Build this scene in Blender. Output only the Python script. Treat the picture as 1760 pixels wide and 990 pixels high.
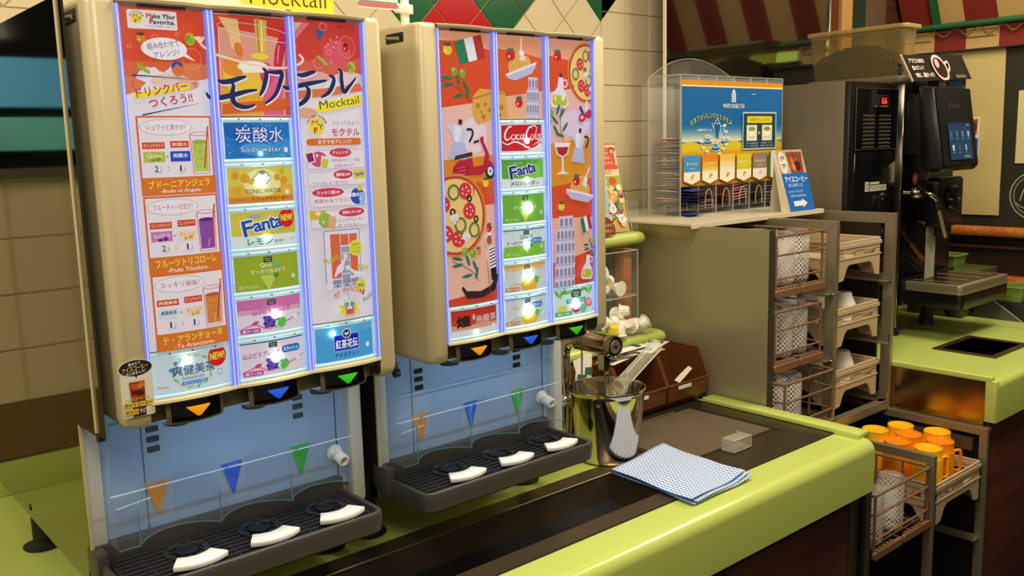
import bpy, bmesh, math, random
from mathutils import Vector, Matrix

for o in list(bpy.data.objects):
    bpy.data.objects.remove(o, do_unlink=True)
sc = bpy.context.scene
COL = sc.collection
rad = math.radians
rnd = random.Random(11)

# ---------------------------------------------------------------- camera
def camera_matrix(yaw, pitch, roll, loc):
    cy, sy, cp, sp = math.cos(yaw), math.sin(yaw), math.cos(pitch), math.sin(pitch)
    f = Vector((cp*sy, cp*cy, sp)); r = Vector((cy, -sy, 0)); u = r.cross(f)
    c, s = math.cos(roll), math.sin(roll)
    r2 = c*r + s*u; u2 = -s*r + c*u
    m = Matrix((r2, u2, -f)).transposed().to_4x4(); m.translation = Vector(loc)
    return m
cam = bpy.data.cameras.new('camera'); camo = bpy.data.objects.new('camera', cam); COL.objects.link(camo)
camo.matrix_world = camera_matrix(rad(40.4558), rad(-8.9016), rad(-1.5238), (0, 0, 1.51))
cam.sensor_width = 36.0; cam.lens = 1560.9/1760*36.0; cam.clip_start = 0.02
sc.camera = camo

# ---------------------------------------------------------------- light and exposure
sc.view_settings.view_transform = 'Standard'; sc.view_settings.look = 'None'
sc.view_settings.gamma = 1.0; sc.view_settings.use_curve_mapping = False
sc.view_settings.exposure = 0.0
w = bpy.data.worlds.new('room_glow'); sc.world = w; w.use_nodes = True
w.node_tree.nodes['Background'].inputs[0].default_value = (1.0, 0.84, 0.60, 1)
w.node_tree.nodes['Background'].inputs[1].default_value = 0.16
try:
    sc.cycles.use_denoising = True
    sc.cycles.sample_clamp_indirect = 4.0
    sc.cycles.max_bounces = 10; sc.cycles.transparent_max_bounces = 24
except Exception:
    pass
def area_light(name, loc, target, size, size_y, power, color):
    l = bpy.data.lights.new(name, 'AREA'); l.shape = 'RECTANGLE'; l.size = size; l.size_y = size_y
    l.energy = power; l.color = color
    o = bpy.data.objects.new(name, l); COL.objects.link(o); o.location = loc
    o.rotation_euler = (Vector(target)-Vector(loc)).to_track_quat('-Z', 'Y').to_euler()
    return o
WARM = (1.0, 0.89, 0.70)
area_light('unseen_overhead_light', (1.15, 0.72, 2.50), (1.15, 1.05, 0.8), 0.7, 0.30, 23, WARM)
area_light('unseen_overhead_light', (0.05, 0.25, 2.05), (0.75, 1.10, 1.35), 0.5, 0.3, 6.5, WARM)  # fill light added out of view to brighten the dispenser covers
area_light('unseen_overhead_light', (2.75, 0.62, 2.45), (2.6, 1.1, 0.8), 0.7, 0.35, 20, WARM)
area_light('unseen_overhead_light', (-0.75, 1.15, 2.4), (-0.1, 1.45, 0.8), 0.5, 0.4, 16, WARM)
area_light('unseen_overhead_light', (3.15, 1.15, 2.6), (3.9, 1.7, 1.5), 0.4, 0.4, 9, WARM)  # added out of view to brighten the right wall and its poster
area_light('unseen_overhead_light', (1.6, -1.4, 2.7), (1.9, 1.4, 1.3), 1.2, 0.6, 5, WARM)

# ---------------------------------------------------------------- materials
def lin(c):
    if isinstance(c, str):
        c = c.lstrip('#'); c = [int(c[i:i+2], 16) for i in (0, 2, 4)]
    return tuple(((v/255)/12.92 if v/255 <= 0.04045 else ((v/255+0.055)/1.055)**2.4) for v in c)
MATS = {}
def mat(name, color=(200, 200, 200), rough=0.5, metal=0.0, emit=0.0, spec=0.5, alpha=1.0, bump=0.0, scale=60.0, vary=0.0, coat=0.0, ecol=None):
    if name in MATS: return MATS[name]
    m = bpy.data.materials.new(name); m.use_nodes = True
    nt = m.node_tree; b = nt.nodes['Principled BSDF']; c = lin(color)
    b.inputs['Base Color'].default_value = (*c, 1); b.inputs['Roughness'].default_value = rough
    b.inputs['Metallic'].default_value = metal; b.inputs['Specular IOR Level'].default_value = spec
    b.inputs['Alpha'].default_value = alpha
    if coat: b.inputs['Coat Weight'].default_value = coat; b.inputs['Coat Roughness'].default_value = 0.08
    if emit:
        b.inputs['Emission Color'].default_value = (*(lin(ecol) if ecol else c), 1); b.inputs['Emission Strength'].default_value = emit
    if bump or vary:
        tc = nt.nodes.new('ShaderNodeTexCoord'); no = nt.nodes.new('ShaderNodeTexNoise')
        no.inputs['Scale'].default_value = scale; no.inputs['Detail'].default_value = 3
        nt.links.new(tc.outputs['Object'], no.inputs['Vector'])
        if bump:
            bp = nt.nodes.new('ShaderNodeBump'); bp.inputs['Strength'].default_value = bump; bp.inputs['Distance'].default_value = 0.002
            nt.links.new(no.outputs['Fac'], bp.inputs['Height']); nt.links.new(bp.outputs['Normal'], b.inputs['Normal'])
        if vary:
            mx = nt.nodes.new('ShaderNodeMix'); mx.data_type = 'RGBA'
            mx.inputs['A'].default_value = (*[v*(1-vary) for v in c], 1); mx.inputs['B'].default_value = (*[min(1, v*(1+vary)) for v in c], 1)
            nt.links.new(no.outputs['Fac'], mx.inputs['Factor']); nt.links.new(mx.outputs['Result'], b.inputs['Base Color'])
    MATS[name] = m
    return m
def clear(name, color=(225, 235, 230), amount=0.82, rough=0.06, tint=None):
    """thin clear plastic: mostly see-through with a sheen"""
    if name in MATS: return MATS[name]
    m = bpy.data.materials.new(name); m.use_nodes = True; nt = m.node_tree
    for n in list(nt.nodes): nt.nodes.remove(n)
    out = nt.nodes.new('ShaderNodeOutputMaterial'); tr = nt.nodes.new('ShaderNodeBsdfTransparent')
    pr = nt.nodes.new('ShaderNodeBsdfPrincipled'); mx = nt.nodes.new('ShaderNodeMixShader'); fr = nt.nodes.new('ShaderNodeLayerWeight')
    ma = nt.nodes.new('ShaderNodeMath'); ma.operation = 'MULTIPLY_ADD'
    tr.inputs[0].default_value = (*(lin(tint) if tint else (1, 1, 1)), 1)
    pr.inputs['Base Color'].default_value = (*lin(color), 1); pr.inputs['Roughness'].default_value = rough
    fr.inputs['Blend'].default_value = 0.35
    nt.links.new(fr.outputs['Facing'], ma.inputs[0]); ma.inputs[1].default_value = 0.16; ma.inputs[2].default_value = 1-amount
    ma.use_clamp = True
    nt.links.new(ma.outputs[0], mx.inputs[0]); nt.links.new(tr.outputs[0], mx.inputs[1]); nt.links.new(pr.outputs[0], mx.inputs[2])
    nt.links.new(mx.outputs[0], out.inputs[0]); MATS[name] = m
    return m
def wood(name, c1, c2, scale=6, rough=0.4, stretch=(1, 12, 12)):
    if name in MATS: return MATS[name]
    m = mat(name, c1, rough); nt = m.node_tree; b = nt.nodes['Principled BSDF']
    tc = nt.nodes.new('ShaderNodeTexCoord'); mp = nt.nodes.new('ShaderNodeMapping'); no = nt.nodes.new('ShaderNodeTexNoise')
    mp.inputs['Scale'].default_value = stretch; no.inputs['Scale'].default_value = scale; no.inputs['Detail'].default_value = 5
    cr = nt.nodes.new('ShaderNodeValToRGB'); cr.color_ramp.elements[0].color = (*lin(c1), 1); cr.color_ramp.elements[1].color = (*lin(c2), 1)
    cr.color_ramp.elements[0].position = 0.35; cr.color_ramp.elements[1].position = 0.65
    nt.links.new(tc.outputs['Object'], mp.inputs[0]); nt.links.new(mp.outputs[0], no.inputs['Vector'])
    nt.links.new(no.outputs['Fac'], cr.inputs[0]); nt.links.new(cr.outputs[0], b.inputs['Base Color'])
    return m
def brushed(name, color, rough=0.3, stretch=(2, 2, 160), bump=0.12, metal=1.0):
    if name in MATS: return MATS[name]
    m = mat(name, color, rough, metal); nt = m.node_tree; b = nt.nodes['Principled BSDF']
    tc = nt.nodes.new('ShaderNodeTexCoord'); mp = nt.nodes.new('ShaderNodeMapping'); no = nt.nodes.new('ShaderNodeTexNoise')
    mp.inputs['Scale'].default_value = stretch; no.inputs['Scale'].default_value = 3; no.inputs['Detail'].default_value = 6
    bp = nt.nodes.new('ShaderNodeBump'); bp.inputs['Strength'].default_value = bump; bp.inputs['Distance'].default_value = 0.001
    nt.links.new(tc.outputs['Object'], mp.inputs[0]); nt.links.new(mp.outputs[0], no.inputs['Vector'])
    nt.links.new(no.outputs['Fac'], bp.inputs['Height']); nt.links.new(bp.outputs['Normal'], b.inputs['Normal'])
    return m
CREAM = mat('cream_plastic', (200, 184, 142), 0.32, bump=0.03, scale=300)
CREAM_DK = mat('olive_grey_plastic', (118, 108, 80), 0.4)
MIRROR = mat('polished_steel_sheet', (126, 118, 92), 0.07, 1.0, bump=0.02, scale=25)
STEEL = brushed('brushed_steel', (168, 156, 128), 0.36, metal=0.72)
STEEL_DK = brushed('dull_steel', (98, 92, 78), 0.4, metal=0.7)
SINKSTEEL = brushed('sink_steel', (112, 96, 72), 0.3, (2, 120, 2), 0.06, 0.7)
CHROME = mat('chrome', (205, 196, 180), 0.08, 1.0)
CASE = mat('white_painted_steel', (206, 200, 182), 0.4)
TINTPANEL = mat('lamp_tinted_splash_panel', (150, 174, 200), 0.35, bump=0.02, scale=200)  # blue cast of the under-cover lamp partly mixed into the base colour
BLACKP = mat('black_plastic', (20, 19, 19), 0.3)
GLOSSBLACK = mat('gloss_black', (9, 9, 10), 0.07)
TRAYP = mat('charcoal_tray_plastic', (66, 60, 54), 0.42, bump=0.06, scale=400)
GRATE = mat('charcoal_grate_plastic', (42, 40, 40), 0.35)
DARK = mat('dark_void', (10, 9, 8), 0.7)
RUBBER = mat('black_rubber', (24, 23, 20), 0.55)
WHITEP = mat('white_plastic', (246, 240, 226), 0.35)
LIME = mat('lime_laminate', (194, 207, 104), 0.2, bump=0.015, scale=300, vary=0.03)
BROWNB = wood('dark_brown_board', (62, 27, 10), (84, 38, 14), 3, 0.55, (1, 1, 9))
ORWOOD = wood('orange_wood', (176, 96, 34), (206, 124, 52), 4, 0.4)
CLEAR = clear('clear_acrylic', (225, 228, 220), 0.96, 0.05)
CLEARG = clear('clear_guard_plastic', (205, 222, 228), 0.95, 0.07)
EDGE = clear('acrylic_cut_edge', (110, 150, 155), 0.45, 0.12)
GLASSW = clear('clear_tumbler', (235, 230, 220), 0.93, 0.05)
TAN = mat('brown_coated_wire', (124, 90, 60), 0.45)
BEIGE = mat('beige_crate_plastic', (190, 168, 130), 0.45, bump=0.05, scale=300)
PAPER = mat('white_paper', (240, 232, 214), 0.7)

# ---------------------------------------------------------------- mesh building
WM = {}
class MB:
    def __init__(s): s.v = []; s.f = []; s.fm = []; s.mats = []
    def mi(s, m):
        if m not in s.mats: s.mats.append(m)
        return s.mats.index(m)
    def take(s, bm, m, M=None):
        b = len(s.v); i = s.mi(m); bm.verts.index_update()
        for vv in bm.verts: s.v.append((M @ vv.co) if M else vv.co.copy())
        for ff in bm.faces: s.f.append([b+x.index for x in ff.verts]); s.fm.append(i)
        bm.free(); return s
    def raw(s, verts, faces, m):
        b = len(s.v); i = s.mi(m); s.v += [Vector(p) for p in verts]
        for q in faces: s.f.append([b+x for x in q]); s.fm.append(i)
        return s
    def box(s, x0, x1, y0, y1, z0, z1, m, bev=0.0, seg=2, M=None):
        bm = bmesh.new(); bmesh.ops.create_cube(bm, size=1)
        for v in bm.verts: v.co = Vector(((x0+x1)/2+v.co.x*(x1-x0), (y0+y1)/2+v.co.y*(y1-y0), (z0+z1)/2+v.co.z*(z1-z0)))
        if bev: bmesh.ops.bevel(bm, geom=list(bm.edges), offset=min(bev, .49*min(x1-x0, y1-y0, z1-z0)), segments=seg, profile=0.5, affect='EDGES')
        return s.take(bm, m, M)
    def tube(s, pts, r, m, seg=8, closed=False, caps=True):
        pts = [Vector(p) for p in pts]; n = len(pts); rs = r if isinstance(r, (list, tuple)) else [r]*n
        tang = []
        for i in range(n):
            a = pts[(i-1) % n] if (closed or i > 0) else pts[i]; b = pts[(i+1) % n] if (closed or i < n-1) else pts[i]
            t = (b-a); tang.append(t.normalized() if t.length > 1e-9 else Vector((0, 0, 1)))
        up = Vector((0, 0, 1)) if abs(tang[0].z) < .9 else Vector((1, 0, 0))
        nrm = (up - tang[0]*up.dot(tang[0])).normalized(); vs = []
        for i in range(n):
            nrm = nrm - tang[i]*nrm.dot(tang[i]); nrm.normalize(); bi = tang[i].cross(nrm)
            for k in range(seg):
                a = 2*math.pi*k/seg; vs.append(pts[i]+nrm*(rs[i]*math.cos(a))+bi*(rs[i]*math.sin(a)))
        fs = []
        for i in range(n if closed else n-1):
            for k in range(seg):
                a = i*seg+k; b = i*seg+(k+1) % seg; j = ((i+1) % n)*seg
                fs.append((a, b, j+(k+1) % seg, j+k))
        if caps and not closed: fs.append(tuple(range(seg-1, -1, -1))); fs.append(tuple((n-1)*seg+k for k in range(seg)))
        return s.raw(vs, fs, m)
    def lathe(s, prof, c, m, seg=32, M=None, a0=0, a1=2*math.pi, closed=True):
        vs = []; fs = []; n = len(prof); full = abs(a1-a0-2*math.pi) < 1e-6; ns = seg if full else seg+1
        for k in range(ns):
            a = a0+(a1-a0)*k/seg
            for r, z in prof:
                p = Vector((r*math.cos(a), r*math.sin(a), z)); vs.append((M @ p if M else p)+Vector(c))
        for k in range(seg):
            for i in range(n-1):
                a = k*n+i; b = ((k+1) % ns)*n+i; q = [a, b, b+1, a+1]
                if prof[i][0] < 1e-9: q = [a, b+1, a+1]
                elif prof[i+1][0] < 1e-9: q = [a, b, a+1]
                fs.append(q)
        return s.raw(vs, fs, m)
    def cyl(s, p0, p1, r, m, seg=20, r2=None):
        return s.tube([p0, p1], [r, r if r2 is None else r2], m, seg)
    def prism(s, poly, axis, lo, hi, m, bev=0.0, seg=2):
        """poly: 2D outline in the two remaining axes (xyz order), extruded along axis"""
        bm = bmesh.new()
        def P(a, b, t): return ((t, a, b), (a, t, b), (a, b, t))[axis]
        v0 = [bm.verts.new(P(a, b, lo)) for a, b in poly]; v1 = [bm.verts.new(P(a, b, hi)) for a, b in poly]
        n = len(poly); bm.faces.new(v0); bm.faces.new(v1[::-1])
        for i in range(n): bm.faces.new((v0[i], v1[i], v1[(i+1) % n], v0[(i+1) % n]))
        bmesh.ops.recalc_face_normals(bm, faces=bm.faces)
        if bev: bmesh.ops.bevel(bm, geom=list(bm.edges), offset=bev, segments=seg, profile=0.5, affect='EDGES', clamp_overlap=True)
        return s.take(bm, m)
    def sheet(s, rows, m, thick=0.0):
        nr, nc = len(rows), len(rows[0]); vs = [Vector(p) for r in rows for p in r]
        fs = [(i*nc+j, i*nc+j+1, (i+1)*nc+j+1, (i+1)*nc+j) for i in range(nr-1) for j in range(nc-1)]
        if thick:
            bm = bmesh.new(); bv = [bm.verts.new(p) for p in vs]
            for f in fs: bm.faces.new([bv[i] for i in f])
            bmesh.ops.recalc_face_normals(bm, faces=bm.faces)
            bmesh.ops.solidify(bm, geom=list(bm.faces), thickness=thick)
            return s.take(bm, m)
        return s.raw(vs, fs, m)
    def build(s, name, parent=None, smooth=38, label=None):
        me = bpy.data.meshes.new(name); M = WM[parent].inverted() if parent is not None else None
        me.from_pydata([tuple(M @ v) if M else tuple(v) for v in s.v], [], s.f)
        for m in s.mats: me.materials.append(m)
        me.polygons.foreach_set('material_index', s.fm)
        if smooth:
            bm = bmesh.new(); bm.from_mesh(me); bmesh.ops.recalc_face_normals(bm, faces=bm.faces); bm.to_mesh(me); bm.free()
            me.polygons.foreach_set('use_smooth', [True]*len(me.polygons)); me.set_sharp_from_angle(angle=rad(smooth))
        me.update()
        o = bpy.data.objects.new(name, me); COL.objects.link(o)
        if parent is not None: o.parent = parent; WM[o] = WM[parent]
        else: WM[o] = Matrix.Identity(4)
        if label: o['label'] = label
        return o
def thing(name, label, cat, loc=(0, 0, 0), rz=0.0, group=None):
    o = bpy.data.objects.new(name, None); COL.objects.link(o); o.empty_display_size = 0.05
    o.location = loc; o.rotation_euler = (0, 0, rz); WM[o] = Matrix.Translation(loc) @ Matrix.Rotation(rz, 4, 'Z')
    o['label'] = label; o['category'] = cat
    if group: o['group'] = group
    return o
def tag(o, label, cat, group=None):
    o['label'] = label; o['category'] = cat
    if group: o['group'] = group
    return o
def struct(o):
    o['kind'] = 'structure'; return o
def dup(root, loc, rot=None, label=None, group=None):
    r = root.copy(); COL.objects.link(r); r.location = loc
    if rot is not None: r.rotation_euler = rot
    if label: r['label'] = label
    if group: r['group'] = group
    for ch in list(root.children):
        c = ch.copy(); COL.objects.link(c); c.parent = r
        for g in list(ch.children):
            d = g.copy(); COL.objects.link(d); d.parent = c
    return r
def rrect(x0, x1, y0, y1, r, n=5):
    out = []
    for cx, cy, a in ((x1-r, y1-r, 0), (x0+r, y1-r, 90), (x0+r, y0+r, 180), (x1-r, y0+r, 270)):
        for k in range(n+1): t = rad(a+90*k/n); out.append((cx+r*math.cos(t), cy+r*math.sin(t)))
    return out
def catmull(pts, n=8, closed=False):
    P = [Vector(p) for p in pts]; out = []; L = len(P)
    for i in range(L if closed else L-1):
        g = lambda k: P[k % L] if closed else P[max(0, min(L-1, k))]
        p0, p1, p2, p3 = g(i-1), g(i), g(i+1), g(i+2)
        for k in range(n):
            t = k/n; out.append(0.5*((2*p1)+(p2-p0)*t+(2*p0-5*p1+4*p2-p3)*t*t+(3*p1-p0-3*p2+p3)*t**3))
    if not closed: out.append(P[-1])
    return out

# ---------------------------------------------------------------- printed artwork (flat shapes on a panel, mm, v down)
TXT = {}
def glyphs(s, bold):
    k = (s, bold)
    if k not in TXT:
        cu = bpy.data.curves.new('lettering', 'FONT'); cu.body = s; cu.size = 1.0; cu.resolution_u = 2
        cu.dimensions = '2D'; cu.fill_mode = 'FRONT'; cu.offset = 0.022*bold
        ob = bpy.data.objects.new('lettering', cu); me = bpy.data.meshes.new_from_object(ob)
        vs = [(v.co.x, v.co.y) for v in me.vertices]; fs = [list(p.vertices) for p in me.polygons]
        bpy.data.objects.remove(ob); bpy.data.curves.remove(cu); bpy.data.meshes.remove(me)
        if not vs: vs = [(0, 0), (1, 0), (1, 1)]; fs = []
        TXT[k] = (vs, fs)
    return TXT[k]
def litmat(nm, c, e):
    """backlit printed film: gives off its own colour, returns little of the room light"""
    if nm in MATS: return MATS[nm]
    m = mat(nm, c, 0.3, emit=e); l = lin(c); m.node_tree.nodes['Principled BSDF'].inputs['Base Color'].default_value = (l[0]*.3, l[1]*.3, l[2]*.3, 1)
    return m
class Art:
    def __init__(s, w, h, bg=None, lit=0.0, step=0.00003):
        s.w, s.h, s.lit, s.items, s.lv, s.step = w, h, lit, [], 0, step
        if bg: s.rect(0, 0, w, h, bg)
    def add(s, vs, fs, c, same=False, clip=True):
        if not same: s.lv += 1
        s.items.append((vs, fs, c, s.lv)); return s
    def poly(s, pts, c): return s.add(list(pts), [list(range(len(pts)))], c)
    def rect(s, x0, y0, x1, y1, c): return s.poly([(x0, y0), (x1, y0), (x1, y1), (x0, y1)], c)
    def rr(s, x0, y0, x1, y1, r, c): return s.poly(rrect(x0, x1, y0, y1, r, 4), c)
    def ell(s, x, y, rx, ry, c, rot=0, n=28, a0=0, a1=360):
        cr, sr = math.cos(rad(rot)), math.sin(rad(rot)); pts = []
        k = n if a1-a0 >= 360 else n+1
        for i in range(k):
            a = rad(a0+(a1-a0)*i/n); u, v = rx*math.cos(a), ry*math.sin(a); pts.append((x+u*cr-v*sr, y+u*sr+v*cr))
        return s.poly(pts, c)
    def line(s, pts, wd, c, closed=False, taper=False):
        P = [Vector(p) for p in pts]; n = len(P); vs = []; fs = []
        for i in range(n):
            a = P[(i-1) % n] if (closed or i) else P[i]; b = P[(i+1) % n] if (closed or i < n-1) else P[i]
            t = (b-a).normalized() if (b-a).length > 1e-9 else Vector((1, 0)); nn = Vector((-t.y, t.x))
            ww = wd[i] if isinstance(wd, (list, tuple)) else wd
            if taper: ww *= max(0.12, math.sin(math.pi*(0.06+0.88*i/max(1, n-1)))**0.7)
            vs += [tuple(P[i]+nn*ww/2), tuple(P[i]-nn*ww/2)]
        for i in range(n if closed else n-1):
            j = (i+1) % n; fs.append([2*i, 2*i+1, 2*j+1, 2*j])
        return s.add(vs, fs, c)
    def curve(s, pts, wd, c, closed=False, taper=False, n=7):
        return s.line([tuple(p) for p in catmull(pts, n, closed)], wd, c, closed, taper)
    def ring(s, x, y, rx, ry, wd, c, rot=0):
        cr, sr = math.cos(rad(rot)), math.sin(rad(rot))
        return s.line([(x+rx*math.cos(a)*cr-ry*math.sin(a)*sr, y+rx*math.cos(a)*sr+ry*math.sin(a)*cr) for a in [2*math.pi*i/28 for i in range(28)]], wd, c, True)
    def frame(s, x0, y0, x1, y1, wd, c): return s.line([(x0, y0), (x1, y0), (x1, y1), (x0, y1)], wd, c, True)
    def txt(s, t, x, y, w, h, c, bold=0, rot=0, shear=0, out=None, ow=0.35):
        """lettering centred at (x, y) filling a w by h box"""
        vs, fs = glyphs(t, min(0, bold))
        xs = [v[0] for v in vs]; ys = [v[1] for v in vs]; x0, x1, y0, y1 = min(xs), max(xs), min(ys), max(ys)
        kx = w/max(1e-6, x1-x0); ky = h/max(1e-6, y1-y0) if h else kx
        cr, sr = math.cos(rad(rot)), math.sin(rad(rot)); o = []
        if bold > .35 and not out and (h or w) > 3:
            d = min(.055*(h or w), .035*bold*(h or w)); s.lv += 1
            for k in range(4):
                a_ = k*math.pi/2+.785; s.txt(t, x+d*math.cos(a_), y+d*math.sin(a_), w, h, c, 0, rot, shear); s.lv -= .9
        for a, b in vs:
            u = (a-(x0+x1)/2)*kx; v = -(b-(y0+y1)/2)*ky; u -= shear*v
            o.append((x+u*cr-v*sr, y+u*sr+v*cr))
        if out:
            s.lv += 1
            if bold > 1: s.txt(t, x+ow*.4, y, w, h, c, 0, rot, shear); s.lv += 1
            for k in range(8):
                a = k*math.pi/4; s.items.append(([(p[0]+ow*math.cos(a), p[1]+ow*math.sin(a)) for p in o], fs, out, s.lv+k*0.1))
            s.lv += 1
        return s.add(o, fs, c)
    def clip(s, bm, co, no):
        bmesh.ops.bisect_plane(bm, geom=list(bm.verts)+list(bm.edges)+list(bm.faces), dist=1e-6, plane_co=co, plane_no=no, clear_outer=True)
    def into(s, mb, fn, bend=0, clip=True, kind='print'):
        """fn(u, v, w): metres right, metres down, metres out of the panel -> world point"""
        order = {}
        for vs, fs, c, lv in s.items: order.setdefault(c, []).append((vs, fs, lv))
        for c, lst in order.items():
            bm = bmesh.new()
            for vs, fs, lv in lst:
                bv = [bm.verts.new((p[0], p[1], lv)) for p in vs]
                for f in fs:
                    try: bm.faces.new([bv[i] for i in f])
                    except ValueError: pass
            if clip:
                out = any(p[0] < -1e-4 or p[0] > s.w+1e-4 or p[1] < -1e-4 or p[1] > s.h+1e-4 for vs, fs, lv in lst for p in vs)
                if out:
                    for co, no in (((0, 0, 0), (-1, 0, 0)), ((s.w, 0, 0), (1, 0, 0)), ((0, 0, 0), (0, -1, 0)), ((0, s.h, 0), (0, 1, 0))): s.clip(bm, co, no)
            if bend:
                for k in range(1, 8):
                    bmesh.ops.bisect_plane(bm, geom=list(bm.verts)+list(bm.edges)+list(bm.faces), dist=1e-6, plane_co=(s.w*k/8, 0, 0), plane_no=(1, 0, 0))
            for v in bm.verts:
                u, vv, lv = v.co
                sag = bend*(1-(2*u/s.w-1)**2) if bend else 0
                v.co = fn(u/1000, vv/1000, lv*s.step+sag)
            nm = ('lit_' if s.lit else 'print_')+str(c)+(('_%d' % round(s.lit*100)) if s.lit else '')
            mb.take(bm, litmat(nm, c, s.lit) if s.lit else mat(nm, c, 0.45))
        return mb
# ================================================================ the setting
T = 0.110; WY = 1.98; WXR = 2.376; Z0 = 1.466
TILE = mat('cream_tile', (216, 198, 158), 0.22, vary=0.04, scale=4); TILER = mat('red_tile', (182, 14, 20), 0.2); TILEG = mat('green_tile', (22, 88, 48), 0.2)
GROUT = mat('grout', (188, 166, 122), 0.8); DADO = mat('brown_dado', (120, 92, 48), 0.5, vary=0.06, scale=8)
mb = MB()
mb.box(-1.6, WXR, WY+0.002, WY+0.08, 0.0, 2.75, GROUT)
def tile_poly(mb, poly, m):
    """one wall tile: outline in (x, z), slightly raised with softened edges"""
    cx = sum(p[0] for p in poly)/len(poly); cz = sum(p[1] for p in poly)/len(poly); n = len(poly)
    def ins(d, y): return [(p[0]+(cx-p[0])/max(1e-6, math.hypot(cx-p[0], cz-p[1]))*d, y, p[1]+(cz-p[1])/max(1e-6, math.hypot(cx-p[0], cz-p[1]))*d) for p in poly]
    a = ins(0.0020, WY+0.002); b = ins(0.0024, WY-0.0005); c = ins(0.0042, WY-0.0016)
    vs = a+b+c; fs = [[2*n+i for i in range(n)]]
    for k in (0, n):
        for i in range(n): fs.append([k+i, k+(i+1) % n, k+n+(i+1) % n, k+n+i])
    mb.raw(vs, fs, m)
ZB = Z0+3*T          # lower edge of the harlequin band
XB = 2.0715          # its right edge
for i in range(-34, 4):
    for k in range(-4, 12):
        x0 = XB+i*T; x1 = min(x0+T, WXR-0.004); z0 = Z0+k*T; z1 = z0+T
        if z0 < 1.03: z0 = 1.03
        if x1 < -1.6 or z1 <= 1.04: continue
        if x0 < XB-1e-6 and z0 >= ZB-1e-6 and z0 < ZB+3.5*T: continue
        x0 = max(x0, -1.6)
        if x1-x0 < 0.01: continue
        tile_poly(mb, [(x0, z0), (x1, z0), (x1, z1), (x0, z1)], TILE)
hd = 0.0778
for j in range(-42, 1):
    for r in range(0, 6):
        cx = XB+j*hd; cz = ZB+r*hd
        if (j+r) % 2 == 1: continue
        col = TILE
        key = (round((XB-cx)/hd), r)
        if key in ((3, 1), (5, 1)): col = None
        # row r=1: whole lozenges between the crossings, r=0: half lozenges, r=2: lozenges above the crossings
        kx = key[0]
        if r == 1: col = {7: TILER, 5: TILEG, 9: TILEG, 3: TILE, 1: TILE}.get(kx, TILEG if kx % 8 == 1 and kx > 12 else TILE)
        elif r == 0: col = {8: TILER, 6: TILER}.get(kx, TILE)
        elif r == 2: col = {8: TILEG, 6: TILEG, 4: TILEG, 2: TILE, 0: TILEG}.get(kx, TILE)
        else: col = {0: TILE, 1: TILER, 2: TILEG}[(kx//2+r) % 3]
        poly = [(cx-hd, cz), (cx, cz-hd), (cx+hd, cz), (cx, cz+hd)]
        if r == 0: poly = [(cx-hd, cz), (cx+hd, cz), (cx, cz+hd)]
        if cx < -1.5: continue
        if j == 0 and r != 2: poly = [p for p in ([(cx-hd, cz), (cx, cz-hd), (cx, cz+hd)] if r else [(cx-hd, cz), (cx, cz), (cx, cz+hd)])]
        tile_poly(mb, poly, col)
mb.box(-1.6, WXR, WY-0.004, WY+0.002, 0.92, 1.03, DADO)
mb.box(WXR-0.004, WXR+0.002, WY-0.008, WY+0.08, 0.9, 2.75, mat('pale_edge_strip', (236, 226, 204), 0.4))
struct(mb.build('wall_back', smooth=0))
# floor
mb = MB(); mb.box(-1.6, 4.0, -2.6, 2.1, -0.03, 0.0, mat('dark_floor', (52, 44, 36), 0.5, vary=0.1, scale=3)); struct(mb.build('floor', smooth=0))
# dark mirror-like window beside the tiles, with its backing and metal edge
GLASSDK = mat('dark_window_glass', (6, 6, 6), 0.02, spec=1.0, coat=1.0)
mb = MB(); mb.box(2.237, 3.16, 1.863, 1.872, 1.12, 2.75, GLASSDK)
mb.box(2.40, 3.16, 1.872, 1.93, 1.12, 2.75, DARK); mb.box(2.2345, 2.237, 1.862, 1.874, 1.12, 2.75, mat('pale_edge_strip', (236, 226, 204), 0.4)); struct(mb.build('window_1', smooth=0))
mb = MB(); mb.box(3.16, 3.169, 1.855, 1.93, 1.12, 2.75, CHROME, 0.002); struct(mb.build('trim_1', smooth=0))
# dark window on the left, mirrored in the polished cheek of the first dispenser
mb = MB(); mb.box(-1.3, .27, 1.962, 1.966, 1.49, 2.5, clear('smoked_glass', (30, 30, 28), .55, .04, (120, 130, 130))); mb.box(-1.3, .27, 1.966, 1.9775, 1.49, 2.5, mat('window_black', (16, 15, 12), .5)); mb.box(-1.3, .275, 1.955, 1.9775, 1.478, 1.492, mat('olive_sill', (84, 76, 50), .4)); struct(mb.build('window_2', smooth=0))
for nm, z0, z1, c in (('blue', 1.606, 1.70, (70, 150, 196)), ('green', 1.525, 1.588, (84, 158, 150))):  # glowing boards added to stand for reflections in this window
    b = MB(); b.prism(rrect(-.6, .262, z0, z1, .03, 5), 1, 1.945, 1.955, mat('lit_%s_sign_face' % nm, c, .4, emit=.34), .003, 1); tag(b.build('reflection_board', smooth=0), '%s added glowing board imitating a window reflection, mirrored in the dispenser cheek' % {'blue': 'blue upper', 'green': 'teal lower'}[nm], 'light')
# corner boarding between the window and the right wall
mb = MB()
for x0, x1, y, m in ((3.169, 3.30, 1.90, mat('red_brown_board', (86, 36, 14), 0.4)), (3.30, 3.375, 1.885, mat('tan_board', (178, 132, 78), 0.45)),
                     (3.375, 3.40, 1.90, mat('sea_green_post', (24, 120, 84), 0.4)), (3.40, 3.52, 1.91, mat('dark_green_board', (14, 46, 34), 0.4)), (3.52, 3.72, 1.93, mat('grey_brown_board', (92, 74, 54), 0.5)), (3.72, 3.92, 1.95, BROWNB)):
    mb.box(x0, x1, y, 2.05, 0.0, 2.75, m, 0.004)
struct(mb.build('trim_2', smooth=0))
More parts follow.
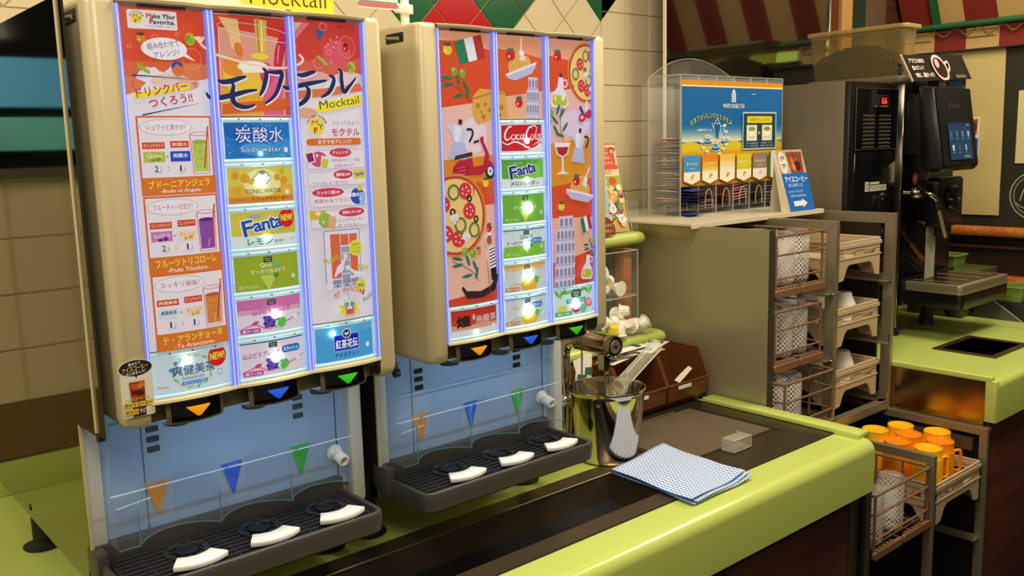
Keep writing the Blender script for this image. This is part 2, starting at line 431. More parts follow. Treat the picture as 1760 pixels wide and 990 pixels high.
# right wall: panelling, ledges, striped valance
XR = 3.9
OLIVE = mat('olive_black_board', (44, 40, 26), 0.5, vary=0.1, scale=5)
mb = MB(); mb.box(XR, XR+0.08, -2.6, 1.96, 1.135, 2.75, OLIVE)
mb.box(XR, XR+0.08, -2.6, 1.96, 0.0, 1.10, mat('deep_brown_panel', (40, 20, 12), 0.45, vary=0.1, scale=4))
struct(mb.build('wall_right', smooth=0))
mb = MB(); mb.prism([(XR-0.05, 1.118)]+[(XR-0.032-0.02*math.sin(rad(a)), 1.115+0.02*math.cos(rad(a))) for a in range(0, 181, 20)][::-1]+[(XR+0.01, 1.095), (XR+0.01, 1.135)], 1, -2.6, 1.95, ORWOOD)
mb.box(XR-0.02, XR+0.01, -2.6, 1.95, 1.045, 1.055, BROWNB)
struct(mb.build('trim_3', smooth=30))
mb = MB(); mb.box(XR-0.06, XR+0.01, -2.6, 1.95, 0.91, 0.936, ORWOOD, 0.008); struct(mb.build('trim_4'))
def stripes(mb, fn, y0, y1, step, cols, n):
    k = 0; y = y1
    while y > y0:
        yy = max(y0, y-step); mb.raw([fn(y, 0), fn(yy, 0), fn(yy, 1), fn(y, 1)], [[0, 1, 2, 3]], cols[k % len(cols)]); y = yy; k += 1
AWR = mat('awning_red', (126, 34, 18), 0.6, vary=0.08, scale=20); AWC = mat('awning_cream', (196, 158, 96), 0.6, vary=0.06, scale=20); AWG = mat('awning_green', (34, 92, 50), 0.5)
aw = thing('awning', 'red and cream striped awning with green rail along the right wall', 'awning', (XR-0.06, 1.0, 1.93))
mb = MB(); stripes(mb, lambda y, t: (XR-0.02-0.30*t, y, 1.945+0.62*t), -1.2, 1.93, 0.128, [AWR, AWC], 0)
mb.raw([(XR-0.035, 1.80, 1.95), (XR-0.035, 1.765, 1.95), (XR-0.33, 1.765, 2.56), (XR-0.33, 1.80, 2.56)], [[0, 1, 2, 3]], AWG)
mb.build('canopy', aw, 0)
mb = MB()
mb.box(XR-0.03, XR-0.005, -1.2, 1.93, 1.842, 1.848, OLIVE)
stripes(mb, lambda y, t: (XR-0.012, y, 1.842+0.09*t), -1.2, 1.93, 0.128, [AWC, AWR], 0)
for k in range(22):
    y = 1.87-k*0.128
    if k % 2 == 0: mb.box(XR-0.02, XR-0.012, y-0.055, y+0.055, 1.895, 1.925, AWC, 0.002)
mb.build('valance', aw, 0)
mb = MB(); mb.cyl((XR-0.05, -1.2, 1.945), (XR-0.05, 1.93, 1.945), 0.012, AWG, 12); mb.build('rail', aw)
mb = MB()
mb.tube(catmull([(XR-0.03, 1.80-i*0.045, 1.905 if i % 2 else 1.935) for i in range(12)], 4), 0.0022, mat('pale_cord', (150, 122, 80), 0.6), 6)
mb.build('cord', aw)
# lime strip light far along the right wall (seen mirrored in the dark window)
lp = MB(); lp.box(XR-0.03, XR, 1.03, 1.29, 1.868, 1.915, mat('lime_light_face', (196, 214, 90), 0.4, emit=1.0)); lp.box(XR-0.034, XR, 1.02, 1.30, 1.86, 1.868, BLACKP)
tag(lp.build('wall_light', smooth=0), 'lime lit strip on the right wall mirrored in the dark window', 'light')

# ================================================================ left counter with its sink
ctr = thing('counter', 'lime green counter with steel sink carrying the two drink dispensers', 'counter', (0.4, 1.4, 0))
SX0, SX1, SY0, SY1 = -0.9, 1.281, 1.075, 1.212
mb = MB()
F = 0.945
def slab(mb, x0, x1, y0, y1, z0=0.80, z1=0.85, m=LIME): mb.box(x0, x1, y0, y1, z0, z1, m)
R0 = 0.026
prof = [(1.0, 0.80), (1.0, 0.735), (F, 0.735)]+[(F+R0-R0*math.cos(rad(a)), 0.85-R0+R0*math.sin(rad(a))) for a in range(0, 91, 10)]+[(SY0-0.038, 0.85), (SY0-0.038, 0.80)]
mb.prism(prof, 0, -1.4, 1.842, LIME)
slab(mb, -1.4, SX0, SY0-0.038, WY); slab(mb, SX0, 1.842, 1.238, WY); slab(mb, 1.284, 1.842, SY0-0.038, 1.2385, 0.80, 0.8495)
slab(mb, SX0, 1.842, SY0-0.038, SY0-0.0001, 0.80, 0.8495); slab(mb, SX0, 1.284, SY1+0.0001, 1.239, 0.80, 0.8495)
mb.build('worktop', ctr, 50)
mb = MB(); mb.box(1.822, 1.868, 0.972, 1.402, 0.846, 0.862, LIME, 0.004); mb.build('end_lip', ctr)
mb = MB(); mb.box(-1.4, 1.86, WY-0.016, WY-0.004, 0.85, 0.917, LIME, 0.002); mb.build('upstand', ctr)
mb = MB()   # rim and basin
mb.box(SX0, 1.41, SY0-0.041, SY0, 0.8495, 0.8515, SINKSTEEL); mb.box(SX0, 1.41, SY1, 1.256, 0.8495, 0.8515, SINKSTEEL); mb.box(SX1, 1.41, SY0, SY1, 0.8495, 0.8515, SINKSTEEL)
z0 = 0.69
mb.raw([(SX0, SY0, 0.8514), (SX1, SY0, 0.8514), (SX1, SY1, 0.8514), (SX0, SY1, 0.8514), (SX0, SY0+.01, z0), (SX1-.012, SY0+.01, z0), (SX1-.012, SY1-.01, z0), (SX0, SY1-.01, z0)],
       [(0, 1, 5, 4), (1, 2, 6, 5), (2, 3, 7, 6), (4, 5, 6, 7)], SINKSTEEL)
mb.tube([(SX0, SY1, 0.8522), (SX1, SY1, 0.8522), (SX1, SY0, 0.8522)], 0.0016, STEEL, 6); mb.box(SX0, 1.45, SY0-0.0445, SY0-0.041, 0.849, 0.8505, DARK)
mb.build('sink', ctr, 30)
DRAIN = mat('wet_drainboard_steel', (88, 74, 56), 0.34, 0.75, vary=0.12, scale=14, bump=0.03)
mb = MB()   # drainboard with a sunken field
mb.box(1.41, 1.822, 1.034, 1.43, 0.8495, 0.8512, DRAIN); mb.box(1.822, 1.8235, 1.034, 1.43, 0.8495, 0.8525, DARK); mb.box(1.41, 1.824, 1.031, 1.034, 0.8495, 0.8515, DARK)
for a, b in (((1.425, 1.145), (1.425, 1.34)), ((1.765, 1.12), (1.765, 1.39))): mb.box(min(a[0], b[0])-.002, max(a[0], b[0])+.002, a[1], b[1], 0.851, 0.8535, SINKSTEEL, 0.0008)
mb.box(1.425, 1.765, 1.142, 1.145, 0.851, 0.8525, DRAIN, 0.0008); mb.box(1.48, 1.70, 1.388, 1.391, 0.851, 0.854, STEEL, 0.0008)
mb.box(1.44, 1.75, 1.15, 1.385, 0.8512, 0.8518, mat('scuffed_tray_grey', (112, 98, 78), 0.5, 0.35, vary=0.16, scale=22))
mb.build('drainboard', ctr, 30)
mb = MB(); mb.box(-1.4, 1.83, 1.0, WY, 0.02, 0.80, DARK)
mb.build('carcass', ctr, 0)
for i, (xa, xb) in enumerate(((-0.2, 0.36), (0.37, 0.93), (0.94, 1.335), (1.345, 1.79))):
    d = MB(); d.box(xa, xb, 0.972, 0.999, 0.05, 0.705, BROWNB, 0.003); d.build('cabinet_door', ctr)
mb = MB(); mb.box(1.80, 1.895, 0.975, 1.02, 0.0, 0.733, STEEL_DK, 0.002); mb.box(1.835, 1.85, 0.965, 0.975, 0.0, 0.733, BLACKP); mb.build('end_post', ctr, 0)

# ================================================================ right counter
rc = thing('counter', 'lime green counter end on the right carrying the black coffee machine', 'counter', (3.1, 1.4, 0))
mb = MB()
prof = [(1.0, 0.80), (1.0, 0.735), (0.955, 0.735)]+[(0.955+0.02-0.02*math.cos(rad(a)), 0.85-0.02+0.02*math.sin(rad(a))) for a in range(0, 91, 15)]+[(1.03, 0.85), (1.03, 0.80)]
mb.prism(prof, 0, 2.515, 3.83, LIME)
HX0, HX1, HY0, HY1 = 2.80, 3.02, 1.085, 1.235
slab(mb, 2.515, HX0, 1.03, WY-0.03); slab(mb, HX1, 3.83, 1.03, WY-0.03); slab(mb, HX0, HX1, 1.03, HY0); slab(mb, HX0, HX1, HY1, WY-0.03)
mb.build('worktop', rc, 50)
mb = MB(); mb.box(2.511, 2.53, 0.968, 1.9, 0.846, 0.861, LIME, 0.003); mb.box(2.511, 2.53, 0.956, 0.985, 0.735, 0.85, LIME, 0.003); mb.build('end_lip', rc)
mb = MB(); mb.box(2.511, 2.516, 0.985, 1.9, 0.70, 0.846, mat('shiny_side_sheet', (170, 150, 112), .2, 1.0, bump=.04, scale=9)); mb.box(2.5105, 2.516, 0.965, 1.9, 0.712, 0.722, STEEL, 0.001); mb.build('side_sheet', rc, 0)
mb = MB()
RIM = mat('brown_steel_rim', (110, 90, 66), 0.35, 0.8)
for a in ((HX0-.02, HX1+.02, HY0-.02, HY0), (HX0-.02, HX1+.02, HY1, HY1+.02), (HX0-.02, HX0, HY0, HY1), (HX1, HX1+.02, HY0, HY1)): mb.box(*a, 0.849, 0.854, RIM, 0.001)
mb.raw([(HX0, HY0, .851), (HX1, HY0, .851), (HX1, HY1, .851), (HX0, HY1, .851), (HX0, HY0, .66), (HX1, HY0, .66), (HX1, HY1, .66), (HX0, HY1, .66)], [(0, 1, 5, 4), (1, 2, 6, 5), (2, 3, 7, 6), (3, 0, 4, 7), (4, 5, 6, 7)], DARK)
mb.build('waste_chute', rc, 0)
mb = MB(); mb.box(2.517, 3.83, 1.0, WY-0.03, 0.02, 0.80, DARK); mb.build('carcass', rc, 0)
mb = MB(); mb.box(2.53, 3.2, 0.975, 0.999, 0.05, 0.73, BROWNB, 0.003); mb.build('cabinet_door', rc)
mb = MB(); mb.box(3.21, 3.82, 0.975, 0.999, 0.05, 0.73, BROWNB, 0.003); mb.build('cabinet_door', rc)
# ================================================================ printed artwork of the two dispensers
LIT = 0.58
WHITE = 'e6dfe8'; ORG = 'd9632e'; RED = 'd8482e'; NAVY = '1c2a5c'; MAG = 'b8325e'
def tomato(a, x, y, r, c='cc2433', leaf='2c7a4a'):
    a.ell(x, y, r, r*1.02, c); a.ell(x-r*.4, y+r*.25, r*.2, r*.25, 'f2d8d8')
    for k in (-70, -20, 30, 75): a.ell(x+r*.5*math.sin(rad(k)), y-r*.85-r*.25*math.cos(rad(k)), r*.18, r*.48, leaf, k)
def citrus(a, x, y, r): tomato(a, x, y, r, 'e6c62a', '3a5a30')
def olive(a, x, y, s=1.0, fl=1, rot=0):
    c, n = math.cos(rad(rot)), math.sin(rad(rot)); P = lambda u, v: (x+s*(fl*u*c-v*n), y+s*(fl*u*n+v*c))
    a.curve([P(-20, -6), P(-4, 0), P(10, 8), P(20, 19)], 1.0*s, '4a5a3c')
    for u, v, r in ((-13, -9, 8), (-12, -1, -10), (2, -7, 70), (13, 0, 62), (2, 12, -12), (16, 9, 100)):
        a.ell(*P(u, v), 7.5*s, 2.1*s, '2f6f55', fl*r+rot)
    for u, v in ((-3, -17), (9, -15)): a.ell(*P(u, v), 4.6*s, 5.6*s, '7fa23a'); a.ell(*P(u-1, v-2), 1.4*s, 1.8*s, 'b8cf78')
def pizza(a, x, y, r):
    a.ell(x, y, r, r*1.08, 'd8863c'); a.ell(x, y, r*.94, r*1.02, 'b8402c'); a.ell(x, y, r*.87, r*.95, 'e9c57c')
    for u, v in ((-.35, -.3), (.42, -.1), (-.3, .45), (.05, .6), (.3, -.62)):
        a.ell(x+u*r, y+v*r, r*.2, r*.22, 'cf3840')
        for k in range(5): a.ell(x+u*r+r*.1*math.cos(k*1.26), y+v*r+r*.1*math.sin(k*1.26), r*.025, r*.03, 'eec9b4')
    for u, v in ((-.05, -.6), (.12, .25), (-.62, .05), (.55, .4)): a.ring(x+u*r, y+v*r, r*.15, r*.18, r*.06, '5a7a3a')
    for u, v in ((.42, -.42), (.62, .12), (-.1, -.1)): a.ring(x+u*r, y+v*r, r*.06, r*.07, r*.05, '2a2426')
    for u, v in ((-.05, .05), (.28, .55)): a.ell(x+u*r, y+v*r, r*.13, r*.1, 'e4ddd8'); a.rect(x+u*r-r*.04, y+v*r, x+u*r+r*.04, y+v*r+r*.17, 'd8d0cc')
def flag(a, x, y, w, h, rot):
    c, s = math.cos(rad(rot)), math.sin(rad(rot)); P = lambda u, v: (x+u*c-v*s, y+u*s+v*c)
    for k, col in enumerate(('2c7a55', 'e6e4ec', 'b8352c')): a.poly([P(w*(k/3-.5), -h/2), P(w*((k+1)/3-.5), -h/2), P(w*((k+1)/3-.5), h/2), P(w*(k/3-.5), h/2)], col)
def tower(a, x, y0, y1, w, rows, lean=0.0):
    h = (y1-y0)/rows
    for k in range(rows):
        yy = y0+k*h; ww = w*(.72 if k == 0 else .92+.02*k); xx = x-lean*k
        a.rect(xx-ww/2, yy, xx+ww/2, yy+h*.97, 'cfcbe0'); a.rect(xx-ww/2-w*.04, yy+h*.82, xx+ww/2+w*.04, yy+h, 'b6b1cc')
        n = 3 if k == 0 else 5
        for i in range(n):
            u = xx-ww/2+ww*(i+.5)/n; b = ww/n*.33; a.rect(u-b, yy+h*.3, u+b, yy+h*.78, '8f88a8'); a.ell(u, yy+h*.3, b, h*.14, '8f88a8')
def bottle(a, x, y, s, rot=0):
    c, n = math.cos(rad(rot)), math.sin(rad(rot)); P = lambda u, v: (x+s*(u*c-v*n), y+s*(u*n+v*c))
    a.poly([P(-4, -20), P(4, -20), P(5, -6), P(13, 4), P(16, 16), P(12, 22), P(-12, 22), P(-16, 16), P(-13, 4), P(-5, -6)], 'e2dfea')
    a.poly([P(-12, 5), P(12, 5), P(13, 15), P(10, 19), P(-10, 19), P(-13, 15)], 'b9bd2a'); a.ell(*P(-8, 10), 2*s, 4*s, 'dfe08a')
    a.rect(*P(-3, -25), *P(3, -20), '5a4038'); a.ring(*P(8, -12), 4*s, 5*s, 2*s, 'e2dfea')
def moka(a, x, y, s, fl=1):
    P = lambda u, v: (x+s*u*fl, y+s*v)
    a.poly([P(-22, -16), P(-10, -16), P(12, -8), P(4, 8), P(-10, 6), P(-14, -6)], 'c9cbe6'); a.poly([P(-12, 5), P(6, 8), P(9, 30), P(-20, 26)], 'b4b8dc')
    a.poly([P(-10, -16), P(2, -12), P(-4, 7), P(-10, 6)], 'e0e1f2'); a.poly([P(-3, -22), P(3, -22), P(2, -15), P(-3, -16)], '2a2530')
    a.curve([P(9, -9), P(17, -9), P(19, -3), P(13, 7)], 3.2*s, '2a2530')
def pasta(a, x, y, s, rot=-18):
    c, n = math.cos(rad(rot)), math.sin(rad(rot)); P = lambda u, v: (x+s*(u*c-v*n), y+s*(u*n+v*c))
    for u, v, r in ((-10, -8, 13), (9, -7, 12), (0, -15, 12)):
        for k, col in ((1, 'e8bb6a'), (.8, 'c98f44'), (.66, 'e8bb6a'), (.48, 'c98f44'), (.34, 'e8bb6a'), (.16, 'c98f44')): a.ell(*P(u, v), r*k*s, r*k*s, col)
    a.poly([P(-30, -3), P(32, -3), P(31, 2), P(18, 10), P(-18, 10), P(-30, 3)], 'bdb8da'); a.line([P(-31, -2), P(33, -2)], 3.2*s, 'e6e2f0')
    a.line([P(6, -24), P(14, -44)], 2.6*s, 'efe9f2')
    a.poly([P(1, -14), P(10, -12), P(12, -26), P(4, -28)], 'efe9f2')
    for k in (3.2, 6.2): a.line([P(k, -13), P(k+1.4, -21)], .8*s, 'd8863c')
def wine(a, x, y, s):
    a.poly([(x-14*s, y-24*s), (x+14*s, y-24*s), (x+10*s, y-8*s), (x, y-3*s), (x-10*s, y-8*s)], 'eae4ee'); a.poly([(x-11*s, y-18*s), (x+11*s, y-18*s), (x+8*s, y-9*s), (x, y-5*s), (x-8*s, y-9*s)], 'b02a38')
    a.rect(x-1.4*s, y-5*s, x+1.4*s, y+18*s, 'eae4ee'); a.poly([(x-11*s, y+20*s), (x+11*s, y+20*s), (x, y+15*s)], 'eae4ee')
def cheese(a, x, y, s):
    a.poly([(x-22*s, y+8*s), (x-20*s, y-8*s), (x-8*s, y-18*s), (x+28*s, y-17*s), (x+32*s, y+16*s), (x-12*s, y+28*s), (x-19*s, y+22*s)], 'd9a54a')
    a.line([(x-20*s, y-5*s), (x+29*s, y-16*s)], 2.2*s, 'b87a34')
    for u, v, r in ((-12, 4, 3.4), (2, 2, 2.6), (-6, 12, 1.8), (-2, 18, 3.4), (10, 9, 3), (22, 4, 3.2), (20, 14, 2)): a.ell(x+u*s, y+v*s, r*s, r*s*1.1, 'b87a34')
def scooter(a, x, y, s):
    P = lambda u, v: (x+s*u, y+s*v)
    for u, v in ((-18, 22), (26, 10)): a.ell(*P(u, v), 9*s, 9.5*s, '2a2630'); a.ell(*P(u, v), 5.2*s, 5.6*s, 'd8d4e0'); a.ell(*P(u, v), 1.6*s, 1.6*s, '55505c')
    a.poly([P(-32, 4), P(-24, -4), P(-4, -7), P(-2, 4), P(14, 2), P(18, -12), P(10, -26), P(15, -27), P(25, -10), P(22, 6), P(10, 14), P(-14, 14), P(-33, 16)], 'b8283a')
    a.ell(*P(-20, 8), 12*s, 9*s, 'a82236', -15); a.poly([P(16, 2), P(20, -6), P(33, 2), P(30, 6)], 'b8283a')
    a.poly([P(-30, -5), P(-28, -10), P(-4, -14), P(-3, -9)], '3a343c'); a.line([P(8, -27), P(-1, -25)], 3*s, '3a343c'); a.poly([P(9, -30), P(15, -33), P(16, -26), P(10, -25)], 'b8283a')
    for k in range(3): a.line([P(-26, 5+k*4), P(-14, 3+k*4)], .9*s, 'd86a70')
def brush(a, du):
    """the big brushed katakana word that runs over the three columns"""
    st = [[(3, 78), (7, 81), (18, 80), (30, 76), (38, 74)], [(-16, 94), (-11, 100), (3, 100), (22, 96), (37, 92), (51, 90)], [(19, 81), (21, 86), (19, 95), (20, 105), (27, 110), (37, 111), (47, 108)],
          [(60, 63), (65, 68), (63, 78), (59, 89), (54, 97)], [(65, 68), (77, 68), (87, 68), (84, 80), (75, 96), (60, 107)],
          [(107, 69), (116, 70), (126, 67), (134, 65)], [(87, 84), (95, 87), (112, 83), (132, 79), (149, 76)], [(119, 84), (123, 89), (120, 99), (110, 107), (96, 112)],
          [(152, 69), (159, 73), (157, 82), (150, 92), (139, 98)], [(166, 61), (171, 64), (171, 77), (174, 90), (183, 83), (195, 71)]]
    for p in st: a.curve([(u+du+1.2, v+1.5) for u, v in p], 7.4, 'ece2ee', taper=True)
    for p in st: a.curve([(u+du, v) for u, v in p], 6.2, NAVY, taper=True)
def swoosh(a, du): a.curve([(u+du, v) for u, v in [(-13, 29), (-18, 37), (-10, 43), (4, 49), (40, 58), (71, 62), (97, 61), (113, 56), (118, 50), (113, 44)]], 3.0, 'f0d4c8')
def mfy(a, x, y, r):
    a.ell(x, y, r, r, 'f0d84a'); a.txt('M', x-.25*r, y-.42*r, .75*r, .62*r, 'd8702c', 1); a.txt('Y', x+.5*r, y+.05*r, .6*r, .62*r, '2c7a5a', 1); a.txt('F', x-.15*r, y+.5*r, .45*r, .62*r, 'b8242c', 1.4)
    s = 'Make Your Favorite.'
    for i, ch in enumerate(s):
        if ch == ' ': continue
        t = rad(-160+140*i/(len(s)-1)); a.txt(ch, x+1.2*r*math.cos(t), y+1.2*r*math.sin(t), .17*r, .24*r, '2a2a2a', 1, rot=math.degrees(t)+90)
def grapes(a, x, y, s, c, n=3, up=False):
    for i in range(n):
        for k in range(n-i): a.ell(x+(k-(n-1-i)/2)*2.1*s, y+(i*1.9)*s, 1.25*s, 1.25*s, c)
def glassdrink(a, x, y, w, h, liq, deep):
    a.poly([(x-w/2, y), (x+w/2, y), (x+w*.42, y+h), (x-w*.42, y+h)], 'ead9e6'); a.line([(x-w/2, y), (x-w*.42, y+h), (x+w*.42, y+h), (x+w/2, y)], 1.0, 'c8607a')
    a.poly([(x-w*.42, y+h*.2), (x+w*.42, y+h*.2), (x+w*.37, y+h*.95), (x-w*.37, y+h*.95)], liq); a.ell(x, y+h*.2, w*.42, h*.05, deep); a.ring(x, y, w/2, h*.045, .7, 'c8607a')
    for u, v, q in ((-.12, .34, 14), (.14, .52, -18), (-.1, .72, 24)):
        c, n = math.cos(rad(q)), math.sin(rad(q)); b = w*.17
        a.line([(x+u*w+b*(i*c-j*n), y+v*h+b*(i*n+j*c)) for i, j in ((-1, -1), (1, -1), (1, 1), (-1, 1))], .35, '5a5560', True)
    a.line([(x+w*.5, y-h*.19), (x+w*.16, y+h*.86)], 1.9, 'c8402e')
    for k in range(4): a.ring(x+w*(.1-.03*k), y+h*(.7+.06*k), .8, .8, .3, 'f0e6e0')
def tagbox(a, x, y, w, h, c, t, tc='f2e2b8'): a.rect(x-w/2, y-h/2, x+w/2, y+h/2, c); a.txt(t, x, y, w*.86, h*.55, tc, .6)
def recipe(a, y0, hook, lab1, lab2, mini1, mini2, n1, n2, title, roman, liq, deep):
    a.rect(8, y0, 97, y0+92, ORG); a.rect(10, y0+2, 95, y0+90, 'e8dfe4')
    a.ell(41, y0+13, 30, 9.6, 'c8907c'); a.ell(41, y0+13, 29.4, 9.0, 'ece4ec'); a.poly([(44, y0+20), (50, y0+20), (50, y0+26)], 'e0cfd0'); a.txt(hook, 41, y0+13, 46, 7, MAG)
    tagbox(a, 25, y0+34, 25, 7.6, 'd8442c', lab1); tagbox(a, 55, y0+33, 22, 7.6, 'd23a2e', lab2)
    for (cx, mini) in ((25, mini1), (55, mini2)):
        bg, tx, tc, extra = mini; a.rect(cx-12, y0+41, cx+12, y0+53, bg)
        if tx: a.txt(tx, cx, y0+46, 18, 5, tc, .6)
        if extra: a.ell(cx+4, y0+50, 3, 2.2, extra); a.ell(cx-2, y0+51, 2.4, 1.8, extra)
    a.txt('+', 39.5, y0+47, 3, 3, '333333'); a.txt(':', 40, y0+61, 1, 4.5, '333344', .5)
    for cx, n in ((26, n1), (54, n2)): a.ell(cx+3, y0+62, 3.4, 3.8, 'a8b0dc'); a.ell(cx+1.8, y0+61.4, 3.2, 3.8, 'e8dfe6'); a.txt(n, cx, y0+61, 1.8 if n == '1' else 4, 7, '2a3050', .6)
    glassdrink(a, 80, y0+21, 24, 47, liq, deep)
    a.rect(8, y0+71, 97, y0+92, 'd8742c'); a.txt(title, 52, y0+78.5, 74, 9, 'f2cf4a', .9, rot=-1.5); a.txt(roman, 53, y0+87.6, 50, 5, 'f4e6e0', .6, shear=.15)

def art_mocktail_left():
    a = Art(100, 399, WHITE, LIT); a.rect(0, 0, 100, 62, 'da4a2c')
    a.poly([(0, 60)]+[(i*5, 62+6*math.sin(i*.9)+(22 if i < 3 else 10 if i < 7 else 4)) for i in range(21)]+[(100, 60)], 'd9643c'); a.poly([(0, 76), (0, 99), (14, 94), (24, 84), (10, 78)], 'dc7c50')
    a.ell(62, 84, 26, 9, 'e0b0a0'); a.ell(85, 70, 20, 10, 'dc7a50'); a.ell(45, 82, 16, 8, 'e8c8c0')
    for x, y, r in ((38, 33, 3.4), (9, 44, 2), (46, 76, 4), (64, 28, 2), (80, 55, 12)): a.ring(x, y, r, r, .5, 'eaa48c')
    a.rr(9.5, 3, 65, 24, 2, 'ece4e8'); mfy(a, 19.5, 12.5, 6.2)
    for i, (t, y) in enumerate((('Make Your', 9.2), ('Favorite.', 15.6))): a.txt(t, 46.5+i*1.5, y, 33 if i == 0 else 29, 5, '2a2428', 1.3)
    a.txt('M', 32.3, 9.0, 5, 5.6, 'd8602c', 1.2); a.txt('Y', 53, 9.0, 4.4, 5.6, '2c7a5a', 1.2); a.txt('F', 35.3, 15.4, 4, 5.6, 'b8243c', 1.4)
    a.txt('「じぶん好み発見」を楽しもう！', 46, 20.8, 36, 2.2, '555058')
    tomato(a, 22, 35, 5, 'd8802c', '2a3a2c'); a.ell(79, 33, 6.4, 7.4, 'a9b82c')
    for k in range(4): a.line([(73.5+k*2, 28+k), (77+k*2, 38)], .5, '4a6a24'); a.line([(80-k*2, 27+k*1.5), (73.5, 35+k*.8)], .5, '4a6a24')
    a.ell(47.5, 45.5, 26.5, 12.6, 'ece6f0'); a.poly([(66, 52), (72, 49.5), (84, 58.5)], 'ece6f0'); a.txt('組み合わせて', 46, 41, 37, 7.4, '2a3050', .3, rot=-9); a.txt('アレンジ！', 49, 51, 30, 6.6, '2a3050', .3, rot=-9)
    a.ell(61, 69, 7.5, 7, 'd8703c'); a.ell(56.5, 63, 5, 2, '2a4ab0', -55); a.ell(63, 62, 5, 1.9, '2a4ab0', 35)
    for i in range(4):
        for k in range(3): a.ell(17+i*3.2, 64+i*2.2+k*2-i*.3*k, 1.7, 1.5, '9ab03c')
    a.line([(9, 76), (86, 80)], [1.6, .3], NAVY); a.line([(16, 121), (84, 107)], [1.6, .3], NAVY)
    a.poly([(9, 96), (73, 84), (73, 91), (9, 103)], 'f0dc3c'); a.txt('ドリンクバー', 41, 91.5, 60, 10.5, MAG, .7, rot=-9); a.txt('で', 80, 86, 7, 6.4, MAG, .7, rot=-9); a.txt('つくろう!!', 50, 104, 52, 10.5, MAG, .7, rot=-9)
    swoosh(a, 110); a.poly([(83, 30), (93, 28.5), (91, 38)], 'f0d4c8'); brush(a, 110)
    recipe(a, 122, 'シュワっと爽やか！', 'ミニッツメイド', '炭酸水', ('b4c04a', 'Qoo', 'e8ecd0', '7a9a2c'), ('2848c0', '炭酸水', 'e8f0ff', None), '2', '1', 'ブドーニアンジェラ', '-Budo ni Angela-', 'b8c850', '9ab03c')
    recipe(a, 215, 'フルーティーな甘さ！', 'ミニッツメイド', 'ミニッツメイド', ('c878b0', '山ぶどう', 'f4e0f0', '5a2a78'), ('ead8c8', 'オレンジ', 'd8883c', 'e0a040'), '2', '1', 'フルーツトリコローレ', '-Fruits Tricolore-', '8a4aa8', '5c2a80')
    recipe(a, 307, 'スッキリ後味！', '爽健美茶', 'ミニッツメイド', ('d4dce8', '爽健美茶', '44507a', None), ('ead8c8', 'オレンジ', 'd8883c', 'e0a040'), '1', '1', 'テ・アランチョーネ', '-Te Arancione-', 'd8843c', 'b85c2c')
    return a
def art_mocktail_mid():
    a = Art(98, 122, 'd8472a', LIT); a.ell(60, 20, 60, 24, 'cf3c28'); a.rect(0, 96, 98, 122, 'd8582c')
    a.poly([(8, 16), (96, 26), (90, 122), (6, 122)], 'dc9a84'); a.poly([(9, 66), (40, 60), (62, 64), (60, 122), (7, 122)], 'e2a82e'); a.ell(36, 76, 26, 22, 'ecc040'); a.ell(24, 62, 14, 12, 'e48c2c')
    a.poly([(60, 62), (90, 58), (86, 122), (58, 122)], 'd8648c'); a.ell(66, 70, 10, 14, 'd04878'); a.ell(48, 62, 20, 7, 'f2ead8'); a.ell(56, 64, 12, 5, 'f6f0f0')
    a.poly([(9, 4), (32, 6), (34, 30), (32, 48), (22, 40), (20, 24)], 'ecc07a'); a.ell(31, 42, 5, 9, 'e0762c', -15)
    a.poly([(53, 4), (70, 5), (67, 46), (54, 44)], 'd8b050'); a.line([(57, 5), (57, 44)], 1.4, '8a6a2c'); a.line([(63, 5), (61, 44)], 1.8, 'f0e0a0'); a.ell(58, 49, 12, 4, 'e8d040')
    a.poly([(93, 6), (98, 6), (98, 30), (88, 60), (76, 62), (79, 42)], 'c82a48'); a.line([(86, 34), (82, 56)], 1.6, 'e890a0')
    a.line([(8, 16), (5, 120)], .7, 'f0d8d0'); a.ring(60, 20, 54, 8, .6, 'f2d8d4', 7); a.poly([(0, 108), (98, 99), (98, 113), (0, 120)], 'd8642c')
    a.poly([(30, 58), (62, 62), (62, 68), (34, 70)], 'f2ecd8'); swoosh(a, 0); brush(a, 0); a.frame(0.6, .6, 97.4, 121.4, 1, 'e6cfcf')
    return a
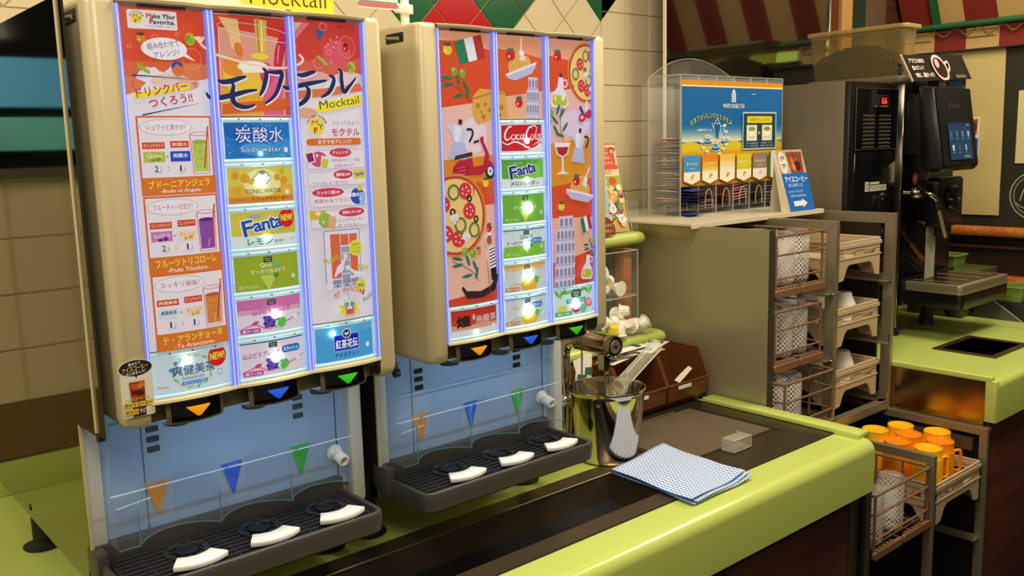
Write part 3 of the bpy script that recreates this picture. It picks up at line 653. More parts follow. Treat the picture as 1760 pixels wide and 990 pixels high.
def art_mocktail_right():
    a = Art(100, 397, WHITE, LIT); a.rect(0, 0, 100, 62, 'cf3e34'); a.poly([(0, 50), (20, 52), (40, 46), (70, 54), (100, 44), (100, 76), (60, 70), (30, 66), (0, 78)], 'd4604c'); a.ell(20, 72, 30, 8, 'e0a8a0'); a.ell(80, 72, 26, 8, 'e6c4c4')
    a.ell(62, 40, 22, 16, 'd85464'); a.poly([(0, 4), (24, 4), (0, 30)], 'e07a84'); a.poly([(4, 4), (14, 4), (0, 20)], 'ecb0b4')
    a.line([(-30, 24), (5, 32), (2, 44)], .8, 'ecd0d0')
    for i in range(4):
        for k in range(4-i): a.ell(35+k*3.1+i*1.2-2, 14+i*3.2, 1.8, 1.8, '2f5aa8')
    tomato(a, 75, 33, 4.4, 'b8202c', '1c2c2c'); a.ring(77, 32, 13, 14, .5, 'eaa09c'); a.ell(83, 58, 6.6, 7.6, 'b4bc3a')
    for k in range(4): a.line([(77.5+k*2, 53+k), (81+k*2, 63)], .5, '4a6a24'); a.line([(84-k*2, 52+k*1.5), (77.5, 60+k*.8)], .5, '4a6a24')
    for i in range(4): a.ell(34+i*3, 47+i*2.6, 3, 2.4, '9ab03c', 30)
    for x, y, r in ((42, 8, 5), (49, 40, 3.2), (51, 53, 2), (33, 54, 7)): a.ring(x, y, r, r, .6, 'eaa8a0')
    for x, y in ((52, 24), (48, 30), (60, 27), (44, 34), (62, 20), (56, 33)): a.ell(x, y, .9, .9, 'f0d0d0')
    a.txt('※写真はイメージです。', 77, 6, 30, 2.4, '3a1c1c'); swoosh(a, -106)
    a.poly([(0, 90), (40, 86), (96, 78), (100, 88), (60, 94), (0, 101)], 'd8744c'); brush(a, -106)
    a.poly([(26, 106), (96, 93), (96, 107), (26, 118)], 'f0e03c'); a.txt('Mocktail', 61, 104, 62, 10.5, '3a2c20', -.25, rot=-8, shear=.05); a.ell(12, 118, 14, 7, 'e0a890')
    mfy(a, 25, 135, 11); a.txt('つくってみよう！', 68, 131, 44, 6, MAG); a.txt('モクテル', 67, 143, 44, 9.6, 'b82a4a', .8)
    a.rr(9, 151, 91, 160, 3.5, 'd8702c'); a.txt('おすすめアレンジ！', 50, 155.5, 50, 5.4, 'f4ece4', .7)
    def blurb(y0, y1, badge, bx, bw, l1, l2, side):
        a.rr(8, y0, 97, y1, 2.5, 'c09aa8'); a.rr(8.5, y0+.5, 96.5, y1-.5, 2.2, WHITE)
        a.ell(bx, y0+4, bw/2, 6, 'd23a5a'); a.txt(badge, bx, y0+4, bw*.72, 4.6, 'f8ecec', .8)
        cx = 66 if side == 'l' else 40
        if l2: a.txt(l1, cx, y0+14, 46, 5, MAG, .3); a.txt(l2, cx-4, y0+21, 32, 4, MAG, .2)
        else: a.txt(l1, cx, y0+15, 52, 5, MAG, .3)
    blurb(166, 191, 'チャレンジ！', 57, 34, 'お好みのドリンク同士', 'を組み合わせて', 'l')
    a.ell(24, 178, 12, 10, 'd04878'); a.poly([(5, 168), (17, 166), (20, 181), (9, 184)], 'ecdce8'); a.poly([(7, 171), (16, 169), (18, 180), (10, 182)], '8a2a60'); a.poly([(28, 173), (40, 176), (36, 193), (26, 190)], 'ecdce8'); a.poly([(29, 177), (38, 179), (35, 191), (27, 189)], 'c8c83c'); a.txt('+', 22, 173, 5, 5, 'f8eef4', .4)
    blurb(195, 213, '酸味UP!', 59, 30, 'ファンタレモンをプラス！', None, 'r'); a.rect(75, 193, 95, 206, 'd9cf4a'); a.txt('Fanta', 85, 199, 14, 5, '2a4ab0', 1.2, rot=-8); a.rect(75, 206, 95, 210, 'e8e4e0')
    blurb(218, 241, 'スッキリ感UP!', 35, 46, '炭酸水をプラス！', None, 'r'); a.ell(80, 229, 12, 11, '2a50c0'); a.txt('炭酸水', 74, 227, 18, 5.4, 'f0f4ff', 1); a.poly([(83, 224), (94, 225), (92, 242), (83, 240)], '9ab8ec'); a.ell(84, 218, 4.4, 4.4, 'd8cf3c'); a.txt('+', 84, 233, 4, 4, 'ffffff', .4)
    blurb(246, 269, '苦味とキレUP!', 69, 42, 'トニックウォーター', 'をプラス！', 'l'); a.rect(7, 245, 30, 257, 'd8b83a'); a.ell(18, 249, 4, 3, 'e8e0b0'); a.ell(28, 259, 9.5, 10, '9ab84a'); a.poly([(33, 253), (44, 255), (41, 272), (31, 269)], 'e0a884'); a.txt('+', 25, 261, 4, 4, 'f8f8ee', .4)
    # the little drawing of the machine being pushed
    a.rr(24, 273, 79, 352, 2, '5a5a88'); a.rr(24.8, 273.8, 78.2, 352, 2, 'e4dbe6'); a.rect(24, 345, 79, 353, WHITE)
    a.rect(33, 278, 47.2, 338, 'd8684a'); a.rect(48.2, 279, 60.6, 294, 'd8684a'); a.rect(62, 279, 74.4, 336, 'd8684a')
    for k in range(5): a.rect(48.4, 296+k*9.4, 60.6, 303.6+k*9.4, '6a70a0'); a.rect(48.8, 296.4+k*9.4, 60.2, 303.2+k*9.4, '9aa0c4')
    for cx in (40, 54.5, 68): a.rect(cx-6.4, 340, cx+6.4, 346, '8a90b0'); a.rect(cx-6.4, 346.6, cx+6.4, 351, 'a8aec8'); a.poly([(cx-2.4, 347.4), (cx+2.4, 347.4), (cx, 350)], '3a3a50')
    for cx, cy in ((54, 309), (57, 325)):
        a.poly([(cx+(5 if k % 2 else 2.4)*math.cos(k*.524), cy+(5 if k % 2 else 2.4)*math.sin(k*.524)) for k in range(12)], 'f0e8a8')
    a.poly([(54, 309), (55.5, 310), (51, 321), (50, 328), (40, 333), (38, 337), (36, 334), (41, 322), (48, 317)], 'dfe2f4'); a.poly([(57, 325), (58, 324), (68, 330), (78, 333), (80, 340), (70, 339), (64, 333)], 'dfe2f4')
    a.txt('PUSH!', 33, 312, 22, 7, 'b8b82c', 1, rot=-14); a.txt('PUSH!', 81, 327, 19, 7, 'b8b82c', 1, rot=14)
    for cx, cy, r in ((71, 299, 10), (76, 351, 8)):
        for k in range(9): a.ell(cx+r*.7*math.cos(k*.698), cy+r*.72*math.sin(k*.698), r*.42, r*.42, 'd8d84a')
        a.ell(cx, cy, r*.86, r*.86, 'd8d84a')
    a.txt('お好みの', 71, 294, 12, 3, '3a3a3a'); a.txt('ドリンクを', 71, 299, 13, 3, '3a3a3a'); a.txt('ミックス！', 71, 304, 12, 3, '3a3a3a'); a.txt('完成!!', 76, 351, 11, 4.6, '3a3a3a', .5)
    for i, ch in enumerate('My Mocktail'):
        if ch != ' ': a.txt(ch, 36+i*4.3, 364-10*math.sin(math.pi*(i+1)/12), 3.2, 7 if ch in 'Mlkty' else 4.6, 'd8384a', .5, rot=-22+i*4.4)
    a.poly([(55+(19 if k % 2 else 12)*math.cos(k*.393), 381+(14 if k % 2 else 9)*math.sin(k*.393)) for k in range(16)], 'e8dc3a')
    a.poly([(47, 369), (64, 369), (62, 391), (50, 391)], 'e8eef8'); a.poly([(48.6, 372), (62.6, 372), (62, 380), (49.4, 380)], '5a94dc'); a.poly([(49.4, 380), (62, 380), (61, 389), (50.6, 389)], 'd85a3a'); a.line([(47, 369), (50, 391), (62, 391), (64, 369)], .8, '3a3a4a', True)
    for u in (53, 57.5): a.ell(u, 380, 2, 2, 'f0e4e4')
    a.line([(54, 356), (54.5, 369)], .7, '5a94dc'); a.txt('Finish!', 86, 369, 18, 7, '2a2a33', -.1, rot=-28, shear=.2)
    return a
def art_italy_left():
    a = Art(100, 404, 'e8b49c', LIT); a.rect(0, 14, 100, 112, 'd84e28'); a.poly([(0, 0), (100, 0), (100, 24), (0, 10)], 'e89c74'); a.poly([(0, 110), (100, 98), (100, 180), (0, 186)], 'e6b8ac'); a.ell(60, 150, 26, 26, 'e8d0dc')
    a.poly([(0, 186), (100, 180), (100, 250), (0, 240)], 'd8862c'); a.rect(0, 220, 100, 250, 'd85a2c'); a.poly([(0, 232), (100, 240), (100, 265), (0, 262)], 'd8502c'); a.poly([(0, 258), (100, 255), (100, 392), (0, 398)], 'eab4a0'); a.poly([(0, 395), (100, 382), (100, 404), (0, 404)], 'd8442c')
    citrus(a, 17, 27, 7.4); flag(a, 58, 25, 52, 34, -14); olive(a, 30, 78, 1.2); cheese(a, 82, 102, 1.15); moka(a, 34, 152, 1.15); scooter(a, 58, 192, 1.25)
    pizza(a, 20, 268, 58); tomato(a, 82, 291, 6); citrus(a, 78, 222, 6.4); tomato(a, 58, 325, 5.6, 'd8803c')
    olive(a, 34, 345, 1.25, 1, 4)
    a.poly([(24, 379), (27, 375), (33, 383), (60, 386), (82, 380), (97, 363), (101, 366), (92, 388), (62, 397), (33, 395)], '33242c')
    a.line([(75, 342), (80, 392)], 1.2, '8a4a2c'); a.poly([(82, 352), (95, 350), (96, 372), (90, 373), (84, 372)], '2a2026'); a.poly([(80, 322), (92, 318), (95, 352), (81, 354)], 'f0e6ec')
    for k in range(6): a.line([(80.4+k*.2, 325+k*5), (93+k*.4, 322+k*5)], 1.9, '2a2430')
    a.ell(81, 310, 5.4, 6.4, '9a5a3c'); a.rect(74, 302, 88, 305, 'e6e0ea'); a.rect(76.5, 298, 86, 303, 'e6e0ea'); a.rect(76, 302.6, 86.6, 304.4, 'b8282c')
    return a
def art_italy_mid():
    a = Art(98, 126, 'd85a2c', LIT); a.poly([(0, 0), (98, 0), (98, 32), (0, 20)], 'e89a70'); a.poly([(0, 94), (98, 82), (98, 126), (0, 126)], 'e6b08c')
    pasta(a, 50, 52, 1.05); tomato(a, 28, 30, 8); tomato(a, 42, 101, 7.4); tower(a, 73, 62, 140, 30, 4, 1.2); cheese(a, -18, 104, 1.15); a.frame(.6, .6, 97.4, 125.4, 1, 'e6cfcf')
    return a
def art_italy_right():
    a = Art(100, 400, 'e8b49c', LIT); a.poly([(0, 0), (100, 0), (100, 60), (0, 24)], 'e8a484'); a.poly([(0, 26), (100, 42), (100, 76), (0, 84)], 'd84e28'); a.poly([(0, 84), (100, 72), (100, 150), (0, 164)], 'e4b4ae'); a.ell(60, 134, 36, 22, 'dcc8dc')
    a.poly([(0, 166), (100, 156), (100, 236), (0, 244)], 'd8902c'); a.poly([(0, 236), (100, 224), (100, 290), (0, 286)], 'd8502a'); a.poly([(0, 286), (100, 294), (100, 364), (0, 360)], 'e8ac98'); a.poly([(0, 362), (24, 358), (100, 346), (100, 400), (0, 400)], 'd8452c')
    tomato(a, 22, 27, 7.4); pizza(a, 88, 52, 46); bottle(a, 25, 83, 1.15, 4); olive(a, 22, 130, 1.2, -1, -62)
    a.ell(74, 124, 10, 7, 'b8324a', -20); a.ell(92, 118, 10, 7, 'b8324a', -20); a.ell(73, 124, 4.6, 2.8, 'e8c0b8', -20); a.poly([(66, 108), (70, 104), (78, 116), (73, 119)], '2a3a90'); a.poly([(80, 114), (83, 98), (89, 96), (88, 114)], 'e0d6e8')
    moka(a, 68, 166, 1.1, 1); wine(a, 27, 192, 1.15); pasta(a, 66, 250, 1.1, 12); tomato(a, 56, 227, 8); citrus(a, 22, 268, 6.4); flag(a, 79, 300, 26, 26, -16)
    tower(a, 31, 284, 408, 41, 6, 1.2); olive(a, 88, 344, .95, 1, 0); bottle(a, 78, 372, 1.0, 6)
    return a
# ---------------------------------------------------------------- selection button faces (90 x 46 mm)
def art_button(kind):
    a = Art(90, 46, None, LIT); B = lambda c: a.rect(0, 0, 90, 46, c)
    def dot(x=82, y=36, c='dfe8ee'): a.ell(x, y, 3.2, 3.6, c)
    def mm(x=45, y=6, s=1.0): a.rect(x-6*s, y-3.6*s, x+6*s, y+3.6*s, '24302c'); a.txt('Minute', x, y-1.4*s, 9*s, 2*s, 'd8e0d8', .6); a.txt('Maid', x, y+1.5*s, 6.6*s, 2*s, 'd8e0d8', .6)
    if kind == 'soda':
        B('2476c8'); a.ell(20, 10, 30, 12, '1c62b4', 12); a.ell(70, 36, 34, 12, '3a94d8', -10); a.ell(40, 34, 22, 8, '48a2e0')
        rn = random.Random(3)
        for k in range(30): a.ell(rn.uniform(2, 88), rn.uniform(2, 44), rn.uniform(.4, 1.6), rn.uniform(.4, 1.6), '62b4e8')
        a.txt('炭酸水', 46, 16, 66, 20, 'eef4fa', 2.4, out='1f3ea0', ow=1.1); a.txt('Soda water', 47, 34.5, 56, 7, 'eef4fa', 1.2, out='1f4ab0', ow=.8); dot()
    elif kind == 'tonic':
        B('e0b23c'); a.rect(0, 0, 90, 24, 'dcc850'); a.ell(45, 20, 26, 18, 'e8e0a0'); a.rect(0, 38, 90, 46, 'd88a2c')
        for x, y, r in ((10, 10, 5), (22, 14, 6), (30, 18, 4), (66, 14, 4.6), (76, 18, 6), (74, 6, 4), (12, 28, 4)): a.ell(x, y, r, r, 'd8a02c' if r > 4.5 else 'cfb02c')
        a.ell(45, 14, 9.6, 9.6, '5a7a5a'); a.ell(45, 14, 8.4, 8.4, 'eef2e2'); a.rect(33, 11.5, 57, 17, '5a7a5a'); a.rect(33.8, 12.2, 56.2, 16.3, 'eef2e2'); a.txt('CANADA', 45, 13.4, 14, 1.8, '3a5a44', .5); a.txt('DRY', 45, 15.5, 7, 1.4, '3a5a44', .5); a.ell(45, 7.6, 4, 2.2, '7a946c')
        a.txt('TONIC WATER', 46, 31, 50, 5.6, '4a4228', .3); a.txt('カナダドライ', 16, 41.5, 20, 3, '5a3c1c', .3); a.txt('トニックウォーター', 56, 41, 52, 5, '4a2c14', .5); dot(80, 34)
    elif kind in ('lemon', 'melon'):
        g = kind == 'melon'; B('dfe8e6'); a.rect(0, 0, 90, 31, '6cb83c' if g else 'd8c83c'); a.rect(0, 0, 90, 31, '5aa836' if g else 'd6c648')
        a.poly([(60, 0), (90, 0), (90, 31), (50, 31)], '72c03e' if g else 'c8c04a')
        if g: a.ell(68, 20, 14, 12, '86cc50'); a.line([(60, 12), (66, 4), (74, 3)], 1.2, '2c7a34'); a.line([(66, 4), (66, 10)], 1.0, '2c7a34')
        col = '2c2c98' if g else '2452b0'
        a.txt('Enjoy', 32, 6, 17, 5, 'f0f4f4', 1.5, rot=-8, out=col, ow=.5)
        for i, (ch, x, y, w, h) in enumerate((('F', 21, 21, 13, 20), ('a', 34, 20, 11, 11), ('n', 45, 18.5, 10, 11), ('t', 54, 15.5, 8, 16), ('a', 63, 16, 10, 11))):
            a.txt(ch, x, y, w, h, 'f4f8f6', 3.2, rot=-9, out='f4f8f6', ow=2.0)
        for i, (ch, x, y, w, h) in enumerate((('F', 21, 21, 13, 20), ('a', 34, 20, 11, 11), ('n', 45, 18.5, 10, 11), ('t', 54, 15.5, 8, 16), ('a', 63, 16, 10, 11))):
            a.txt(ch, x, y, w, h, col, 3.0, rot=-9, out=col, ow=.7)
        if g: a.txt('メロンソーダ', 40, 39, 50, 7, '24406a', 1.1); a.txt('無果汁', 73, 40, 12, 3.6, '3a5a7a', .3)
        else: a.txt('レモン', 36, 39, 34, 8, '2f9a7a', 1.4); a.txt('無果汁', 64, 40, 16, 4, '2f8a7a', .4); a.txt('果汁', 82, 39, 6, 2.4, '555555')
        if not g: a.ell(76, 10, 11.5, 13, 'd4202a'); a.txt('NEW!', 76, 10, 18, 8.5, 'f0d83a', 2.0)
    elif kind in ('qoo', 'qoo2'):
        B('9aae2e' if kind == 'qoo' else '74b03c'); mm()
        a.txt('Qoo', 42, 13.5, 16, 6, 'dfe8c0', 1); a.ell(57, 13.5, 3.6, 3, '5ab0c8'); a.txt('すっきり白ぶどう', 45, 21.5, 48, 5.4, 'dfe8c8', .7); grapes(a, 44, 29, 1.9, 'b8d060', 5); a.ell(55, 28, 4, 3, '4a8a2c'); dot(81, 32, 'c8d8a0'); a.txt('果汁20%', 17, 41, 26, 4.6, 'c8d890', .4)
    elif kind == 'qoosquash':
        B('d2dfdf'); a.rect(0, 0, 90, 1.6, '3a4a8a'); a.poly([(0, 28), (90, 24), (90, 46), (0, 46)], '82bc3c'); mm(); a.txt('Qoo', 40, 13.5, 17, 7, '3a8a78', .9); a.ell(56, 12, 3, 3, '78b8c8'); a.txt('すっきり白ぶどう', 31, 22, 50, 5, '24483c', .8)
        a.rr(56, 16, 82, 25, 4, '2a7ac8'); a.txt('スカッシュ', 69, 20.5, 22, 5.4, 'e8f4fa', .8, shear=.15); grapes(a, 45, 28, 1.8, 'a8cc68', 4); a.ell(55, 28, 4, 3, '3a8a3c'); dot(81, 32, 'd0e0b8'); a.txt('果汁20%', 17, 41, 24, 4.6, 'c4dc9c', .4)
    elif kind in ('grape', 'grapesquash'):
        s = kind == 'grapesquash'; B('e2d6e4'); a.rect(0, 0, 90, 14, 'd070a8' if not s else 'e2d6e4'); a.rect(0, 14, 90, 20, 'dca0c4' if not s else 'e2d6e4')
        if s: a.rect(0, 0, 90, 1.6, '2a4a9a')
        mm(46 if not s else 44); a.txt('山ぶどうブレンド', 46 if not s else 28, 17, 54 if not s else 50, 7.4, 'a02a78', .6, rot=-2)
        if s: a.rr(56, 10, 84, 20, 4.5, '2a6ac0'); a.txt('スカッシュ', 70, 15, 23, 5.6, 'e8f4fa', .8, shear=.15)
        a.curve([(0, 40), (12, 36), (22, 34), (34, 40), (46, 42)], 2.6, 'e080a8', taper=True); a.curve([(50, 42), (62, 36), (74, 32), (90, 26)], 2.4, 'e080a8', taper=True); a.ell(22, 32, 5, 2.4, 'd0487c', -20)
        for i in range(5):
            for k in range(4): a.ell(35+i*4.2+(k % 2)*1.5, 26+k*4, 2.5, 2.4, ('5a3a98', '6a48b0', '4a2c80')[(i+k) % 3])
        a.ell(56, 37, 7.6, 6, 'a8dca0', 20); a.ell(59, 35, 6, 7, '52b84a', 30); dot(80, 30); a.rr(2, 38.5, 28, 45, 2, 'b03a88'); a.txt('果汁10%', 15, 41.8, 22, 4.4, 'f4e4f0', .8)
    elif kind == 'soken':
        B('cfdfe4'); a.ring(45, 23, 24, 20, 1.1, '9ac8a0')
        for k in range(14): t = k*.449; a.ell(45+24*math.cos(t), 23+20*math.sin(t), 3.6, 1.5, ('7ab89a', '9ac85a', 'c8c85a')[k % 3], math.degrees(t)+50)
        for x, y in ((18, 18), (24, 10)): a.ell(x, y, 2.4, 2.4, '3a8ad0')
        a.txt('爽健美茶', 46, 20, 54, 13, '35507a', .4); a.txt('Sokenbicha', 44, 30, 28, 4.4, '35507a', .2, shear=.25); a.rect(30, 34.5, 62, 39, '2a86d0'); a.txt('カフェインゼロ', 46, 36.7, 28, 3.4, 'e8f4fa', .5)
        a.ell(77, 9, 12.5, 13.5, 'd4202a'); a.txt('NEW!', 77, 9, 20, 9, 'f0d83a', 2.0); a.ring(79, 30, 3.4, 3.8, .5, '44506a'); a.txt('Plants', 8, 38, 12, 3, '7a6a4a')
    elif kind == 'tea':
        B('4aa2dc'); a.rect(0, 0, 90, 10, '5cb0e2'); a.rect(26, 11, 66, 34, '9ac8ee'); a.rect(27, 12, 65, 33, '1a2cc8'); a.rect(29, 14, 63, 31, '1722b4'); a.txt('紅茶花伝', 46, 24.5, 34, 12, 'f0f2fa', .8); a.ell(46, 10.5, 7, 6.6, 'dfeaf4'); a.ell(46, 10.5, 5.8, 5.4, '2a3a44'); a.ell(44.5, 11, 2.6, 1.3, 'dfeaf4', 40); a.ell(47.6, 10.4, 2.6, 1.3, 'dfeaf4', -50)
        a.txt('アイスティー', 46, 39.5, 38, 6, '16407a', .9); dot(80, 31)
    elif kind == 'cola':
        B('e6e0e4'); a.poly([(2, 2), (88, 1), (88, 24), (60, 37), (30, 38), (2, 35)], 'c8202c'); a.poly([(2, 35), (12, 30), (30, 33), (50, 40), (88, 28), (88, 44), (2, 44)], 'cc2632'); a.poly([(36, 45), (60, 42), (88, 32), (88, 45)], 'e6e0e4')
        a.curve([(2, 28), (12, 33), (26, 29), (40, 33), (62, 41), (88, 30)], 2.6, 'f2ecee', taper=True)
        W_ = 'f6f0f2'
        for p, wd in (([(21, 6), (17, 4), (10, 12), (8, 21), (12, 26), (19, 21)], 3.0), ([(24, 17), (20, 20), (21, 25), (26, 24), (28, 19), (24, 17)], 2.0), ([(36, 18), (31, 18), (30, 24), (34, 25), (38, 21)], 2.0), ([(44, 18), (39, 18), (38, 24), (42, 24), (45, 17), (44, 24), (48, 23)], 2.0),
                      ([(63, 7), (58, 5), (51, 14), (50, 24), (54, 28), (60, 22)], 3.2), ([(60, 5), (70, 3), (76, 8)], 2.0), ([(64, 17), (60, 21), (61, 26), (65, 25), (68, 19), (64, 17)], 2.0), ([(76, 6), (72, 16), (71, 25), (75, 25)], 2.0), ([(82, 18), (77, 18), (76, 25), (80, 25), (84, 16), (83, 24), (87, 23)], 2.0)):
            a.curve(p, wd, W_, taper=True)
        a.ell(80, 36, 3.2, 4, 'f2ecee')
    elif kind in ('orange', 'orangesquash'):
        s = kind != 'orange'; B('c9d3d2'); a.rect(0, 0, 90, 12, 'd8bc90' if not s else 'c9d3d2')
        if not s: a.rect(0, 0, 90, 6, 'd6a85c')
        if s: a.rect(0, 0, 90, 1.4, '3a5a9a')
        mm(); a.txt('オレンジ', 45 if not s else 30, 16.5, 32, 7.6, 'd8904a', .6)
        if s: a.rr(52, 10, 80, 20, 4.5, '2a7ac8'); a.txt('スカッシュ', 66, 15, 23, 5.6, 'e8f4fa', .8, shear=.15)
        a.curve([(4, 42), (14, 36), (24, 33), (36, 38)], 2.2, 'd8b078', taper=True); a.curve([(56, 36), (66, 30), (76, 27), (88, 36)], 2.2, 'd8b078', taper=True)
        a.ell(49, 37, 18, 11, 'd8b03a'); a.ell(43, 34, 7, 5, 'e6c860'); a.ell(66, 29, 5.4, 6.4, '6ab04a', -30); dot(81, 32); a.rr(2, 38.5, 28, 45, 2, 'c8742c'); a.txt('果汁10%', 15, 41.8, 22, 4.4, 'f4e4d0', .8)
    elif kind == 'oolong':
        B('d8e0e2'); a.poly([(0, 0), (90, 0), (90, 30), (60, 26), (20, 30), (0, 26)], 'c8442c'); a.rect(0, 0, 90, 16, 'c03428'); a.poly([(0, 26), (20, 30), (60, 26), (90, 30), (90, 36), (0, 36)], 'd89a84')
        a.txt('煌', 22, 21, 24, 19, '2a1c1c', 1.6, rot=-4); a.txt('烏龍茶', 66, 20, 44, 13, 'f0eae4', .8, out='a03022', ow=.5); a.rr(38, 10, 43, 20, 2, 'd8b8a8'); dot(82, 36)
    elif kind == 'guava':
        B('d2e8e0'); a.rect(0, 34, 90, 46, 'cfe6da')
        for k in range(12): a.ell(6+k*7.4, 5+3*math.sin(k*2.1), 8, 2.6, ('6ab84a', '8ac868', '4aa04a')[k % 3], 60+k*37)
        a.rect(36, 2, 58, 15, '24443c'); a.txt('Minute', 47, 6, 16, 4, 'd8e0d8', .6); a.txt('Maid', 47, 11, 12, 4, 'd8e0d8', .6); a.rect(24, 17, 70, 25, '3ab0a0'); a.txt('リフレッシュ', 47, 21, 36, 4.6, 'e8f6f2', .7)
        a.ell(16, 33, 10, 6, 'd8d84a', -10); a.ell(47, 34, 11, 9, 'c8384a'); a.ell(47, 31, 10, 6, 'f0e0e4'); a.ell(64, 37, 9, 8, '6ac89a'); a.ell(78, 28, 12, 8, 'd87a84', 20); a.ell(79, 27, 8, 5, 'e8a8a8', 20); a.rr(2, 38, 36, 45, 2, '4aa86a'); a.txt('果汁30%', 19, 41.6, 26, 4.4, 'e4f4e4', .8)
    return a
# ================================================================ drink dispensers
DIVIDER = mat('lit_edge_strip', (112, 124, 222), 0.3, emit=0.62)
DIVCORE = mat('lit_edge_core', (176, 190, 246), 0.3, emit=0.8)
BTNFRAME = mat('lit_clear_button_rim', (176, 206, 214), 0.2, emit=0.42)
LED = mat('led_dome', (220, 255, 250), 0.3, emit=60)
FILMGAP = mat('dark_film_gap', (40, 20, 50), 0.3)
def arrow_colour(k): return ((240, 160, 28), (36, 96, 236), (60, 196, 30))[k]
def dispenser(xc, label, posters, buttons, leds, guard_top, low_guard):
    YF = 1.089; front_y = 1.112 if not low_guard else 1.19
    t = thing('drink_dispenser', label, 'drink dispenser', (xc, 1.45, 0.85), 0, 'drink dispensers on the green counter')
    X = lambda d: xc+d
    # painted case with polished cheek
    b = MB(); b.box(X(-.205), X(.205), 1.245, 1.80, 0.956, 1.686, CASE, 0.002)
    b.box(X(-.206), X(-.186), 1.222, 1.25, 0.953, 1.18, CASE, 0.002); b.box(X(.186), X(.206), 1.222, 1.25, 0.953, 1.18, CASE, 0.002)
    b.box(X(-.187), X(.187), 1.14, 1.25, 1.192, 1.684, CASE); b.build('case', t)
    b = MB(); b.prism([(1.226, .945), (1.80, .945), (1.80, 1.69), (front_y, 1.69), (front_y, 1.178), (1.216, 1.172)], 0, X(-.2095), X(-.2065), MIRROR)
    b.tube([(X(-.2095), front_y+.019, 1.688), (X(-.2095), front_y+.022, 1.50), (X(-.2095), front_y+.024, 1.18)], 0.0026, CREAM, 6); b.box(X(-.2098), X(-.206), 1.214, 1.219, 0.957, 1.172, CREAM)
    b.box(X(-.204), X(-.190), 1.175, 1.215, 1.166, 1.180, STEEL_DK, 0.002); b.cyl((X(-.200), 1.174, 1.163), (X(-.192), 1.174, 1.163), 0.007, BLACKP, 12)
    b.cyl((X(-.211), 1.23, .962), (X(-.209), 1.23, .962), 0.005, BLACKP, 10); b.cyl((X(-.211), 1.55, .962), (X(-.209), 1.55, .962), 0.005, BLACKP, 10)
    b.build('side_panel', t, 0)
    b = MB(); b.box(X(.2065), X(.2095), 1.226, 1.80, 0.955, 1.69, CASE); b.build('side_panel', t, 0)
    # front cover
    b = MB(); b.box(X(-.185), X(.185), 1.094, 1.150, 1.212, 1.6855, CREAM)
    for s in (-1, 1):
        pl = [(X(s*.1615), 1.185), (X(s*.1615), 1.083)]+[(X(s*(.180+.012*math.sin(rad(q)))), 1.083+.014*(1-math.cos(rad(q)))) for q in range(0, 91, 15)]+[(X(s*.192), 1.185)]
        ax, ay = X(s*.1615), 1.185; rings = []
        for z, d in ((1.187, .014), (1.1876, .009), (1.190, .0045), (1.195, .0015), (1.202, 0), (1.679, 0), (1.6835, .0012), (1.6862, .004), (1.6872, .009)): rings.append([(ax+(px-ax)*(1-d/.031*.8), ay+(py-ay)*(1-d/.102), z) for px, py in pl]+[(ax, ay-.102*(1-d/.102)*0, z)])
        b.sheet([r[1:-1] for r in rings], CREAM); b.raw(rings[0][:-1], [tuple(range(len(pl)))], CREAM); b.raw(rings[-1][:-1], [tuple(range(len(pl)))], CREAM)
    for k, (u0, u1) in enumerate(((-.1615, -.053), (-.053, .053), (.053, .1615))):
        rows = []
        for i in range(9):
            f = i/8; sag = 0.006*(1-(2*f-1)**2); x = X(u0+(u1-u0)*f)
            rows.append([(x, 1.0865-sag, 1.679), (x, 1.0785-sag, 1.681), (x, 1.0775-sag, 1.684), (x, 1.086-sag, 1.6862), (x, 1.10, 1.6868)])
        b.sheet(rows, CREAM)
        rows = []
        for i in range(9):
            f = i/8; sag = 0.007*(1-(2*f-1)**2); x = X(u0+(u1-u0)*f)
            rows.append([(x, 1.088-sag, 1.2195), (x, 1.0795-sag, 1.2185), (x, 1.0785-sag, 1.2155), (x, 1.083-sag, 1.2135), (x, 1.12, 1.2125)])
        b.sheet(rows, CREAM)
    b.build('front_cover', t, 40)
    b = MB(); b.box(X(-.1935), X(-.190), 1.120, 1.165, 1.662, 1.676, BLACKP, .001); b.tube([(X(-.1945), 1.125, 1.667), (X(-.1945), 1.16, 1.670)], .003, CHROME, 8); b.build('hinge', t, 0)
    b = MB(); b.box(X(-.158), X(.158), 1.105, 1.15, 1.186, 1.210, CREAM_DK, 0.004); b.build('nozzle_rail', t)
    for k in range(3):
        cx = X((-.1065, 0, .1035)[k])
        h = MB(); rows = []
        for i in range(11):
            f = i/10; x = cx-.036+.072*f; sag = 0.010*(1-(2*f-1)**2)
            rows.append([(x, 1.089-sag, 1.2125), (x, 1.087-sag, 1.192), (x, 1.090-sag, 1.1845), (x, 1.13, 1.184)])
        h.sheet(rows, CREAM_DK); hood = h.build('nozzle_cover', t)
        g = MB(); rows = []
        for i in range(9):
            f = i/8; x = cx-.031+.062*f; sag = 0.010*(1-(1.72*f-.86)**2)
            rows.append([(x, 1.0877-sag, 1.2122), (x, 1.0857-sag, 1.1935), (x, 1.0865-sag, 1.1880)])
        g.sheet(rows, GLOSSBLACK)
        y = 1.0868-.0102
        g.prism([(cx-.015, 1.2050), (cx+.015, 1.2050), (cx+.002, 1.1925), (cx-.002, 1.1925)], 1, y-.0028, y+.004, mat('lit_arrow_%d' % k, arrow_colour(k), 0.4, emit=0.35), 0.0008)
        g.build('nozzle_window', hood)
        n = MB(); n.cyl((cx, 1.155, 1.165), (cx, 1.155, 1.192), 0.016, BLACKP, 16, 0.018); n.build('nozzle', t)
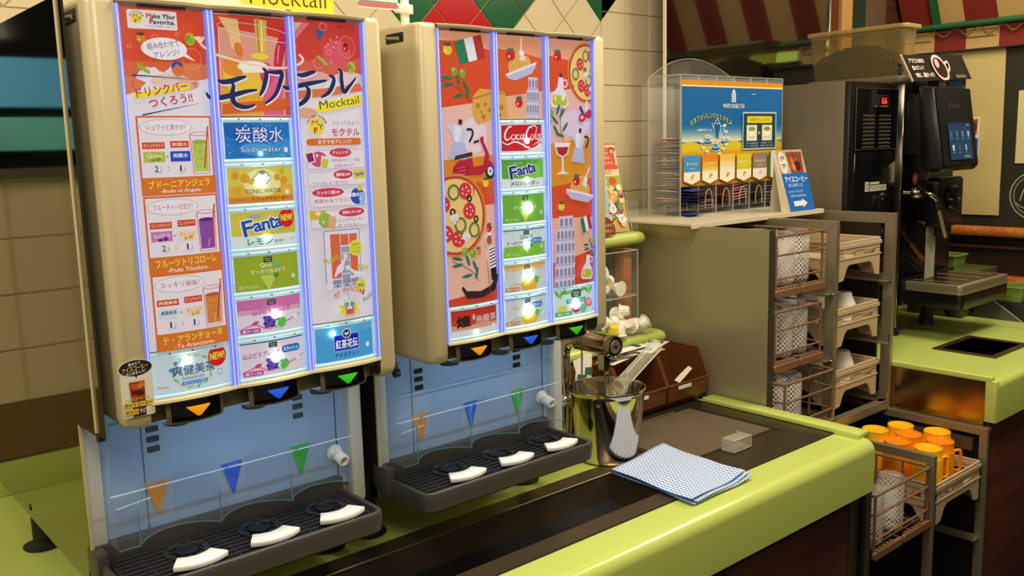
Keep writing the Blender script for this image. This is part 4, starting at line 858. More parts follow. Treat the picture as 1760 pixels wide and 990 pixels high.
    # lit columns: divider strips, posters, selection buttons
    for d in (-.1595, -.0555, -.0505, .0505, .0555, .1595):
        b = MB(); b.box(X(d-.0025), X(d+.0025), 1.081, 1.094, 1.2165, 1.679, DIVIDER, 0.001); b.box(X(d-.0005), X(d+.0005), 1.0805, 1.082, 1.2165, 1.679, DIVCORE); b.build('lit_divider', t, 0)
    cols = ((-.157, .1), (-.049, .098), (.057, .1))
    for k, (x0, wd) in enumerate(cols):
        art = posters[k]; m = MB(); art.into(m, lambda u, v, w, x0=x0: (X(x0)+u, YF-.0005-w, 1.677-v), bend=0.0055)
        m.build('poster_panel', t, 0)
        h = art.h/1000
        m = MB(); m.box(X(x0+.02), X(x0+.075), 1.0795, 1.083, 1.6765, 1.6795, FILMGAP); m.build('film_slot', t, 0)
        rows = buttons[k]; zt = 1.677-h-.002; bh = (zt-1.2195)/len(rows)
        for i, kind in enumerate(rows):
            za = zt-bh*i; zb = za-bh; xa, xb = X(x0), X(x0+wd); fr = MB()
            bend = lambda x, xa=xa, xb=xb: 0.0055*(1-(2*(x-xa)/(xb-xa)-1)**2)
            for (ua, ub, va, vb, dy) in ((xa, xb, za, za-.0052, 0), (xa, xb, zb+.0048, zb, 0), (xa, xa+.0045, za, zb, 0), (xb-.0045, xb, za, zb, 0), (xa, xb, za, zb, .0035)):
                rws = [[(x, YF-.0030+dy-bend(x), va), (x, YF-.0040+dy-bend(x), va-(va-vb)*.3), (x, YF-.0040+dy-bend(x), vb+(va-vb)*.3), (x, YF-.0022+dy-bend(x), vb)] for x in [ua+(ub-ua)*j/8 for j in range(9)]]
                fr.sheet(rws, BTNFRAME)
            for (ua, va) in ((.022, .0012), (.05, .001), (.078, .0012)): fr.box(xa+ua-.001, xa+ua+.001, YF-.0125, YF-.0095, za-va-.001, za-va, STEEL_DK)
            fa = art_button(kind); sx = (wd-.010)/.090; sz = (bh-.0115)/.046
            fa.into(fr, lambda u, v, w, xa=xa, za=za, sx=sx, sz=sz: (xa+.005+u*sx, YF-.0027-w, za-.0058-v*sz), bend=0.0055)
            bo = fr.build('selection_button', t, 0)
            for (lu, lv, r) in leds.get(kind, ()):
                l = MB(); l.lathe([(r*math.sin(rad(a)), r*.6*math.cos(rad(a))) for a in range(0, 91, 15)], (0, 0, 0), LED, 12)
                c = Vector((xa+lu*wd, YF-.0032-bend(xa+lu*wd), za-lv*bh)); l.v = [Vector((c.x+p.x, c.y-p.z, c.z+p.y)) for p in l.v]; l.build('led_lamp', bo)
    # splash back with slots, arrow stickers and spout
    b = MB(); b.box(X(-.186), X(.186), 1.236, 1.25, 0.985, 1.19, TINTPANEL)
    for d in (-.128, .168): b.box(X(d)-.0007, X(d)+.0007, 1.2352, 1.237, 0.985, 1.19, BLACKP)
    for d in (-.113, .105):
        for z in (1.1405, 1.1265, 1.112): b.prism(rrect(X(d)-.0085, X(d)+.0085, z-.0042, z+.0042, .002, 3), 1, 1.2345, 1.237, DARK)
        b.box(X(d)-.018, X(d)+.02, 1.2350, 1.2356, 1.07, 1.16, clear('clear_film', (220, 230, 235), .93, .1))
    b.build('splash_back', t, 0)
    for k, d in enumerate((-.1135, -.005, .1045)):
        s = MB(); s.raw([(X(d)-.020, 1.2349, 1.070), (X(d)+.020, 1.2349, 1.070), (X(d)+.020, 1.2349, 1.008), (X(d)-.020, 1.2349, 1.008)], [(0, 1, 2, 3)], clear('clear_sticker_film', (235, 240, 240), .86, .2))
        c = ((255, 158, 6), (30, 104, 250), (52, 200, 40))[k]; s.raw([(X(d)-.0165, 1.2343, 1.066), (X(d)+.0165, 1.2343, 1.066), (X(d)+.001, 1.2343, 1.018), (X(d)-.001, 1.2343, 1.018)], [(0, 1, 2, 3)], mat('arrow_print_%d' % k, tuple(int(v*.92) for v in c), 0.4))
        s.build('arrow_sticker', t, 0)
    b = MB(); b.lathe([(.013, 0), (.013, .004), (.0095, .005), (.0095, .032), (.0065, .033), (.0065, .012)], (X(.162), 1.2345, 1.040), WHITEP, 20, Matrix.Rotation(rad(90), 4, 'X') @ Matrix.Rotation(rad(12), 4, 'X')); b.build('spout', t)
    # clear splash guard with three scalloped bays
    g = MB(); zt = guard_top; zf = 1.073
    xl, xr_ = X(-.186), X(.172); ribs = [X(-.158), X(-.048), X(.060), X(.170)]
    def ybay(x):
        for i in range(3):
            if ribs[i] <= x <= ribs[i+1]:
                f = (x-ribs[i])/(ribs[i+1]-ribs[i]); return 1.180+0.034*math.sin(math.pi*f)**0.7
        return 1.180
    xs = sorted(set([xl+(xr_-xl)*i/60 for i in range(61)]+ribs))
    rows = []
    for z, q in ((1.004, 1), (1.03, 1), (1.052, 1), (1.062, .92), (zf, .5), (zf+.008, .12), (zf+.02, 0), (zt-.012, 0)):
        rows.append([(x, (ybay(x)*q+(1.196+.020*min(1, max(0, (z-zf)/.06)))*(1-q)), z) for x in xs])
    g.sheet(rows, CLEARG)
    g.sheet([[(xl, 1.18, 1.004), (xl, 1.18, 1.052), (xl, 1.196, zf), (xl+.012, 1.214, zt-.012)], [(xl, 1.232, 1.004), (xl, 1.232, 1.06), (xl, 1.232, zf+.02), (xl+.012, 1.232, zt-.012)]], CLEARG)
    g.sheet([[(xr_, 1.18, 1.004), (xr_, 1.18, 1.052), (xr_, 1.196, zf), (xr_, 1.214, zt-.012)], [(xr_, 1.232, 1.004), (xr_, 1.232, 1.06), (xr_, 1.232, zf+.02), (xr_, 1.232, zt-.012)]], CLEARG)
    for i, rx in enumerate(ribs[:3]): g.tube(catmull([(rx, 1.1795, 1.004), (rx, 1.1795, 1.045), (rx+.006, 1.188, 1.066), (rx+.022, 1.1965, 1.0745), (rx+.045, 1.1975, 1.0755)], 5), 0.0011, EDGE, 5)
    g.tube([(x, ybay(x), 1.004) for x in xs], 0.0009, EDGE, 5)
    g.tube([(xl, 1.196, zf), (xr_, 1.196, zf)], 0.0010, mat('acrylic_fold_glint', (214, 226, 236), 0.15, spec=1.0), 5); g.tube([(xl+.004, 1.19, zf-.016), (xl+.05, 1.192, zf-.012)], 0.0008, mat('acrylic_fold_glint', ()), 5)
    g.tube([(xl+.012, 1.2155, zt-.012), (xr_, 1.2155, zt-.012)], 0.0008, EDGE, 5)
    g.build('splash_guard', t, 30)
    # drip tray
    b = MB(); x0, x1, y0, y1 = X(-.207), X(.166), 1.090, 1.236
    def ringz(d, z): return [(px, py, z) for px, py in rrect(x0+d, x1-d, y0+d, y1, max(.002, .022-d), 5)]
    loops = [ringz(.010, .951), ringz(.002, .957), ringz(0, .979), ringz(.002, .985), ringz(.005, .9865), ringz(.009, .985), ringz(.010, .978), ringz(.012, .970)]
    n = len(loops[0]); vs = [p for l in loops for p in l]; fs = [tuple(range(n))]
    for i in range(len(loops)-1):
        for k in range(n): fs.append((i*n+k, i*n+(k+1) % n, (i+1)*n+(k+1) % n, (i+1)*n+k))
    fs.append(tuple((len(loops)-1)*n+k for k in range(n))); b.raw(vs, fs, TRAYP)
    b.box(x0, x1+.002, 1.218, 1.2355, .955, 1.003, TRAYP, 0.004); b.box(x0-.004, x0+.012, 1.19, 1.2355, .955, 1.003, TRAYP, 0.004)
    b.box(X(-.12), X(.11), 1.15, 1.225, .935, .952, BLACKP)
    tray = b.build('drip_tray', t)
    gr = MB()
    for k in range(9): gr.box(x0+.018, x1-.018, 1.106+k*.0125, 1.1115+k*.0125, .972, .981, GRATE, 0.001)
    for d in (-.190, -.155, -.102, -.05, 0, .053, .104, .150): gr.box(X(d)-.002, X(d)+.002, 1.104, 1.214, .970, .979, GRATE)
    for d in (-.102, .003, .108):
        c = (X(d), 1.172, 0); gr.lathe([(.030, .979), (.030, .983), (.026, .984), (.022, .982)], c, GRATE, 28); gr.lathe([(0, .9825), (.014, .9825), (.016, .984), (.0165, .980)], c, BLACKP, 24)
        for q in range(6): a = rad(60*q+20); gr.box(c[0]+.026*math.cos(a)-.003, c[0]+.026*math.cos(a)+.003, c[1]+.026*math.sin(a)-.003, c[1]+.026*math.sin(a)+.003, .98, .9845, GRATE)
        gr.box(X(d)-.0016+.004, X(d)+.0016+.004, 1.098, 1.114, .979, .985, GRATE)
    gr.build('drip_grate', tray, 30)
    for d in (-.104, .001, .106):
        c = MB(); p = []; A0, A1 = -127, -53
        for i in range(13): a = rad(A0+(A1-A0)*i/12); p.append((X(d)+.062*math.cos(a), 1.166+.062*math.sin(a)))
        for i in range(13): a = rad(A1+6-(A1-A0+12)*i/12); p.append((X(d)+.033*math.cos(a), 1.166+.033*math.sin(a)))
        c.prism(p, 2, .983, .9905, WHITEP, 0.0018, 2); c.box(X(d)-.0015, X(d)+.0015, 1.131, 1.134, .990, .9908, BLACKP); c.build('cup_rest', tray)
    for dx, y in ((-.18, 1.31), (.18, 1.31), (-.175, 1.66), (.175, 1.66)):
        b = MB(); b.lathe([(0, .851), (.030, .851), (.031, .854), (.022, .857), (.0145, .861), (.0145, .957), (0, .957)], (X(dx), y, 0), RUBBER, 20); b.build('leg', t)
    # bluish lamp strip under the cover
    l = area_light('under_cover_lamp', (xc, 1.118, 1.184), (xc, 1.232, 1.06), 0.30, 0.012, 0.42, (0.56, 0.76, 1.0)); l.parent = t; l.matrix_parent_inverse = WM[t].inverted()
    b = MB(); b.box(X(-.15), X(.15), 1.1215, 1.128, 1.1835, 1.186, mat('lamp_lens', (150, 190, 230), 0.3, emit=0.6)); b.build('lamp_strip', t)
    return t
LM1 = {'soda': ((.5, .8, .0025),), 'tonic': ((.48, .42, .006),), 'lemon': ((.5, .72, .004),), 'qoo': (), 'grape': ((.55, .5, .006),), 'grapesquash': ((.52, .52, .007),), 'soken': ((.42, .25, .005),), 'tea': ((.30, .25, .004),)}
LM2 = {'cola': ((.56, .58, .0045),), 'melon': ((.54, .68, .004),), 'qoo2': ((.55, .5, .009),), 'qoosquash': ((.50, .58, .006),), 'orange': ((.52, .46, .009),), 'orangesquash': ((.52, .5, .010),), 'oolong': ((.5, .85, .003),), 'guava': ((.5, .55, .008),)}
m1 = dispenser(.5125, 'drink dispenser with the big dark blue モクテル lettering, nearest and leftmost', (art_mocktail_left(), art_mocktail_mid(), art_mocktail_right()),
               (('soken',), ('soda', 'tonic', 'lemon', 'qoo', 'grape', 'grapesquash'), ('tea',)), LM1, 1.175, False)
m2 = dispenser(.9545, 'drink dispenser with pizza, scooter and tower pictures, right behind the first', (art_italy_left(), art_italy_mid(), art_italy_right()),
               (('oolong',), ('cola', 'melon', 'qoo2', 'qoosquash', 'orange', 'orangesquash'), ('guava',)), LM2, 1.125, True)
# sticker on the first cover
a = Art(46, 72); a.rr(2, 18, 44, 72, 3, 'e6dcc8'); a.ell(23, 11, 22.5, 10.8, 'efe6d4'); a.ell(23, 11, 21.6, 10, '1c1a18'); a.poly([(20, 19), (25, 19), (23.5, 24)], '1c1a18')
a.txt('挽きたて', 22, 5.4, 16, 4, 'f0e8d8', .6, rot=-6); a.txt('アイスコーヒー', 22.5, 11, 34, 5.4, 'd8c84a', 1, rot=-6); a.txt('はじめました！', 23, 16.6, 26, 4, 'f0e8d8', .6, rot=-6)
a.poly([(13, 28), (33, 28), (32, 62), (15, 62)], '8a2c18'); a.ell(20, 34, 6, 4, 'c05028', 20); a.ell(28, 33, 5, 4, 'd8742c', -20); a.ell(24, 42, 8, 3, '4a140c', 10); a.ell(20, 48, 6, 3, 'b04024'); a.rect(15, 52, 32.4, 62, '3a100a'); a.frame(12.6, 26, 33.4, 62, .5, 'c8b8a0')
a.txt('アイスコーヒーは', 22, 49.5, 32, 4, 'd8c84a', .8, rot=-3); a.rect(4, 53, 42, 59.5, 'e0bc3c'); a.txt('ホットコーヒー', 23, 56.2, 36, 5.2, '2a2018', 1.0); a.rect(4, 61.5, 22, 68.5, 'e0bc3c'); a.txt('マシン', 13, 65, 16, 5, '2a2018', 1); a.rect(15, 62, 32, 71, '3a100a'); a.rect(4, 61.5, 22, 68.5, 'e0bc3c'); a.txt('マシン', 13, 65, 16, 5, '2a2018', 1); a.txt('でどうぞ!!', 33, 65, 20, 5, 'f4ecd8', .8)
mb = MB(); mb.box(.3195, .3555, 1.0800, 1.0826, 1.2065, 1.258, PAPER)
a.into(mb, lambda u, v, w: (.3165+u*.88, 1.0796-w, 1.2745-v*.96)); tag(mb.build('sticker', smooth=0), 'iced coffee sticker with black speech bubble on the first dispenser cover', 'sticker')
# ================================================================ on the left counter
BX, BY = 1.350, 1.284
t = thing('ice_pail', 'polished steel pail standing in front of the water tap', 'pail', (BX, BY, 0.85))
b = MB(); b.lathe([(0, .8505), (.060, .8505), (.0635, .853), (.0645, .862), (.066, .868), (.0785, .992), (.0795, 1.0), (.0815, 1.0015), (.0815, 1.004), (.078, 1.0045), (.0765, .998), (.064, .87), (.060, .858), (0, .857)], (BX, BY, .0014), CHROME, 56)
b.build('pail_body', t, 50)
for a in (-150, 30):
    b = MB(); p = Vector((BX+.0785*math.cos(rad(a)), BY+.0785*math.sin(rad(a)), .984)); b.lathe([(0, .004), (.003, .003), (.004, 0)], p, CHROME, 12, Vector((math.cos(rad(a)), math.sin(rad(a)), 0)).to_track_quat('Z', 'Y').to_matrix().to_4x4())
    b.build('rivet', t)
# clear scoop leaning in the pail
t = thing('ice_scoop', 'clear plastic ice scoop leaning out of the steel pail', 'scoop', (BX, BY, 0.86))
h0 = Vector((1.387, 1.278, 1.004)); h1 = Vector((1.511, 1.288, 1.065)); dirn = (h1-h0).normalized(); Mq = dirn.to_track_quat('Z', 'Y').to_matrix().to_4x4(); Lh = (h1-h0).length
SC = clear('clear_scoop_plastic', (236, 226, 186), 0.82, 0.05)
b = MB(); b.lathe([(.017, -.01), (.015, .02), (.0142, Lh*.5), (.0155, Lh), (.0145, Lh+.004), (0, Lh+.005)], h0, SC, 18, Mq)
b.lathe([(.0158, Lh-.004), (.017, Lh), (.0158, Lh+.004)], h0, SC, 18, Mq)
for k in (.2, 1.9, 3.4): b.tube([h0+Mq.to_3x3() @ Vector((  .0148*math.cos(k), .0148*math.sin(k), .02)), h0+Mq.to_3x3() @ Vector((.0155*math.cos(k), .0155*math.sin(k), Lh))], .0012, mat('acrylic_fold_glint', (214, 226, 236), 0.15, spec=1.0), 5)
b.build('handle', t)
b = MB(); rows = []
for i in range(9):
    f = i/8; p = h0-dirn*(.034*f); r = .017+.008*math.sin(math.pi*min(1, f*.62+.12)); row = []
    for k in range(13):
        a = rad(-200+220*k/12); row.append(p+Mq.to_3x3() @ Vector((r*math.cos(a), r*.7*math.sin(a), 0)))
    rows.append(row)
b.sheet(rows, SC); b.build('scoop_bowl', t)
# water tap
TX, TY = 1.322, 1.385; DZ = -.014
t = thing('water_tap', 'chrome water tap with push loop arching over the steel pail', 'tap', (TX, TY, 0.85))
b = MB(); b.lathe([(0, .851), (.026, .851), (.026, .856), (.0155, .862), (.0155, .951), (.024, .958), (.026, .967), (.022, .973), (.015, .978), (.015, .990)], (TX, TY, 0), CHROME, 28)
col = catmull([(TX, TY, .976), (TX, TY, 1.036), (TX, TY-.001, 1.071), (TX+.003, TY-.012, 1.092), (TX+.008, TY-.032, 1.099)], 6); b.tube(col, .0145, CHROME, 18); b.build('column', t, 50)
b = MB(); b.tube([(TX+.016, TY-.010, .935), (TX+.022, TY-.0155, .935)], .0075, CHROME, 14); b.tube([(TX+.008, TY-.004, .935), (TX+.018, TY-.012, .935)], .005, CHROME, 10); b.build('side_valve', t)
hx = TX+.012; ya, yb = TY-.030, TY-.142; Hd = Matrix.Rotation(rad(90), 4, 'X')
b = MB(); hz = lambda y: 1.1125-.0012*(ya-y)/.112
prof = [(0, 0), (.017, 0), (.0215, .004), (.0215, .018)]
for k in range(3): z = .018+k*.007; prof += [(.0215, z), (.0198, z+.0012), (.0198, z+.0028), (.0215, z+.004)]
prof += [(.0215, .092), (.0235, .095), (.0235, .108), (.0215, .112), (.0200, .1125), (.0190, .1105), (0, .1105)]
b.lathe(prof, (hx, ya, 1.1125+DZ), mat('tap_head_chrome', (158, 142, 128), .16, 1.0), 36, Hd); b.build('tap_head', t, 40)
b = MB(); b.lathe([(0, .1115), (.014, .1115), (.0145, .1105)], (hx, ya, 1.1125+DZ), STEEL, 24, Hd); yy = ya-.1121
b.raw([(hx+u, yy, z+DZ) for u, z in ((-.008, 1.109), (-.001, 1.1185), (.001, 1.113), (.008, 1.117), (.002, 1.107), (-.001, 1.1125))], [(0, 1, 2, 3, 4, 5)], BLACKP); b.build('badge', t, 0)
b = MB(); b.lathe([(.0125, 1.093), (.0125, 1.072), (.009, 1.05), (.0085, 1.050), (0, 1.05)], (hx, yb+.034, DZ), CHROME, 4, Matrix.Rotation(rad(45), 4, 'Z')); b.build('tap_nozzle', t, 20)
b = MB(); zl = 1.086
b.tube(catmull([(hx+u, v+.047, z+DZ) for u, v, z in ((-.012, 1.282, 1.1), (-.013, 1.282, 1.05), (-.013, 1.282, 1.012), (-.010, 1.277, .997), (-.004, 1.266, .990), (.002, 1.250, .989), (.005, 1.238, .994), (.005, 1.232, 1.008), (.002, 1.231, 1.055))], 6), .0020, CHROME, 8)
for q in range(7): b.cyl((hx-.006+q*.0014, 1.315-q*.0045, .9755), (hx-.0055+q*.0014, 1.313-q*.0045, .9775), .0027, CHROME, 8)
b.build('push_lever', t)
# folded blue and white wave cloth
WAVE = bpy.data.materials.new('wave_cloth'); WAVE.use_nodes = True; nt = WAVE.node_tree; bs = nt.nodes['Principled BSDF']; bs.inputs['Roughness'].default_value = 0.9
tc = nt.nodes.new('ShaderNodeUVMap'); sx = nt.nodes.new('ShaderNodeSeparateXYZ'); nt.links.new(tc.outputs['UV'], sx.inputs[0])
def mnode(op, a, bb, cc=None):
    n = nt.nodes.new('ShaderNodeMath'); n.operation = op
    for i, v in enumerate((a, bb, cc)):
        if v is None: continue
        if isinstance(v, (int, float)): n.inputs[i].default_value = v
        else: nt.links.new(v, n.inputs[i])
    return n.outputs[0]
zig = mnode('PINGPONG', mnode('MULTIPLY', sx.outputs[0], 36.0), 1.0); ph = mnode('ADD', mnode('MULTIPLY', sx.outputs[1], 21.0), mnode('MULTIPLY', mnode('SMOOTH_MIN', zig, 1.0, .2), .36))
fr = mnode('FRACT', ph, None); st = mnode('LESS_THAN', fr, 0.42)
mx = nt.nodes.new('ShaderNodeMix'); mx.data_type = 'RGBA'; mx.inputs['A'].default_value = (*lin((226, 228, 236)), 1); mx.inputs['B'].default_value = (*lin((84, 138, 208)), 1)
nt.links.new(st, mx.inputs['Factor']); nt.links.new(mx.outputs['Result'], bs.inputs['Base Color'])
P00, P10, P11, P01 = Vector((1.276, 1.198)), Vector((1.424, .990)), Vector((1.463, 1.000)), Vector((1.476, 1.232))
def cloth_layer(c00, c10, c11, c01, z, lift, seed, thick):
    n = 22; r_ = random.Random(seed); rows = []; uv = []
    for i in range(n+1):
        row = []
        for j in range(n+1):
            u, v = i/n, j/n; p = c00*(1-u)*(1-v)+c10*u*(1-v)+c11*u*v+c01*(1-u)*v
            h = z+lift*(1-u)*.0+.0022*math.sin(7*u+3*v+seed)*math.sin(5*v-2*u)+.004*max(0, v*u-.72)*6
            row.append((p.x, p.y, h)); uv.append((u, v))
        rows.append(row)
    return rows, uv
t = thing('cloth', 'blue and white wavy striped cloth folded on the counter edge over the sink corner', 'cloth', (1.40, 1.10, 0.852))
A00, A10, A11, A01 = Vector((1.276, 1.203)), Vector((1.266, .991)), Vector((1.447, .998)), Vector((1.471, 1.233))
for k, (z, d, sd) in enumerate(((.8565, .0, 1), (.8605, -.004, 2), (.8645, .002, 3))):
    rows, uv = cloth_layer(A00+Vector((-d, 0)), A10+Vector((-d*1.5, d)), A11+Vector((.004*(1-k), -.006*(1-k))), A01, z, 0, sd, 0)
    m = MB(); m.sheet(rows, WAVE); o = m.build('fold', t, 60); uvl = o.data.uv_layers.new(name='UVMap')
    for lp in o.data.loops: uvl.data[lp.index].uv = uv[lp.vertex_index]
    md = o.modifiers.new('thickness', 'SOLIDIFY'); md.thickness = 0.0016
# small clear acrylic block
t = MB(); t.box(1.548, 1.612, 1.106, 1.136, .8535, .879, clear('acrylic_block_clear', (225, 220, 205), .78, .05), .001)
for pts in ([(1.548, 1.106, .879), (1.612, 1.106, .879), (1.612, 1.136, .879), (1.548, 1.136, .879)], [(1.548, 1.106, .8545), (1.612, 1.106, .8545), (1.612, 1.136, .8545), (1.548, 1.136, .8545)]): t.tube(pts, .0011, mat('acrylic_edge_pale', (196, 188, 164), .2, alpha=.75), 5, True)
for x, y in ((1.548, 1.106), (1.612, 1.106), (1.548, 1.136), (1.612, 1.136)): t.cyl((x, y, .854), (x, y, .879), .0011, mat('acrylic_edge_pale', ()), 6)
t.cyl((1.60, 1.134, .879), (1.60, 1.134, .886), .0018, mat('acrylic_edge_pale', ()), 8); tag(t.build('label_holder'), 'small empty clear acrylic block standing on the dark drainboard', 'holder')

# ---------------------------------------------------------------- stacking bins with wrapped cutlery
BINB = mat('brown_bin_plastic', (104, 58, 26), 0.3, bump=0.03, scale=120, alpha=1.0)
def bin_(x0, x1, label, card):
    yf, yb, zb = 1.405, 1.530, .8532
    t = thing('storage_bin', label, 'bin', ((x0+x1)/2, 1.47, .8532), 0, 'brown bins along the counter back')
    b = MB(); th = .0025
    side = [(yf+.02, zb), (yf+.004, zb+.018), (yf-.002, zb+.060), (yf+.030, zb+.128), (yf+.04, zb+.132), (yb, zb+.132), (yb, zb)]
    for x in (x0, x1-th): b.prism(side, 0, x, x+th, BINB, .0006, 1)
    for x in (x0-.0015, x1-.0025): b.tube([(x+.002, yf-.001, zb+.060), (x+.002, yf+.031, zb+.129), (x+.002, yb, zb+.132)], .0028, BINB, 6)
    b.prism([(yf+.02, zb), (yf+.004, zb+.018), (yf-.002, zb+.060), (yf+.0006, zb+.060), (yf+.0065, zb+.019), (yf+.022, zb+.0025)], 0, x0, x1, BINB)
    b.box(x0, x1, yf+.02, yb, zb, zb+.0025, BINB); b.box(x0, x1, yb-.003, yb, zb, zb+.132, BINB); b.tube([(x0, yf-.001, zb+.060), (x1, yf-.001, zb+.060)], .003, BINB, 6)
    b.build('bin_body', t, 30)
    if card: c = MB(); c.box(x0+.035, x0+.085, yf-.0045, yf-.0035, zb+.047, zb+.056, PAPER); c.build('label_strip', t, 0)
    return t
bin_(1.372, 1.527, 'brown stacking bin half hidden behind the steel pail', False)
bin_(1.532, 1.690, 'brown stacking bin in the middle with white label, behind the ice scoop', True)
bin_(1.695, 1.853, 'brown stacking bin at the right end beside the steel panel', True)
def packet(w, l, stripe):
    b = MB(); n = 6; rows = []
    for i in range(n+1):
        f = i/n; z = .004*math.sin(math.pi*f)
        rows.append([(-w/2, l*(f-.5), z*.2), (-w/4, l*(f-.5), z), (0, l*(f-.5), z*1.15), (w/4, l*(f-.5), z), (w/2, l*(f-.5), z*.2)])
    b.sheet(rows, PAPER, .001)
    G = mat('green_print', (52, 104, 72), .7)
    for k in range(stripe): b.box(-w*.36, w*.36, l*(-.42+.05*k), l*(-.40+.05*k), .0045, .0058, G)
    b.box(-w*.4, w*.4, l*.2, l*.3, .0045, .0056, G)
    return b
pk0 = packet(.05, .14, 3).build('wrapped_napkin'); pk1 = packet(.03, .16, 4).build('wrapped_napkin')
spots = [(0, 1.600, 1.478, .9915, -78, 0, 0, 'lowest white napkin lying across the bin tops behind the scoop'), (0, 1.655, 1.470, .9990, -97, 0, 0, 'white napkin with green print lying across the wall of the middle bin'),
         (0, 1.700, 1.464, 1.0065, -68, 0, 0, 'white wrapped napkin farthest right on the bin tops, reaching over the right bin'), (1, 1.414, 1.435, .943, 0, 84, 14, 'slim white wrapper leaning left behind the tap column'),
         (1, 1.450, 1.450, .942, 0, 84, -10, 'slim white wrapper with green stripe leaning right beside the tap loop'), (1, 1.480, 1.472, .942, 0, 84, 8, 'slim white wrapper seen through the tap loop'),
         (0, 1.425, 1.496, .932, 0, 82, -8, 'broad white napkin at the back of the leftmost bin'), (1, 1.600, 1.460, 1.0140, -86, 0, 0, 'slim white wrapper lying topmost on the napkins')]
for i, (k, x, y, z, rz, rx, ry, lab) in enumerate(spots):
    src = (pk0, pk1)[k]; o = src if (i in (0, 3)) else src.copy()
    if i not in (0, 3): COL.objects.link(o)
    o.location = (x, y, z); o.rotation_euler = (rad(rx), rad(ry), rad(rz)); tag(o, lab, 'napkin', 'wrapped napkins and wrappers in the bins')
b = MB(); b.sheet([[(0, 0, 0), (.03, .004, .012), (.05, .0, .028)], [(.004, .02, .002), (.035, .022, .016), (.058, .018, .030)]], PAPER, .0008); o = b.build('torn_wrapper'); o.location = (1.742, 1.408, .914); tag(o, 'torn white wrapper tucked over the label of the right bin', 'wrapper')

# ---------------------------------------------------------------- two-step shelf with creamers and leaflets
t = thing('tiered_shelf', 'two-step wooden shelf with rounded lime tops behind the second dispenser', 'shelf', (1.5, 1.75, .85))
def slabx(x0, x1, yf, yb, zt, th=.032):
    b = MB(); p = [(yb, zt-th), (yb, zt)]+[(yf+th/2-th/2*math.sin(rad(a)), zt-th/2+th/2*math.cos(rad(a))) for a in range(0, 181, 15)]
    b.prism(p, 0, x0, x1-th/2, LIME); b.lathe([(0, zt-th/2-.0)]+[(th/2*math.sin(rad(a)), zt-th/2-th/2*math.cos(rad(a))) for a in range(0, 181, 15)], (x1-th/2, yf+th/2, 0), LIME, 20)
    b.box(x1-th/2-.0005, x1, yf+th/2, yb, zt-th, zt, LIME, th*.45, 4); return b
slabx(1.172, 1.85, 1.605, 1.95, 1.262).build('upper_board', t, 50); slabx(1.172, 1.852, 1.535, 1.95, 1.002).build('lower_board', t, 50)
for nm, (x0, x1, y0, y1, z0, z1) in (('post', (1.795, 1.826, 1.64, 1.675, 1.002, 1.232)), ('post', (1.175, 1.20, 1.64, 1.675, 1.002, 1.232)), ('side_board', (1.79, 1.826, 1.56, 1.94, .8400, .971)), ('back_board', (1.17, 1.79, 1.90, 1.93, .8400, 1.232)), ('side_board', (1.172, 1.19, 1.56, 1.94, .8400, .971))):
    b = MB(); b.box(x0, x1, y0, y1, z0, z1, ORWOOD if nm != 'back_board' else BROWNB, .002); b.build(nm, t)
t = thing('creamer_box', 'clear open-front acrylic box of creamer cups under the upper shelf', 'box', (1.70, 1.60, 1.003))
b = MB(); q = (1.60, 1.775, 1.575, 1.64)
b.box(q[0], q[1], 1.666, 1.669, 1.003, 1.222, CLEAR); b.box(q[1]-.003, q[1], 1.575, 1.668, 1.003, 1.222, CLEAR); b.box(q[0], q[1], 1.575, 1.668, 1.1, 1.103, CLEAR); b.box(q[0], q[1], 1.575, 1.668, 1.0035, 1.0065, CLEAR)
for z in (1.222, 1.103): b.tube([(q[0], 1.574, z), (q[1], 1.574, z), (q[1], 1.668, z)], .0015, mat('acrylic_edge_pale', ()), 5)
b.tube([(q[1], 1.574, 1.003), (q[1], 1.574, 1.222)], .0017, mat('acrylic_edge_pale', ()), 5); b.build('box_body', t, 0)
b = MB(); ly = rrect(1.585, 1.80, 1.538, 1.60, .016, 5); b.tube([(x, y, 1.022) for x, y in ly], .0013, mat('acrylic_edge_pale', ()), 5, True); b.sheet([[(x, y, 1.004) for x, y in ly+ly[:1]], [(x, y, 1.022) for x, y in ly+ly[:1]]], CLEAR); b.raw([(x, y, 1.0045) for x, y in ly], [tuple(range(len(ly)))], CLEAR); b.build('front_tray', t, 0)
def creamer(yellow):
    b = MB(); M_ = mat('yellow_creamer', (232, 212, 30), .35) if yellow else mat('white_creamer', (244, 238, 222), .35)
    prof = [(0, 0), (.0105, 0), (.0115, .001), (.0155, .022), (.0205, .0232), (.0205, .0245), (0, .0248)]; b.lathe(prof, (0, 0, 0), M_, 24)
    for k in range(12): a = k*math.pi/6; b.tube([(.0118*math.cos(a), .0118*math.sin(a), .002), (.0156*math.cos(a), .0156*math.sin(a), .021)], .0008, M_, 4)
    return b
cw = creamer(False).build('creamer_cup'); cy_ = creamer(True).build('creamer_cup'); first = {False: True, True: True}
